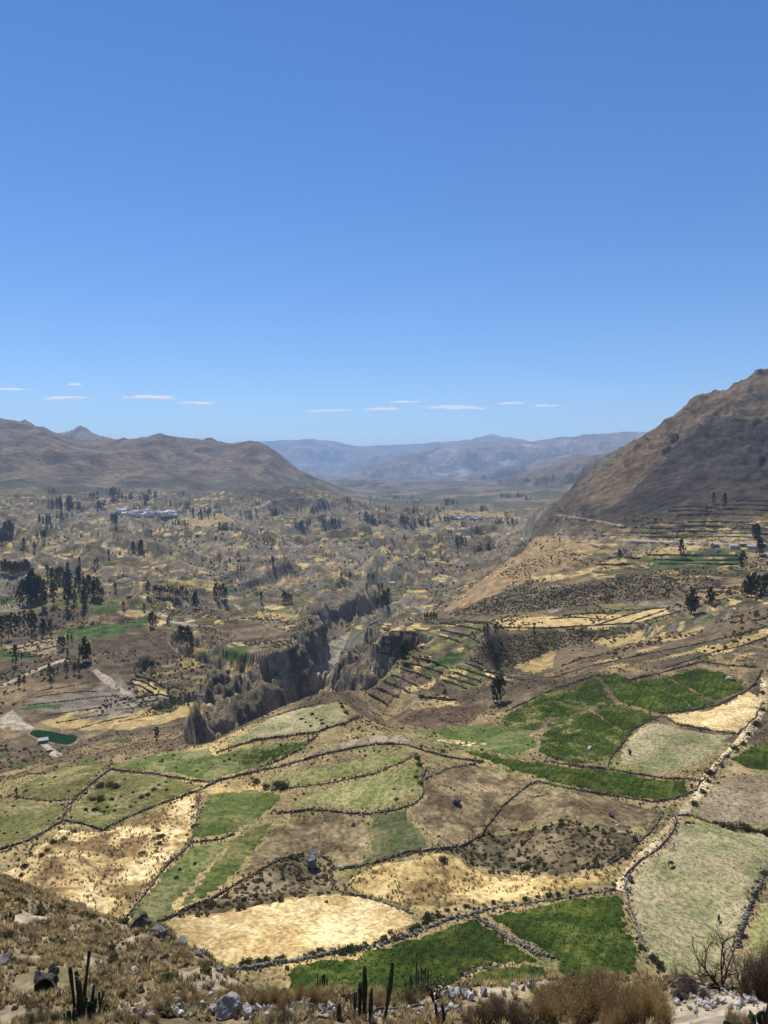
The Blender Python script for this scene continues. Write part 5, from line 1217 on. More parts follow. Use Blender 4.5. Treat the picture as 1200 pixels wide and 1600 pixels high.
# ------------------------------------------------------------------ houses
def house_mats():
    w = noise_mat('whitewash', [(0.3, (0.58, 0.56, 0.52)), (0.7, (0.76, 0.74, 0.70))], 0.6, randv=0.2)
    a = noise_mat('adobe', [(0.3, (0.28, 0.21, 0.15)), (0.7, (0.38, 0.30, 0.22))], 0.6)
    r = noise_mat('metal_roof', [(0.3, (0.26, 0.25, 0.25)), (0.7, (0.44, 0.43, 0.42))], 0.5, rough=0.7, randv=0.4)
    t = noise_mat('thatch_roof', [(0.3, (0.20, 0.15, 0.10)), (0.7, (0.30, 0.24, 0.17))], 0.9)
    d = noise_mat('door_wood', [(0.3, (0.06, 0.05, 0.045)), (0.7, (0.11, 0.09, 0.07))], 2.0)
    return w, a, r, t, d
HW, HA, HR, HT, HD = house_mats()
def boxm(mb, lo, hi):
    x0, y0, z0 = lo; x1, y1, z1 = hi
    mb.add([(x0, y0, z0), (x1, y0, z0), (x1, y1, z0), (x0, y1, z0), (x0, y0, z1), (x1, y0, z1), (x1, y1, z1), (x0, y1, z1)], [(0, 3, 2, 1), (4, 5, 6, 7), (0, 1, 5, 4), (1, 2, 6, 5), (2, 3, 7, 6), (3, 0, 4, 7)])
def house(px, py, w, d, h, lab, grp, wall, roof, rz, r0, gable=True, parts=True):
    p = hits([px], [py], r0)[0]
    rt = empty('house', (p[0], p[1], p[2] - 0.3)); rt.rotation_euler = (0, 0, rz); tag(rt, lab, 'house', grp)
    b = MB(); boxm(b, (-w / 2, -d / 2, -2.0), (w / 2, d / 2, h))
    rr = h * 0.42 if gable else 0.4
    b.add([(-w / 2, -d / 2, h), (-w / 2, d / 2, h), (-w / 2, 0, h + rr), (w / 2, -d / 2, h), (w / 2, d / 2, h), (w / 2, 0, h + rr)], [(0, 1, 2), (3, 5, 4)])
    link('walls', b.mesh('house_walls'), wall, rt)
    r = MB(); e = 0.35; t = 0.14
    for s in (-1, 1):
        y0 = s * (d / 2 + e); z0 = h - e * rr / (d / 2)
        A = [(-w / 2 - e, y0, z0 + 0.01), (w / 2 + e, y0, z0 + 0.01), (w / 2 + e, 0, h + rr + 0.01), (-w / 2 - e, 0, h + rr + 0.01)]
        B = [(x, y, z + t) for x, y, z in A]
        r.add(A + B, [(0, 1, 2, 3), (7, 6, 5, 4), (0, 4, 5, 1), (1, 5, 6, 2), (2, 6, 7, 3), (3, 7, 4, 0)])
    link('roof', r.mesh('house_roof'), roof, rt)
    if parts:
        q = MB(); boxm(q, (-0.5, -d / 2 - 0.06, 0), (0.5, -d / 2 + 0.02, 2.0)); link('door', q.mesh('house_door'), HD, rt)
        for x in (-w * 0.3, w * 0.3):
            q = MB(); boxm(q, (x - 0.5, -d / 2 - 0.05, 1.1), (x + 0.5, -d / 2 + 0.02, 2.0)); link('window', q.mesh('house_window'), HD, rt)
for k in range(58):
    x = rng.uniform(186, 276); y = 799 + rng.uniform(0, 8) - abs(x - 232) * 0.02
    house(x, y, rng.uniform(11, 20), rng.uniform(8, 12), rng.uniform(4.5, 8), 'small white house packed in the far white village', 'white village houses', HW, (HR, HW, HT)[int(rng.integers(0, 3))], rng.uniform(-0.5, 0.5), 1300, rng.random() < 0.7, False)
p = hits([215], [799], 1300)[0]
ch = empty('church_tower', (p[0], p[1], p[2] - 0.5)); tag(ch, 'slim white church tower rising over the white village', 'tower')
b = MB(); boxm(b, (-3, -3, -2), (3, 3, 18)); boxm(b, (-3.4, -3.4, 18.01), (3.4, 3.4, 18.8)); link('shaft', b.mesh('tower_shaft'), HW, ch)
b = MB(); b.add([(-3, -3, 18.8), (3, -3, 18.8), (3, 3, 18.8), (-3, 3, 18.8), (0, 0, 23)], [(0, 1, 4), (1, 2, 4), (2, 3, 4), (3, 0, 4), (3, 2, 1, 0)]); link('cap', b.mesh('tower_cap'), HR, ch)
for k in range(16):
    x = rng.uniform(698, 756); y = 807 + rng.uniform(0, 6)
    house(x, y, rng.uniform(10, 17), rng.uniform(8, 11), rng.uniform(4, 6), 'small grey roofed house in the hazy village by the woods', 'hazy village houses', HA if k % 2 else HW, HR, rng.uniform(-0.5, 0.5), 1300, True, False)
for k, (x, y, w) in enumerate([(1042, 853, 5), (1056, 851, 6), (1102, 852, 8), (1117, 854, 7), (1132, 850, 6), (1146, 856, 8), (1160, 853, 7), (1174, 857, 8), (1120, 862, 6), (1190, 853, 7)]):
    house(x, y, w, w * 0.7, 3.0, 'low house with metal roof in the hamlet under the burnt mountain', 'hamlet houses', HW if k % 3 else HA, HR if k % 4 else HT, rng.uniform(-0.6, 0.6), 600)
house(67, 1161, 5.0, 3.2, 2.4, 'small white roofed shed beside the long green pond', None, HA, HW, 0.5, 385)
house(203, 692 + 242, 7, 5, 3, 'small adobe farmhouse beside the big dark grove', None, HA, HT, 0.3, 700)
house(408, 826, 10, 7, 4, 'lone white farmhouse over the badlands', None, HW, HR, 0.2, 1200)
house(612, 913, 9, 6, 3.5, 'lone pale farmhouse by the river grove', None, HW, HR, 0.4, 900)

# ------------------------------------------------------------------ bushes
def make_bush(seed, leaf, n=420, flat=0.8, size=0.07):
    r = np.random.default_rng(seed)
    lob = [(np.array([r.uniform(-0.3, 0.3), r.uniform(-0.3, 0.3), r.uniform(0.15, 0.5) * flat]), r.uniform(0.2, 0.34)) for _ in range(8)]
    P = []
    for c, s in lob:
        d = r.normal(size=(n // 8, 3)); d /= np.linalg.norm(d, axis=1)[:, None]
        P.append(c + d * s * r.uniform(0.6, 1.08, (n // 8, 1)) * np.array([1, 1, flat]))
    P = np.concatenate(P); P[:, 2] = np.abs(P[:, 2])
    V, F = leaf_quads(P, size, r, 0, 1.6)
    me = mesh_from('bush_foliage', V, F); me.materials.append(leaf)
    t = MB()
    for k in range(5):
        c = lob[k][0]; t.add(*tube([(0, 0, -0.08), c * 0.5, c], [0.03, 0.02, 0.01], 4))
    st = t.mesh('bush_stem'); st.materials.append(bark)
    return me, st
BUSH = {'olive': [make_bush(i, bush_leaf) for i in (1, 2, 3)], 'dark': [make_bush(i, dark_bush) for i in (4, 5, 6)]}
def bush(px, py, wpx, lab, grp, kind='olive', r0=120.0, tall=1.0):
    px += rng.normal(0, 2.0); py += rng.normal(0, 0.8); wpx *= rng.uniform(0.6, 1.25)
    p = hits([px], [py], r0)[0]; s = math.hypot(p[0], p[1]) / FPX * wpx * 0.9
    me, st = BUSH[kind][int(rng.integers(0, 3))]
    o = empty('bush', (p[0], p[1], p[2] - 0.05 * s)); o.scale = (s, s, s * tall); o.rotation_euler = (0, 0, rng.uniform(0, 6.28))
    tag(o, lab, 'bush', grp); link('foliage', me, None, o); link('stem', st, None, o)
for k, (x, y, w) in enumerate(((378, 1508, 14), (392, 1505, 16), (405, 1505, 15), (418, 1503, 16), (432, 1500, 18), (445, 1497, 12), (487, 1491, 16), (503, 1488, 15), (520, 1487, 14), (533, 1491, 16), (547, 1487, 17), (558, 1484, 15), (572, 1478, 14), (588, 1474, 14), (600, 1471, 13), (615, 1467, 15), (628, 1464, 14), (642, 1457, 16), (652, 1450, 18), (662, 1444, 20), (673, 1437, 18), (683, 1432, 14))):
    bush(x, y, w * 1.15, ORD[k] + ' hedge bush from the spur foot between stubble and large alfalfa field', 'hedge of the stubble field', 'olive' if rng.random() < 0.6 else 'dark')
for k, (x, y, w) in enumerate(((697, 1424, 10), (712, 1421, 11), (728, 1419, 10), (742, 1421, 13), (758, 1416, 12), (775, 1412, 10), (800, 1411, 9), (822, 1408, 12), (842, 1402, 14), (858, 1400, 13), (874, 1399, 12), (893, 1396, 15), (910, 1394, 12), (925, 1391, 13), (945, 1388, 11), (960, 1385, 10))):
    bush(x, y, w, ORD[k] + ' low bush from the hedge end under the rough golden field', 'bushes under the golden field', 'olive' if rng.random() < 0.7 else 'dark')
for x, y, w in ((1128, 1292, 18), (1142, 1294, 20), (1160, 1296, 18)): bush(x, y, w, 'large dark round bush on the ploughed field wall', 'dark round wall bushes', 'dark')
for x, y, w in ((1178, 1301, 14), (1192, 1303, 14)): bush(x, y, w, 'low dark hedge bush farther along the ploughed field wall', 'low dark hedge bushes', 'dark')
for x, y, w in ((1005, 1483, 12), (1018, 1500, 16), (1030, 1510, 17)): bush(x, y, w, 'dark green bush beside the tumbled pasture wall', 'bushes by the tumbled wall', 'dark')
for x, y, w in ((1197, 1368, 16), (1184, 1380, 10), (1178, 1402, 13), (1164, 1465, 14), (1158, 1472, 12)): bush(x, y, w, 'green bush growing on the thick rubble wall', 'bushes on the thick rubble wall', 'dark')
for k, (x, y, w) in enumerate(sorted(((1182, 1135, 12), (1170, 1148, 12), (1160, 1163, 12), (1148, 1172, 14), (1135, 1183, 12), (1130, 1198, 12), (1112, 1210, 16), (1106, 1222, 12), (1098, 1240, 10), (1085, 1258, 12), (1120, 1224, 9), (1190, 1110, 9), (1192, 1085, 9)), key=lambda q: -q[1])):
    bush(x, y, w, ORD[k] + ' lane bush going uphill from the ploughed field corner', 'bushes along the lane', 'dark' if rng.random() < 0.6 else 'olive')
bush(690, 1345, 16, 'green bush in the corner of the rough golden field', None, 'olive'); bush(1120, 1018, 9, 'small bush at the bare hillside tree', None, 'dark')
for x, y, w in ((120, 1246, 9), (150, 1232, 22), (160, 1230, 18), (172, 1229, 20), (186, 1231, 14), (145, 1250, 16), (158, 1251, 18), (172, 1250, 14), (135, 1268, 14), (148, 1268, 13), (160, 1270, 12), (215, 1255, 13), (225, 1248, 14), (235, 1244, 12), (205, 1262, 14), (240, 1236, 12), (210, 1240, 10)):
    bush(x, y, w * 0.8, 'dark bush in a row across the olive pasture', 'bush rows of the olive pasture', 'dark')
tree(26, 1247, 15, 'small dark conifer at the corner of the olive pasture', None, 3, 120)
for x, y, w in ((652, 1185, 10), (650, 1196, 11), (654, 1206, 10), (650, 1216, 11), (656, 1226, 9), (648, 1236, 9), (620, 1215, 7), (619, 1235, 7), (622, 1250, 8)):
    bush(x, y, w, 'olive bush of the ' + ('edge row beside' if x > 640 else 'middle row inside') + ' the smooth knoll pasture', 'bush rows on the knoll', 'olive')
for x, y, w in ((487, 1118, 8), (495, 1122, 9), (502, 1127, 9), (508, 1132, 10), (513, 1137, 9), (470, 1126, 8), (478, 1131, 8), (484, 1136, 8), (530, 1100, 8), (535, 1108, 9), (540, 1115, 9), (400, 1226, 22), (415, 1230, 20), (430, 1232, 20), (445, 1232, 18), (690, 1176, 9), (660, 1168, 8)):
    bush(x, y, w, 'dark bush on the rim of the knoll by the canyon', 'bushes on the canyon knoll', 'dark')
for x, y, w in ((250, 1300, 12), (254, 1310, 12), (250, 1320, 10), (240, 1312, 9), (300, 1262, 9), (304, 1278, 9), (303, 1292, 10), (296, 1306, 10), (222, 1335, 12), (40, 1355, 12), (60, 1340, 12), (48, 1335, 10), (75, 1330, 12), (30, 1345, 10), (85, 1318, 12), (100, 1312, 12), (35, 1370, 10), (118, 1300, 9)):
    bush(x, y, w, 'dark bush clinging to the bright straw slope', 'bushes on the straw slope', 'dark')

# ------------------------------------------------------------------ cows
hide = [noise_mat('cow_hide_black', [(0.3, (0.012, 0.010, 0.009)), (0.7, (0.030, 0.024, 0.020))], 2.0, rough=0.7),
        noise_mat('cow_hide_pied', [(0.47, (0.016, 0.013, 0.011)), (0.53, (0.70, 0.67, 0.62))], 1.1, 2, rough=0.7),
        noise_mat('cow_hide_brown', [(0.3, (0.028, 0.018, 0.012)), (0.7, (0.060, 0.038, 0.025))], 2.0, rough=0.7)]
horn_mat = noise_mat('cow_horn', [(0.3, (0.30, 0.27, 0.22)), (0.7, (0.45, 0.42, 0.36))], 5.0)
def cow_mesh(graze):
    hd = -0.62 if graze else 0.12
    V = [(-0.72, 0, 1.18), (-0.35, 0, 1.16), (0.05, 0, 1.12), (0.42, 0, 1.18), (0.72, 0, 1.20 + hd * 0.25), (0.98, 0, 1.22 + hd * 0.75), (1.13, 0, 1.20 + hd), (1.32, 0, 1.10 + hd * 1.04)]
    R = [(0.26, 0.30), (0.31, 0.34), (0.34, 0.37), (0.30, 0.36), (0.19, 0.25), (0.13, 0.17), (0.13, 0.14), (0.085, 0.09)]
    E = [(i, i + 1) for i in range(7)]
    for root, x, back in ((0, -0.66, True), (3, 0.46, False)):
        for s in (-1, 1):
            b = len(V)
            if back: leg = [(x + 0.02, 0.19 * s, 0.95), (x + 0.10, 0.19 * s, 0.72), (x - 0.06, 0.18 * s, 0.44), (x, 0.18 * s, 0.12), (x + 0.05, 0.18 * s, 0.03)]
            else: leg = [(x, 0.17 * s, 0.90), (x - 0.02, 0.17 * s, 0.66), (x + 0.02, 0.16 * s, 0.40), (x, 0.16 * s, 0.12), (x + 0.05, 0.16 * s, 0.03)]
            V += leg; R += [(0.15, 0.15), (0.105, 0.105), (0.062, 0.062), (0.048, 0.048), (0.06, 0.05)]
            E += [(root, b)] + [(b + i, b + i + 1) for i in range(4)]
    b = len(V); V += [(-0.98, 0, 1.18), (-1.05, 0, 0.85), (-1.03, 0, 0.55)]; R += [(0.04, 0.04), (0.025, 0.025), (0.04, 0.04)]; E += [(0, b), (b, b + 1), (b + 1, b + 2)]
    for s in (-1, 1):
        b = len(V); V += [(1.06, 0.20 * s, 1.27 + hd)]; R += [(0.045, 0.02)]; E += [(6, b)]
    me = bpy.data.meshes.new('cow_skeleton'); me.from_pydata(V, E, [])
    o = bpy.data.objects.new('cow_skeleton', me); col.objects.link(o)
    sk = o.modifiers.new('s', 'SKIN'); sk.use_smooth_shade = True
    for i, d in enumerate(me.skin_vertices[0].data): d.radius = R[i]; d.use_root = (i == 2)
    o.modifiers.new('u', 'SUBSURF').levels = 1
    dg = bpy.context.evaluated_depsgraph_get(); m2 = bpy.data.meshes.new_from_object(o.evaluated_get(dg))
    bpy.data.objects.remove(o); m2.name = 'cow_body'
    m2.polygons.foreach_set('use_smooth', np.ones(len(m2.polygons), bool))
    return m2, hd
COW = [cow_mesh(True), cow_mesh(False)]
for px, py, rz, g, h, lab in ((1052, 1328, 0.9, 1, 1, 'black and white cow standing near the lane wall'), (1048, 1355, 0.35, 0, 2, 'dark brown cow grazing in the middle of the pale pasture'), (1123, 1442, 1.1, 1, 0, 'black cow standing alone near the thick rubble wall'), (1075, 1292, 2.6, 0, 0, 'small black cow grazing under the ploughed field wall')):
    p = hits([px], [py])[0]; me, hd = COW[g]; me = me.copy(); me.materials.clear(); me.materials.append(hide[h])
    rt = empty('cow', (p[0], p[1], p[2] + 0.26)); rt.rotation_euler = (0, 0, rz); rt.scale = (0.95,) * 3; tag(rt, lab, 'cow', 'cows on the pale pasture')
    link('body', me, None, rt)
    q = MB()
    for s in (-1, 1): q.add(*tube([(1.10, 0.07 * s, 1.30 + hd), (1.10, 0.19 * s, 1.36 + hd), (1.14, 0.23 * s, 1.46 + hd)], [0.03, 0.022, 0.006], 6))
    link('horns', q.mesh('cow_horns', True), horn_mat, rt)

# ------------------------------------------------------------------ foreground: cacti
cact_mat = noise_mat('cactus_skin', [(0.3, (0.018, 0.026, 0.012)), (0.5, (0.032, 0.042, 0.019)), (0.72, (0.070, 0.070, 0.038))], 6.0, rough=0.75)
spine_mat = noise_mat('cactus_spine', [(0.3, (0.22, 0.18, 0.12)), (0.7, (0.42, 0.36, 0.26))], 4.0)
def cactus_stem(path, rad, ribs=8, seed=0):
    r = np.random.default_rng(seed)
    P = spline(np.array(path, float), 0.05); m = len(P)
    L = np.linspace(0, 1, m)
    tip = np.clip((1 - L) * np.linalg.norm(P[-1] - P[0]) / (rad * 1.6), 0, 1)
    R = rad * (0.82 + 0.18 * np.sin(L * 9 + seed)) * np.sqrt(np.clip(tip * (2 - tip), 0.02, 1)) * np.where(L < 0.1, 0.85 + L * 1.5, 1)
    n = ribs * 4; a = np.arange(n) * 2 * PI / n
    rib = 0.80 + 0.20 * np.cos(a * ribs)
    T = np.gradient(P, axis=0); T /= np.linalg.norm(T, axis=1)[:, None]
    U = np.cross(T, np.array([0, 1.0, 0.05])); U /= np.linalg.norm(U, axis=1)[:, None]; W = np.cross(T, U)
    D = U[:, None] * np.cos(a)[None, :, None] + W[:, None] * np.sin(a)[None, :, None]
    V = P[:, None] + D * (R[:, None] * rib[None])[..., None]
    idx = np.arange(m * n).reshape(m, n)
    F = np.stack([idx[:-1], np.roll(idx[:-1], -1, 1), np.roll(idx[1:], -1, 1), idx[1:]], -1).reshape(-1, 4).tolist() + [list(range((m - 1) * n, m * n))]
    me = mesh_from('cactus_stem', V.reshape(-1, 3), [tuple(f) for f in F], True)
    k = r.integers(1, m, 260); j = r.integers(0, ribs, 260) * 4
    B = V[k, j]; O = D[k, j] + r.normal(0, 0.45, (260, 3)); O /= np.linalg.norm(O, axis=1)[:, None]
    S = np.cross(O, T[k]); S /= np.linalg.norm(S, axis=1)[:, None] + 1e-9
    ln = r.uniform(0.025, 0.06, (260, 1))
    SV = np.stack([B + S * 0.0022, B - S * 0.0022, B + O * ln], 1).reshape(-1, 3)
    sp = mesh_from('cactus_spines', SV, np.arange(260 * 3).reshape(-1, 3))
    return me, sp
def cactus(px, py, stems, lab, grp=None, Y0=12.0, dz=0.0):
    """stems: (base x, base y, [(x, y) ... top]) in view pixels, width in pixels"""
    p = hits([px], [py], Y0)[0]; s = math.hypot(p[0], p[1]) / FPX
    rt = empty('columnar_cactus', tuple(p)); tag(rt, lab, 'cactus', grp)
    for i, (pts, w) in enumerate(stems):
        y = rng.uniform(-0.25, 0.25)
        path = [((x - px) * s, y + 0.02 * k, (py - yy) * s) for k, (x, yy) in enumerate(pts)]
        path[0] = (path[0][0], path[0][1], path[0][2] - 0.12)
        a, b = cactus_stem(path, w * s * 0.62, 7 + i % 3, i + int(px))
        o = link('stem', a, cact_mat, rt); q = link('spines', b, spine_mat, o); q['kind'] = 'stuff'
cactus(130, 1598, [([(128, 1600), (131, 1560), (136, 1520), (140, 1489)], 5), ([(122, 1600), (121, 1560), (119, 1521)], 5), ([(117, 1600), (113, 1562), (108, 1517)], 5), ([(126, 1600), (127, 1565), (123, 1523)], 4.5),
                   ([(133, 1600), (131, 1560), (129, 1525)], 4.5), ([(136, 1600), (140, 1570), (143, 1546)], 5), ([(140, 1600), (146, 1580), (149, 1562)], 4.5), ([(128, 1600), (126, 1575), (125, 1552)], 6), ([(132, 1600), (135, 1578), (138, 1553)], 5),
                   ([(115, 1600), (113, 1585), (112, 1572)], 6), ([(123, 1600), (121, 1583), (121, 1570)], 6), ([(137, 1600), (136, 1585), (135, 1570)], 6), ([(110, 1604), (106, 1594), (103, 1579)], 4), ([(152, 1602), (154, 1585), (157, 1566), (161, 1550)], 4), ([(154, 1590), (153, 1575), (152, 1555)], 3.5), ([(142, 1600), (143, 1590), (147, 1565)], 4.5)],
       'many-stemmed dark columnar cactus on the grassy bench')
cactus(566, 1592, [([(553, 1594), (554, 1570), (555, 1547)], 6.5), ([(561, 1592), (562, 1565), (563, 1537)], 7), ([(569, 1590), (570, 1550), (570, 1507)], 7.5), ([(578, 1594), (580, 1570), (581, 1543)], 6.5)], 'four-stemmed columnar cactus beside the pipe')
cactus(530, 1594, [([(530, 1596), (530, 1580), (531, 1559)], 7)], 'short single cactus beside the four-stemmed one')
cactus(599, 1598, [([(599, 1600), (605, 1565), (611, 1525), (614, 1495)], 7)], 'tall leaning single cactus by the pipe')
cactus(507, 1549, [([(496, 1548), (496, 1520)], 2.2), ([(499, 1549), (500, 1528)], 2.4), ([(504, 1550), (504, 1521)], 3), ([(507, 1551), (507, 1520)], 3.2), ([(511, 1552), (511, 1525)], 2.6)], 'small thin cactus cluster behind the golden shrubs')
cactus(655, 1548, [([(641, 1548), (641, 1521)], 2.6), ([(644, 1548), (643, 1526)], 2), ([(650, 1548), (651, 1500)], 2.8), ([(654, 1548), (654, 1514)], 2.4), ([(659, 1548), (659, 1511)], 3), ([(662, 1548), (662, 1514)], 2.2), ([(665, 1548), (665, 1508)], 2.6), ([(669, 1548), (669, 1516)], 2.4), ([(634, 1550), (633, 1530)], 2)], 'cluster of slim cacti behind the bright broom bush')
for x, y, h, lab in ((13, 1442, 14, 'stubby dark cactus in the dry grass up the spur'), (228, 1508, 15, 'small bare cactus clump on the middle of the spur')):
    cactus(x, y, [([(x - 4, y), (x - 5, y - h * 0.8)], 2.6), ([(x, y), (x, y - h)], 2.8), ([(x + 4, y), (x + 6, y - h * 0.7)], 2.4)], lab, Y0=15)

# prickly pears
pad_mat = noise_mat('pad_grey_green', [(0.3, (0.085, 0.090, 0.045)), (0.7, (0.210, 0.200, 0.110))], 7.0, rough=0.7)
pad_lime = noise_mat('pad_yellow_green', [(0.3, (0.34, 0.38, 0.08)), (0.7, (0.52, 0.54, 0.18))], 7.0, rough=0.6)
pad_dark = noise_mat('pad_dark_green', [(0.3, (0.020, 0.036, 0.014)), (0.7, (0.045, 0.062, 0.025))], 7.0, rough=0.7)
bm = bmesh.new(); bmesh.ops.create_icosphere(bm, subdivisions=2, radius=0.5)
for v in bm.verts:
    z = v.co.z; v.co.y *= 0.16; v.co.x *= 0.72 * (1 + 0.35 * z); v.co.z += 0.5
PADM = bpy.data.meshes.new('cactus_pad'); bm.to_mesh(PADM); bm.free(); PADM.polygons.foreach_set('use_smooth', np.ones(len(PADM.polygons), bool))
def pads(name, px, py, wpx, hpx, n, size, mat, lab, trunk=True, Y0=12.0):
    p = hits([px], [py], Y0)[0]; s = math.hypot(p[0], p[1]) / FPX
    rt = empty(name, tuple(p)); tag(rt, lab, 'cactus')
    me = PADM.copy(); me.materials.append(mat)
    g = np.random.default_rng(int(px))
    if trunk:
        t = MB()
        for k in range(7):
            a = g.uniform(-0.35, 0.35) * wpx * s; t.add(*tube([(a * 0.1, 0, -0.1), (a * 0.5, g.uniform(-.1, .1), hpx * s * 0.3), (a, g.uniform(-.2, .2), hpx * s * 0.65)], [0.035, 0.028, 0.02], 6))
        link('trunk', t.mesh('cactus_trunk', True), grey_twig, rt)
    for k in range(n):
        a = g.uniform(-1, 1); h = g.uniform(0.42, 0.95) if trunk else 0.02 + 0.35 * g.random()
        o = link('pad', me, None, rt); q = size * s * g.uniform(0.7, 1.25)
        o.location = (a * wpx * 0.5 * s * math.sqrt(max(0.1, 1 - (h - 0.5) ** 2 * 2)), g.uniform(-0.35, 0.35) * wpx * s * 0.6, h * hpx * s - q * 0.3)
        o.scale = (q, q, q); o.rotation_euler = (g.normal(0, 0.4), g.normal(0, 0.55), g.uniform(0, 6.28))
pads('prickly_pear', 680, 1562, 50, 38, 64, 6, pad_mat, 'grey prickly pear bush over the white rocks')
pads('prickly_pear', 475, 1592, 14, 16, 5, 11, pad_lime, 'pale yellow green prickly pear pads among the rubble', False)
pads('prickly_pear', 292, 1592, 8, 12, 3, 10, pad_lime, 'small lime prickly pear pads on the rubble heap', False)
pads('prickly_pear', 1190, 1606, 30, 30, 9, 22, pad_dark, 'dark prickly pear pads at the pale rocks', False, 10)
pads('prickly_pear', 1142, 1608, 16, 12, 4, 16, pad_dark, 'low dark prickly pear in the dry tuft', False, 10)

# ------------------------------------------------------------------ foreground: rubble
def rubble(px0, px1, fy, n, smin, smax, lab, mats, spread=10, pile=0.0, Y0=12.0):
    """fy(px) gives the height of the heap line in the view"""
    xs = rng.uniform(px0, px1, n); ys = np.array([fy(x) for x in xs]) + rng.normal(0, 0.5, n) * spread
    W = hits(xs, ys, Y0, 60.0); c = W.mean(0)
    rt = empty('rubble_wall', tuple(c)); tag(rt, lab, 'rubble wall', None, 'thing')
    for i in range(n):
        s = math.hypot(W[i, 0], W[i, 1]) / FPX * (smin + (smax - smin) * rng.random() ** 2.2)
        me = STONEM[mats[int(rng.integers(0, len(mats)))]][int(rng.integers(0, 8))]
        o = link('stone', me, None, rt)
        o.location = W[i] - c + np.array([0, 0, s * 0.22 + pile * rng.random()])
        o.scale = (s * rng.uniform(0.9, 1.4), s * rng.uniform(0.8, 1.2), s * rng.uniform(0.6, 1.0)); o.rotation_euler = tuple(rng.uniform(0, 6.28, 3))
STONEM = {}
for nm, m in (('pale', rubble_mat), ('white', white_rock), ('grey', rock_mat)):
    L_ = []
    for me in ROCKL_:
        c = me.copy(); c.materials.clear(); c.materials.append(m); L_.append(c)
    STONEM[nm] = L_
rubble(205, 480, lambda x: 1588 - 10 * math.exp(-((x - 320) / 70) ** 2), 190, 6, 18, 'heaped wall of pale rubble around the grey slab', ['pale', 'white', 'grey'], 9, 0.15)
rubble(455, 530, lambda x: 1570 + (x - 455) * 0.18, 70, 6, 16, 'pale rubble heap behind the short cactus', ['pale', 'white', 'grey'], 8, 0.1)
rubble(560, 720, lambda x: 1584 - (x - 560) * 0.03, 110, 6, 16, 'pale rubble bank under the pipe', ['pale', 'white', 'grey'], 8, 0.05)
rubble(682, 742, lambda x: 1556 + abs(x - 715) * 0.05, 22, 10, 22, 'row of rounded white rocks beside the prickly pear', ['white', 'pale'], 5, 0.1)
rubble(1045, 1200, lambda x: 1572, 80, 5, 18, 'scatter of white rubble under the bare shrub', ['white', 'pale', 'white'], 22, 0.05, 10)
rubble(1085, 1200, lambda x: 1545, 26, 8, 20, 'white stones at the roots of the bare shrub', ['white', 'pale'], 8, 0.05, 10)
me = ROCKS[3]
boulder(352, 1590, 50, 34, 'big flat-topped grey slab on the rubble wall', slab_mat, 3, r0=12, rot=0.3, tilt=0.25)
boulder(330, 1584, 22, 18, 'tan stone leaning on the grey slab', rubble_mat, 5, r0=12)
boulder(386, 1590, 20, 22, 'white block beside the grey slab', white_rock, 1, r0=12)
boulder(543, 1556, 10, 9, 'small grey rock standing behind the cacti', rock_mat, 6, r0=12)
boulder(827, 1541, 14, 14, 'bright white rock in the brown shrubs', white_rock, 4, r0=12)
boulder(804, 1545, 16, 12, 'pale rock left of the bright white rock'.replace('left of', 'beside'), rubble_mat, 2, r0=12)
boulder(818, 1548, 10, 11, 'grey stone wedged under the bright white rock', rock_mat, 0, r0=12)
boulder(755, 1556, 16, 14, 'pale rock at the edge of the brown shrubs', rubble_mat, 7, r0=12)
boulder(1038, 1541, 18, 12, 'white rock beside the golden shrubs', white_rock, 6, r0=12)
boulder(1060, 1538, 12, 14, 'grey rock next to the white one by the golden shrubs', rock_mat, 5, r0=12)
boulder(385, 1556, 14, 5, 'flat tan rock at the field gap', rubble_mat, 1, r0=12)

# ------------------------------------------------------------------ foreground: shrubs of upright twigs
def make_shrub(seed, n=420, spread=0.5, leafy=5, w=0.006):
    r = np.random.default_rng(seed); VV, LP = [], []
    for i in range(n):
        a = r.uniform(0, 6.28); b = np.array([r.normal(0, 0.16), r.normal(0, 0.16), 0])
        e = np.array([math.cos(a) * spread * r.random() ** 0.6, math.sin(a) * spread * r.random() ** 0.6, 0.45 + 0.5 * r.random()])
        e[2] *= 1 - 0.5 * (np.hypot(e[0], e[1]) / spread) ** 2
        m = (b + e) / 2 + r.normal(0, 0.05, 3) + np.array([0, 0, 0.08])
        t = np.linspace(0, 1, 4)[:, None]
        C_ = (1 - t) ** 2 * b + 2 * t * (1 - t) * m + t ** 2 * e
        s = np.array([-math.sin(a), math.cos(a), 0]) if r.random() < 0.5 else np.array([1.0, 0, 0])
        ww = (w * np.array([1.0, 0.8, 0.55, 0.2]))[:, None]
        VV.append(np.stack([C_ - s * ww, C_ + s * ww], 1).reshape(-1, 3))
        LP.append(C_[1:][r.integers(0, 3, leafy)] + r.normal(0, 0.035, (leafy, 3)))
    V = np.concatenate(VV); k = np.arange(n)[:, None, None] * 8
    F = (np.array([(0, 1, 3, 2), (2, 3, 5, 4), (4, 5, 7, 6)])[None] + k).reshape(-1, 4)
    tw = mesh_from('shrub_twigs', V, F)
    P = np.concatenate(LP); P[:, 2] = np.abs(P[:, 2]); LV, LF_ = leaf_quads(P, 0.016, r, 0, 2.4)
    return tw, mesh_from('shrub_leaves', LV, LF_)
SHR = [make_shrub(i) for i in (1, 2, 3)]
SH = {}
for nm, tm, lm in (('brown', grey_twig, brown_twig), ('gold', brown_twig, gold_twig), ('lime', bark, lime_leaf), ('green', bark, bush_leaf), ('rust', brown_twig, brown_twig), ('grey', grey_twig, pale_twig)):
    L_ = []
    for tw, lv in SHR:
        a = tw.copy(); a.materials.append(tm); b = lv.copy(); b.materials.append(lm); L_.append((a, b))
    SH[nm] = L_
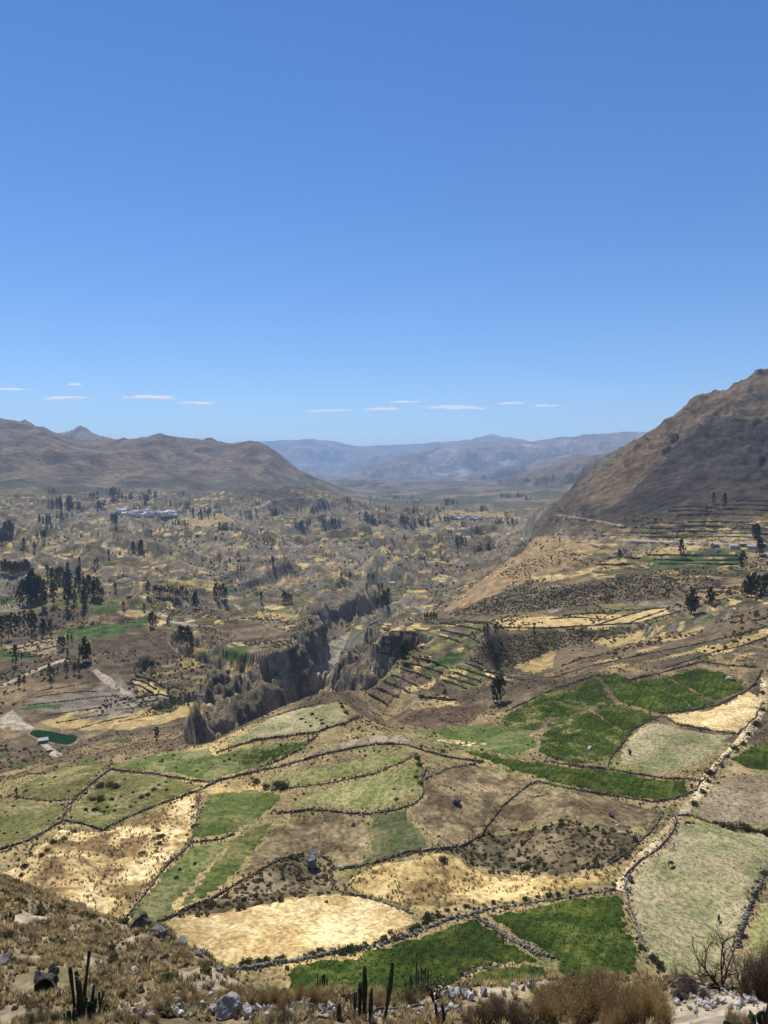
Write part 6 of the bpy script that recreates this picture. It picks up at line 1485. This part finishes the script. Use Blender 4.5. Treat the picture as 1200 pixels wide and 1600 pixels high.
def shrub(px, py, wpx, hpx, kind, lab, grp=None, Y0=12.0):
    p = hits([px], [py], Y0, 60.0)[0]; s = math.hypot(p[0], p[1]) / FPX
    k = int(rng.integers(0, 3)); rt = empty('shrub', (p[0], p[1], p[2] - 0.04)); rt.scale = (wpx * s, wpx * s * 0.8, hpx * s * 1.12); rt.rotation_euler = (0, 0, rng.uniform(0, 6.28))
    tag(rt, lab, 'shrub', grp); link('twigs', SH[kind][k][0], None, rt); link('leaves', SH[kind][k][1], None, rt)
LB, GB = 'dense brown shrub in the thicket over the alfalfa', 'brown shrub thicket'
for x, y, w, h in ((850, 1600, 70, 60), (880, 1592, 80, 75), (910, 1600, 80, 84), (935, 1590, 70, 90), (960, 1600, 80, 78), (985, 1590, 60, 70), (870, 1570, 60, 55), (900, 1566, 60, 62), (930, 1566, 60, 62), (960, 1568, 55, 55), (845, 1572, 40, 40)): shrub(x, y, w, h, ('brown', 'rust', 'gold')[int(rng.integers(0, 3))], LB, GB)
for x, y, w, h in ((985, 1606, 60, 70), (1010, 1600, 55, 72), (1035, 1606, 45, 60), (1000, 1575, 50, 52), (1025, 1572, 40, 44), (960, 1612, 50, 50)): shrub(x, y, w, h, 'gold', 'golden brown shrub at the end of the brown thicket', 'golden shrubs by the thicket')
for x, y, w, h in ((750, 1602, 50, 46), (775, 1600, 56, 50), (805, 1602, 56, 48), (730, 1606, 36, 34), (828, 1606, 40, 40), (780, 1580, 40, 32)): shrub(x, y, w, h, 'brown', 'dark brown shrub growing beside the two black stakes', 'dark shrubs by the stakes')
for x, y, w, h in ((1190, 1560, 50, 80), (1175, 1545, 40, 60), (1205, 1545, 50, 90), (1165, 1560, 30, 40)): shrub(x, y, w, h, 'brown', 'brown twiggy shrub behind the bare pale branches', 'shrubs behind the bare branches')
shrub(640, 1572, 48, 32, 'lime', 'bright yellow green broom bush above the pipe'); shrub(630, 1576, 30, 24, 'lime', 'smaller broom bush leaning on the bright one')
for x, y, w, h in ((395, 1568, 30, 26), (412, 1572, 34, 34), (430, 1566, 34, 34), (450, 1570, 34, 30), (470, 1566, 34, 34), (488, 1570, 38, 38), (505, 1572, 34, 30), (520, 1576, 28, 24), (440, 1580, 28, 26), (400, 1582, 24, 20)): shrub(x, y, w, h, 'gold', 'golden shrub in the bank above the rubble', 'golden shrubs above the rubble')
for x, y, w, h in ((445, 1606, 44, 34), (425, 1608, 30, 26), (458, 1606, 26, 28)): shrub(x, y, w, h, 'green', 'green and amber bush growing out of the rubble', 'green rubble bushes')
for x, y, w, h in ((590, 1578, 40, 30), (598, 1566, 26, 26), (610, 1608, 40, 24), (650, 1608, 50, 24), (560, 1612, 40, 22), (500, 1612, 40, 22), (690, 1606, 34, 30)): shrub(x, y, w, h, 'gold', 'straw coloured shrub around the cactus feet', 'shrubs round the cacti')
for x, y, w, h in ((225, 1590, 30, 20), (245, 1584, 34, 26), (265, 1578, 34, 30), (285, 1574, 34, 32), (305, 1572, 30, 30), (320, 1574, 24, 24), (358, 1566, 30, 30), (375, 1564, 30, 32), (345, 1562, 24, 22), (240, 1598, 30, 20), (205, 1600, 30, 18)): shrub(x, y, w, h, 'gold', 'golden grass clump behind the grey slab rubble', 'golden grass behind the slab')
for x, y, w, h in ((45, 1604, 30, 22), (65, 1604, 34, 26), (85, 1602, 26, 24), (100, 1604, 22, 18), (60, 1590, 24, 16)): shrub(x, y, w, h, 'green', 'low green bush at the foot of the many-stemmed cactus', 'green bushes by the big cactus')
for x, y, w, h in ((1060, 1560, 34, 26), (1080, 1552, 40, 26), (1100, 1560, 30, 22), (1070, 1545, 26, 24)): shrub(x, y, w, h, 'grey', 'grey dry shrub beside the bare shrub', 'grey dry shrubs')
for x, y, w, h in ((1150, 1608, 30, 36), (1140, 1600, 20, 30), (1163, 1606, 20, 30)): shrub(x, y, w, h, 'gold', 'dry tuft growing among the white rubble', 'dry tufts in the white rubble')

# bare branching shrubs
def branching(px, py, hpx, lab, mat, seed, arms, Y0=12.0, depth=5):
    p = hits([px], [py], Y0, 60.0)[0]; s = math.hypot(p[0], p[1]) / FPX; H = hpx * s
    rt = empty('bare_shrub', (p[0], p[1], p[2] - 0.05)); tag(rt, lab, 'shrub')
    r = np.random.default_rng(seed)
    def grow(mb, b, d, ln, rad, k):
        pts = [b]; dd = d.copy()
        for i in range(4):
            dd = dd + r.normal(0, 0.13, 3); dd /= np.linalg.norm(dd); pts.append(pts[-1] + dd * ln / 4)
        mb.add(*tube(pts, np.linspace(rad, rad * 0.62, 5), 5 if k > 2 else 4))
        if k == 0: return
        for i in range(3 if k > 1 else 4):
            q = pts[2 + i % 3]; nd = dd + r.normal(0, 0.48, 3); nd[2] += 0.16; nd /= np.linalg.norm(nd)
            grow(mb, q, nd, ln * r.uniform(0.55, 0.78), rad * 0.56, k - 1)
    for i, (ax, az) in enumerate(arms):
        mb = MB(); d = np.array([ax, r.uniform(-0.35, 0.35), az]); d /= np.linalg.norm(d)
        grow(mb, np.zeros(3), d, H * 0.42, 0.035 * H / 1.6, depth - 1)
        link('branch', mb.mesh('shrub_branch', True), mat, rt)
branching(1128, 1548, 92, 'leafless dark shrub with spreading branches over the pasture', grey_twig, 3, [(-0.1, 1), (-0.7, 0.8), (0.35, 1), (0.8, 0.7), (-0.95, 0.35), (0.1, 0.9)], 10)
branching(1160, 1552, 80, 'leafless shrub with pale sunlit stems', pale_twig, 8, [(0.5, 1), (0.15, 1), (-0.3, 0.9), (0.9, 0.8)], 10, 4)

# pipe and stakes
pipe_mat = noise_mat('pipe_black', [(0.3, (0.040, 0.036, 0.032)), (0.7, (0.080, 0.072, 0.064))], 3.0, rough=0.55, spec=0.3)
S_ = spline(np.array([(480, 1594), (520, 1589), (560, 1583), (600, 1577), (650, 1573), (690, 1569), (725, 1563)], float), 5)
W = hits(S_[:, 0], S_[:, 1] + 4, 12, 60); z = W[:, 2]; k_ = np.ones(9) / 9; z = np.convolve(np.pad(z, 4, mode='edge'), k_, 'valid')
mb = MB(); mb.add(*tube(np.column_stack([W[:, 0], W[:, 1], z + 0.10]), np.full(len(W), 0.035), 8))
tag(link('irrigation_pipe', mb.mesh('irrigation_pipe', True), pipe_mat), 'thin dark irrigation pipe running past the cacti', 'pipe')
stake_mat = noise_mat('stake_wood', [(0.3, (0.012, 0.010, 0.009)), (0.7, (0.035, 0.028, 0.024))], 5.0)
for px, py, h, ln, lab in ((684, 1604, 36, -4, 'black forked stake leaning beside the pipe end'), (694, 1606, 38, -3, 'second black stake beside the forked one'), (1059, 1522, 15, 0, 'short black post at the pasture foot')):
    p = hits([px], [py], 10, 60)[0]; s = math.hypot(p[0], p[1]) / FPX
    mb = MB(); mb.add(*tube([(0, 0, -0.1), (ln * s * 0.3, 0, h * s * 0.5), (ln * s, 0.02, h * s)], [0.05, 0.042, 0.036], 8))
    if 'forked' in lab: mb.add(*tube([(ln * s * 0.3, 0, h * s * 0.5), (ln * s * 0.2 + 0.10, 0, h * s * 0.75)], [0.03, 0.015], 6))
    o = link('wooden_stake', mb.mesh('wooden_stake', True), stake_mat); o.location = p; tag(o, lab, 'stake')

# ------------------------------------------------------------------ ground cover: instanced tufts
def tuft_mesh(seed, n=26, spread=0.55, mat=None):
    r = np.random.default_rng(seed); V = []
    for i in range(n):
        a = r.uniform(0, 6.28); b = np.array([r.normal(0, 0.10), r.normal(0, 0.10), -0.05]); l = r.uniform(0.5, 1.0)
        e = b + np.array([math.cos(a) * spread * r.random(), math.sin(a) * spread * r.random(), l]); m = (b + e) / 2 + np.array([0, 0, 0.12])
        s = np.array([-math.sin(a), math.cos(a), 0]) * 0.045
        V += [b - s, b + s, m + s * 0.8, e, m - s * 0.8]
    me = mesh_from('tuft', np.array(V), np.arange(n * 5).reshape(n, 5)); me.materials.append(mat)
    return me
def scatter(name, lab, P, S, me):
    pm = bpy.data.meshes.new(name); pm.vertices.add(len(P)); pm.vertices.foreach_set('co', np.ascontiguousarray(P, dtype=np.float32).ravel()); pm.update()
    at_ = pm.attributes.new('size', 'FLOAT', 'POINT'); at_.data.foreach_set('value', np.ascontiguousarray(S, dtype=np.float32))
    o = link(name, pm); tag(o, lab, kind='stuff')
    proto = bpy.data.objects.new(name + '_blade_source', me)
    ng = bpy.data.node_groups.new(name, 'GeometryNodeTree')
    ng.interface.new_socket('Geometry', in_out='INPUT', socket_type='NodeSocketGeometry'); ng.interface.new_socket('Geometry', in_out='OUTPUT', socket_type='NodeSocketGeometry')
    N = ng.nodes; gi = N.new('NodeGroupInput'); go = N.new('NodeGroupOutput'); ip = N.new('GeometryNodeInstanceOnPoints'); oi = N.new('GeometryNodeObjectInfo'); oi.inputs['Object'].default_value = proto
    na = N.new('GeometryNodeInputNamedAttribute'); na.data_type = 'FLOAT'; na.inputs['Name'].default_value = 'size'
    rv = N.new('FunctionNodeRandomValue'); rv.data_type = 'FLOAT_VECTOR'; rv.inputs[0].default_value = (-0.12, -0.12, 0); rv.inputs[1].default_value = (0.12, 0.12, 6.28)
    Lk = ng.links; Lk.new(gi.outputs[0], ip.inputs['Points']); Lk.new(oi.outputs['Geometry'], ip.inputs['Instance']); Lk.new(na.outputs['Attribute'], ip.inputs['Scale']); Lk.new(rv.outputs[0], ip.inputs['Rotation']); Lk.new(ip.outputs[0], go.inputs[0])
    md = o.modifiers.new('tufts', 'NODES'); md.node_group = ng
    return o
def polar_pts(n, th0, th1, r0, r1):
    th = rng.uniform(th0, th1, n); r = np.sqrt(rng.uniform(r0 * r0, r1 * r1, n)); x = np.sin(th) * r; y = np.cos(th) * r
    return x, y
def in_fields(x, y, kinds):
    m = np.zeros(len(x), bool)
    for nm, mk, ring in FIELD_RINGS:
        if mk in kinds: m |= inpoly(x, y, [tuple(p) for p in ring])
    return m
def ring_pts(kinds, dens):
    X, Y = [], []
    for nm, mk, ring in FIELD_RINGS:
        if mk not in kinds: continue
        lo = ring.min(0); hi = ring.max(0); n = int((hi[0] - lo[0]) * (hi[1] - lo[1]) * dens)
        x = rng.uniform(lo[0], hi[0], n); y = rng.uniform(lo[1], hi[1], n); k = inpoly(x, y, [tuple(p) for p in ring]); X.append(x[k]); Y.append(y[k])
    return np.concatenate(X), np.concatenate(Y)
def put(name, lab, x, y, smin, smax, me, lift=0.0):
    P = np.column_stack([x, y, hz(x, y) + lift]); scatter(name, lab, P, rng.uniform(smin, smax, len(x)), me)
TD, TB, TG, TP = tuft_mesh(1, 30, 0.6, tuft_dry), tuft_mesh(2, 26, 0.7, tuft_brown), tuft_mesh(3, 14, 0.5, tuft_green), tuft_mesh(4, 16, 0.6, tuft_pale)
BL = make_bush(9, dark_bush, 160, 0.8, 0.13)[0]; BO = make_bush(10, bush_leaf, 160, 0.8, 0.13)[0]; BBR = make_bush(11, tuft_brown, 160, 0.75, 0.14)[0]
# spur and bench
x, y = polar_pts(26000, -0.56, 0.56, 17, 72); px_, py_ = project(np.column_stack([x, y, hz(x, y)]))
on = (noise(x / 3, y / 3, 301) + 0.5 * noise(x / 9, y / 9, 303) > -0.22) & ((px_ < 480) | (np.hypot(x, y) > 26) | (rng.random(len(x)) < 0.25)) & (px_ > -250)
on &= ~((px_ > 1040) & (py_ > 1550))
put('dry_tussocks', 'pale dry bunch grass covering the spur', x[on], y[on], 0.16, 0.48, TD)
x, y = polar_pts(8000, -0.56, 0.30, 20, 70); on = noise(x / 2.5, y / 2.5, 305) > 0.0
put('brown_tussocks', 'brown withered bunch grass mixed over the spur', x[on], y[on], 0.14, 0.40, TB)
x, y = polar_pts(420, -0.56, 0.1, 24, 68); put('spur_shrubs', 'small dark shrubs dotted over the spur', x, y, 0.2, 0.6, BL)
# fields
x, y = ring_pts(('alfalfa', 'alfalfa2'), 2.2); put('alfalfa_plants', 'leafy green alfalfa growing in the fields', x, y, 0.25, 0.55, TG, 0.30)
x, y = ring_pts(('palepasture', 'pasture', 'olive'), 0.75); put('pasture_grass', 'short pale grass of the pastures', x, y, 0.2, 0.5, TP, 0.15)
x, y = ring_pts(('strawslope', 'strawrough'), 0.6); k = noise(x / 7, y / 7, 311) > -0.05; put('straw_tufts', 'tall dry grass of the straw slopes', x[k], y[k], 0.4, 0.95, TD, 0.15)
x, y = ring_pts(('strawslope', 'strawrough'), 0.22); k = noise(x / 9, y / 9, 313) > 0.12; put('brown_tufts', 'brown grass patches on the straw slopes', x[k], y[k], 0.5, 1.1, TB, 0.15)
x, y = ring_pts(('scrub',), 0.45); put('scrub_cover', 'low dark scrub on the brown slopes', x, y, 0.5, 1.3, BBR, 0.05)
x, y = ring_pts(('scrub',), 0.16); k = noise(x / 11, y / 11, 315) > -0.1; put('scrub_bushes', 'green black scrub bushes on the brown slopes', x[k], y[k], 0.6, 1.5, BL, 0.05)
x, y = ring_pts(('brown', 'strip', 'plowed'), 0.14); put('fallow_weeds', 'small brown weeds on the fallow fields', x, y, 0.2, 0.75, BBR, 0.1)
x, y = ring_pts(('green', 'green2', 'darkolive'), 0.5); put('meadow_grass', 'green grass tufts of the meadows', x, y, 0.2, 0.45, TP, 0.15)
x, y = ring_pts(('olive', 'green'), 0.035); k = noise(x / 14, y / 14, 317) > 0.0; put('pasture_bushes', 'small olive bushes on the pastures', x[k], y[k], 0.5, 1.3, BO, 0.1)
# banks between the fields
x, y = polar_pts(26000, -0.50, 0.50, 140, 450); k = ~in_fields(x, y, FM.keys()) & (noise(x / 14, y / 14, 321) > -0.25); x = x[k]; y = y[k]
h = rng.random(len(x))
put('bank_grass', 'dry grass on the banks between fields', x[h < 0.62], y[h < 0.62], 0.35, 0.9, TD); put('bank_scrub', 'dark scrub on the banks between fields', x[h > 0.93], y[h > 0.93], 0.4, 1.1, BL); put('bank_bushes', 'brown bushes on the banks between fields', x[(h > 0.62) & (h < 0.82)], y[(h > 0.62) & (h < 0.82)], 0.4, 1.1, BBR)
for Wl in (WALL_LINES,):
    q = np.concatenate([w[::2] for w in Wl]); q = q + rng.normal(0, 0.8, q.shape); k = rng.random(len(q)) < 0.07; q = q[k]; put('wall_scrub', 'scrub and weeds growing along the stone walls', q[:, 0], q[:, 1], 0.3, 0.8, BL)
    q = np.concatenate([w[::2] for w in Wl]); q = q + rng.normal(0, 1.1, q.shape); put('wall_grass', 'dry grass growing along the stone walls', q[:, 0], q[:, 1], 0.4, 0.9, TD)
# middle distance
x, y = polar_pts(40000, -0.50, 0.50, 440, 1150); d_, _, _ = river_dist(x, y); k = (noise(x / 60, y / 60, 331) + 0.4 * noise(x / 17, y / 17, 333) > 0.12) & (d_ > 18); x = x[k]; y = y[k]; h = rng.random(len(x))
put('valley_scrub', 'dark scrub dotting the valley slopes', x[h < 0.6], y[h < 0.6], 0.5, 2.0, BL); put('valley_bushes', 'brown bushes dotting the valley slopes', x[h >= 0.6], y[h >= 0.6], 0.5, 2.0, BBR)
x, y = polar_pts(22000, -0.50, 0.50, 1100, 2900); z_ = hz(x, y); k = (noise(x / 120, y / 120, 335) + 0.5 * noise(x / 35, y / 35, 337) > 0.22) & (z_ < -60); x = x[k]; y = y[k]
put('far_scrub', 'dark scrub and hedges over the far terraces', x, y, 1.5, 4.5, BL)
# dense scrub of the bluffs
for poly, r0_, r1_, n in (([(740, 1030), (770, 995), (870, 988), (960, 985), (990, 992), (880, 1012), (800, 1045)], 430, 640, 2400), ([(700, 960), (760, 938), (900, 912), (1000, 897), (1060, 905), (1045, 935), (960, 943), (880, 950), (780, 962)], 560, 900, 5200)):
    xs = [p[0] for p in poly]; ys = [p[1] for p in poly]
    a = rng.uniform(min(xs), max(xs), n); b = rng.uniform(min(ys), max(ys), n); k = inpoly(a, b, poly); W = hits(a[k], b[k], r0_, 1000)
    put('bluff_scrub', 'dense dark scrub on the bluff below the mountain' if n > 3000 else 'dense dark scrub on the bluff by the slender tree', W[:, 0], W[:, 1], 0.4, 1.7, BL if n > 3000 else BBR)

# ------------------------------------------------------------------ clouds, above and beyond the hazy air
def cloud_mat(seed):
    m = bpy.data.materials.new('cloud_vapour'); m.use_nodes = True; nt = m.node_tree; nt.nodes.remove(nt.nodes['Principled BSDF'])
    pv = nt.nodes.new('ShaderNodeVolumePrincipled'); pv.inputs['Color'].default_value = (1, 1, 1, 1); pv.inputs['Anisotropy'].default_value = 0.3
    tc = nt.nodes.new('ShaderNodeTexCoord'); n = nt.nodes.new('ShaderNodeTexNoise'); n.noise_dimensions = '4D'; n.inputs['W'].default_value = seed * 3.7; n.inputs['Scale'].default_value = 3.2; n.inputs['Detail'].default_value = 8; n.inputs['Roughness'].default_value = 0.6
    mp = nt.nodes.new('ShaderNodeMapping'); mp.inputs['Scale'].default_value = (2.4, 1.0, 0.6); nt.links.new(tc.outputs['Object'], mp.inputs['Vector']); nt.links.new(mp.outputs[0], n.inputs['Vector'])
    ln = nt.nodes.new('ShaderNodeVectorMath'); ln.operation = 'LENGTH'; nt.links.new(tc.outputs['Object'], ln.inputs[0])
    mr = nt.nodes.new('ShaderNodeMapRange'); mr.inputs['From Min'].default_value = 1.0; mr.inputs['From Max'].default_value = 0.0; mr.inputs['To Min'].default_value = -0.30; mr.inputs['To Max'].default_value = 0.22; nt.links.new(ln.outputs['Value'], mr.inputs['Value'])
    ad = nt.nodes.new('ShaderNodeMath'); ad.operation = 'ADD'; nt.links.new(n.outputs['Fac'], ad.inputs[0]); nt.links.new(mr.outputs[0], ad.inputs[1])
    m2 = nt.nodes.new('ShaderNodeMapRange'); m2.inputs['From Min'].default_value = 0.47; m2.inputs['From Max'].default_value = 0.75; m2.inputs['To Min'].default_value = 0.0; m2.inputs['To Max'].default_value = 0.05; nt.links.new(ad.outputs[0], m2.inputs['Value'])
    nt.links.new(m2.outputs[0], pv.inputs['Density']); nt.links.new(pv.outputs[0], nt.nodes['Material Output'].inputs['Volume'])
    return m
bm = bmesh.new(); bmesh.ops.create_icosphere(bm, subdivisions=3, radius=1.0); CLM = bpy.data.meshes.new('cloud'); bm.to_mesh(CLM); bm.free()
for i, (x0, x1, yc, hh, lab) in enumerate(((60, 150, 622, 7, 'low wisp of cloud over the pyramid peak'), (185, 285, 621, 9, 'bright curled wisp above the brown ridge'), (278, 345, 630, 7, 'small bright puff beside the curled wisp'), (462, 556, 642, 5, 'flat thin cloud streak over the valley mouth'), (560, 640, 640, 8, 'broken cloud wisp next to the flat streak'),
                                       (650, 780, 637, 9, 'longest flat white cloud over the hazy ranges'), (772, 826, 630, 5, 'short streak just above the longest cloud'), (824, 884, 634, 5, 'short streak between the longest cloud and the mountain'), (-20, 52, 608, 5, 'faint streak high over the brown ridge'), (105, 128, 601, 4, 'tiny faint puff above the low wisp'), (605, 662, 628, 4, 'faint shred above the broken wisp'))):
    Yc = 24000.0; c = at((x0 + x1) / 2, yc, Yc); s = Yc / FPX
    x0, x1 = (x0 + x1) / 2 - (x1 - x0) * 0.80, (x0 + x1) / 2 + (x1 - x0) * 0.80
    me = CLM.copy(); me.materials.append(cloud_mat(i + 1)); o = link('cloud', me); o.location = c; o.scale = ((x1 - x0) / 2 * s, 420, hh * s * 0.72); o.rotation_euler = (0, 0.02 * ((i % 3) - 1), 0)
    tag(o, lab, 'cloud', 'clouds over the valley')

# ------------------------------------------------------------------ look-alikes told apart by their order from a landmark
for base, short, mark, (mx, my), r0_ in (
    ('dense brown shrub in the thicket over the alfalfa', 'dense brown thicket shrub', 'the bright white rock', (827, 1541), 12),
    ('golden grass clump behind the grey slab rubble', 'golden grass clump', 'the big grey slab', (352, 1590), 12),
    ('golden shrub in the bank above the rubble', 'golden shrub above the rubble', 'the short single cactus', (530, 1594), 12),
    ('straw coloured shrub around the cactus feet', 'straw coloured shrub', 'the tall leaning cactus', (599, 1598), 12),
    ('golden brown shrub at the end of the brown thicket', 'golden brown shrub', 'the white rock by the thicket end', (1038, 1541), 12),
    ('dark brown shrub growing beside the two black stakes', 'dark brown shrub', 'the two black stakes', (690, 1604), 12),
    ('brown twiggy shrub behind the bare pale branches', 'brown twiggy shrub', 'the leafless pale-stemmed shrub', (1160, 1552), 10),
    ('grey dry shrub beside the bare shrub', 'grey dry shrub', 'the leafless dark shrub', (1128, 1548), 10),
    ('dry tuft growing among the white rubble', 'dry tuft in white rubble', 'the dark prickly pear pads', (1190, 1606), 10),
    ('green and amber bush growing out of the rubble', 'green and amber rubble bush', 'the yellow green prickly pear pads', (475, 1592), 12),
    ('low green bush at the foot of the many-stemmed cactus', 'low green bush', 'the many-stemmed cactus', (130, 1598), 12),
    ('dark bush clinging to the bright straw slope', 'straw slope bush', 'the black craggy outcrop', (222, 1452), 12),
    ('dark bush in a row across the olive pasture', 'dark pasture bush', 'the small dark conifer', (26, 1247), 120),
    ('dark bush on the rim of the knoll by the canyon', 'dark knoll rim bush', 'the short canyon lip wall', (470, 1107), 120),
    ('olive bush of the edge row beside the smooth knoll pasture', 'olive edge row bush', 'the crest wall of the knoll', (655, 1172), 120),
    ('olive bush of the middle row inside the smooth knoll pasture', 'olive middle row bush', 'the crest wall of the knoll', (620, 1163), 120),
    ('green bush growing on the thick rubble wall', 'green rubble wall bush', 'the black cow standing alone', (1123, 1442), 120),
    ('dark green bush beside the tumbled pasture wall', 'dark green bush', 'the white upright gate slab', (977, 1390), 120),
    ('large dark round bush on the ploughed field wall', 'large dark wall bush', 'the small black grazing cow', (1075, 1292), 120),
    ('low dark hedge bush farther along the ploughed field wall', 'low dark hedge bush', 'the large dark round bushes', (1142, 1294), 120),
    ('low house with metal roof in the hamlet under the burnt mountain', 'low hamlet house', 'the broad dark eucalyptus by the terraces', (1065, 872), 600),
    ('dark eucalyptus in the grove on the hillside shoulder', 'hillside shoulder eucalyptus', 'the clump ending the striped fields', (1082, 960), 500),
    ('dark eucalyptus in the grove by the river bend', 'river bend eucalyptus', 'the lone pale farmhouse', (612, 913), 900),
    ('eucalyptus below the pale track near the grey terraces', 'eucalyptus below the track', 'the bare dome hill', (190, 1020), 450),
    ('eucalyptus on the saddle behind the bare dome hill', 'saddle eucalyptus', 'the bare dome hill', (190, 1020), 450),
    ('dark eucalyptus in the grove above the gorge rim', 'gorge rim eucalyptus', 'the bare dome hill', (190, 1020), 450),
    ('curved terrace wall stepping the straw plots above the brown hollow', 'curved straw terrace wall', 'the brown hollow', (690, 1115), 330),
    ('dark terrace wall stepping the small green plots', 'green plot terrace wall', 'the tall eucalyptus trio', (777, 1100), 330),
    ('terrace wall stepping the slope behind the dark tree pair', 'upper terrace wall', 'the dark tree pair', (631, 1035), 330),
    ('thin wall dividing the striped fields under the bluff', 'striped field wall', 'the clump ending the striped fields', (1082, 960), 500),
    ('long low terrace wall across the grey and straw strips near the pond', 'low strip terrace wall', 'the long green pond', (85, 1152), 400),
    ('terrace wall in the stacked fields around the hamlet', 'stacked field terrace wall', 'the broad dark eucalyptus', (1065, 872), 600),
    ('dark terrace wall on the burnt foot of the mountain', 'burnt slope terrace wall', 'the eucalyptus on the burnt terraces', (1132, 795), 850)):
    m_ = Vector(hits([mx], [my], r0_)[0]); same = [o for o in scene.objects if o.parent is None and o.get('label') == base]
    for k, o in enumerate(sorted(same, key=lambda o: (o.location - m_).length)): o['label'] = '%s %s counted from %s' % (ORD[k], short, mark)

# ------------------------------------------------------------------ air
def box_mesh(name, lo, hi):
    x0, y0, z0 = lo; x1, y1, z1 = hi
    V = [(x0, y0, z0), (x1, y0, z0), (x1, y1, z0), (x0, y1, z0), (x0, y0, z1), (x1, y0, z1), (x1, y1, z1), (x0, y1, z1)]
    return mesh_from(name, np.array(V), [(0, 3, 2, 1), (4, 5, 6, 7), (0, 1, 5, 4), (1, 2, 6, 5), (2, 3, 7, 6), (3, 0, 4, 7)])
hm = bpy.data.materials.new('haze_air'); hm.use_nodes = True
hn = hm.node_tree; hn.nodes.remove(hn.nodes['Principled BSDF'])
pv = hn.nodes.new('ShaderNodeVolumePrincipled')
pv.inputs['Color'].default_value = (0.46, 0.68, 1.0, 1)
pv.inputs['Density'].default_value = 5.6e-5
pv.inputs['Anisotropy'].default_value = 0.0
hn.links.new(pv.outputs[0], hn.nodes['Material Output'].inputs['Volume'])
hz_top = float(ZZ.max()) + 30
tag(link('haze', box_mesh('haze', (-33000, -33000, float(ZZ.min()) - 3), (33000, 33000, hz_top)), hm), 'thin blue haze filling the whole valley air', kind='stuff')
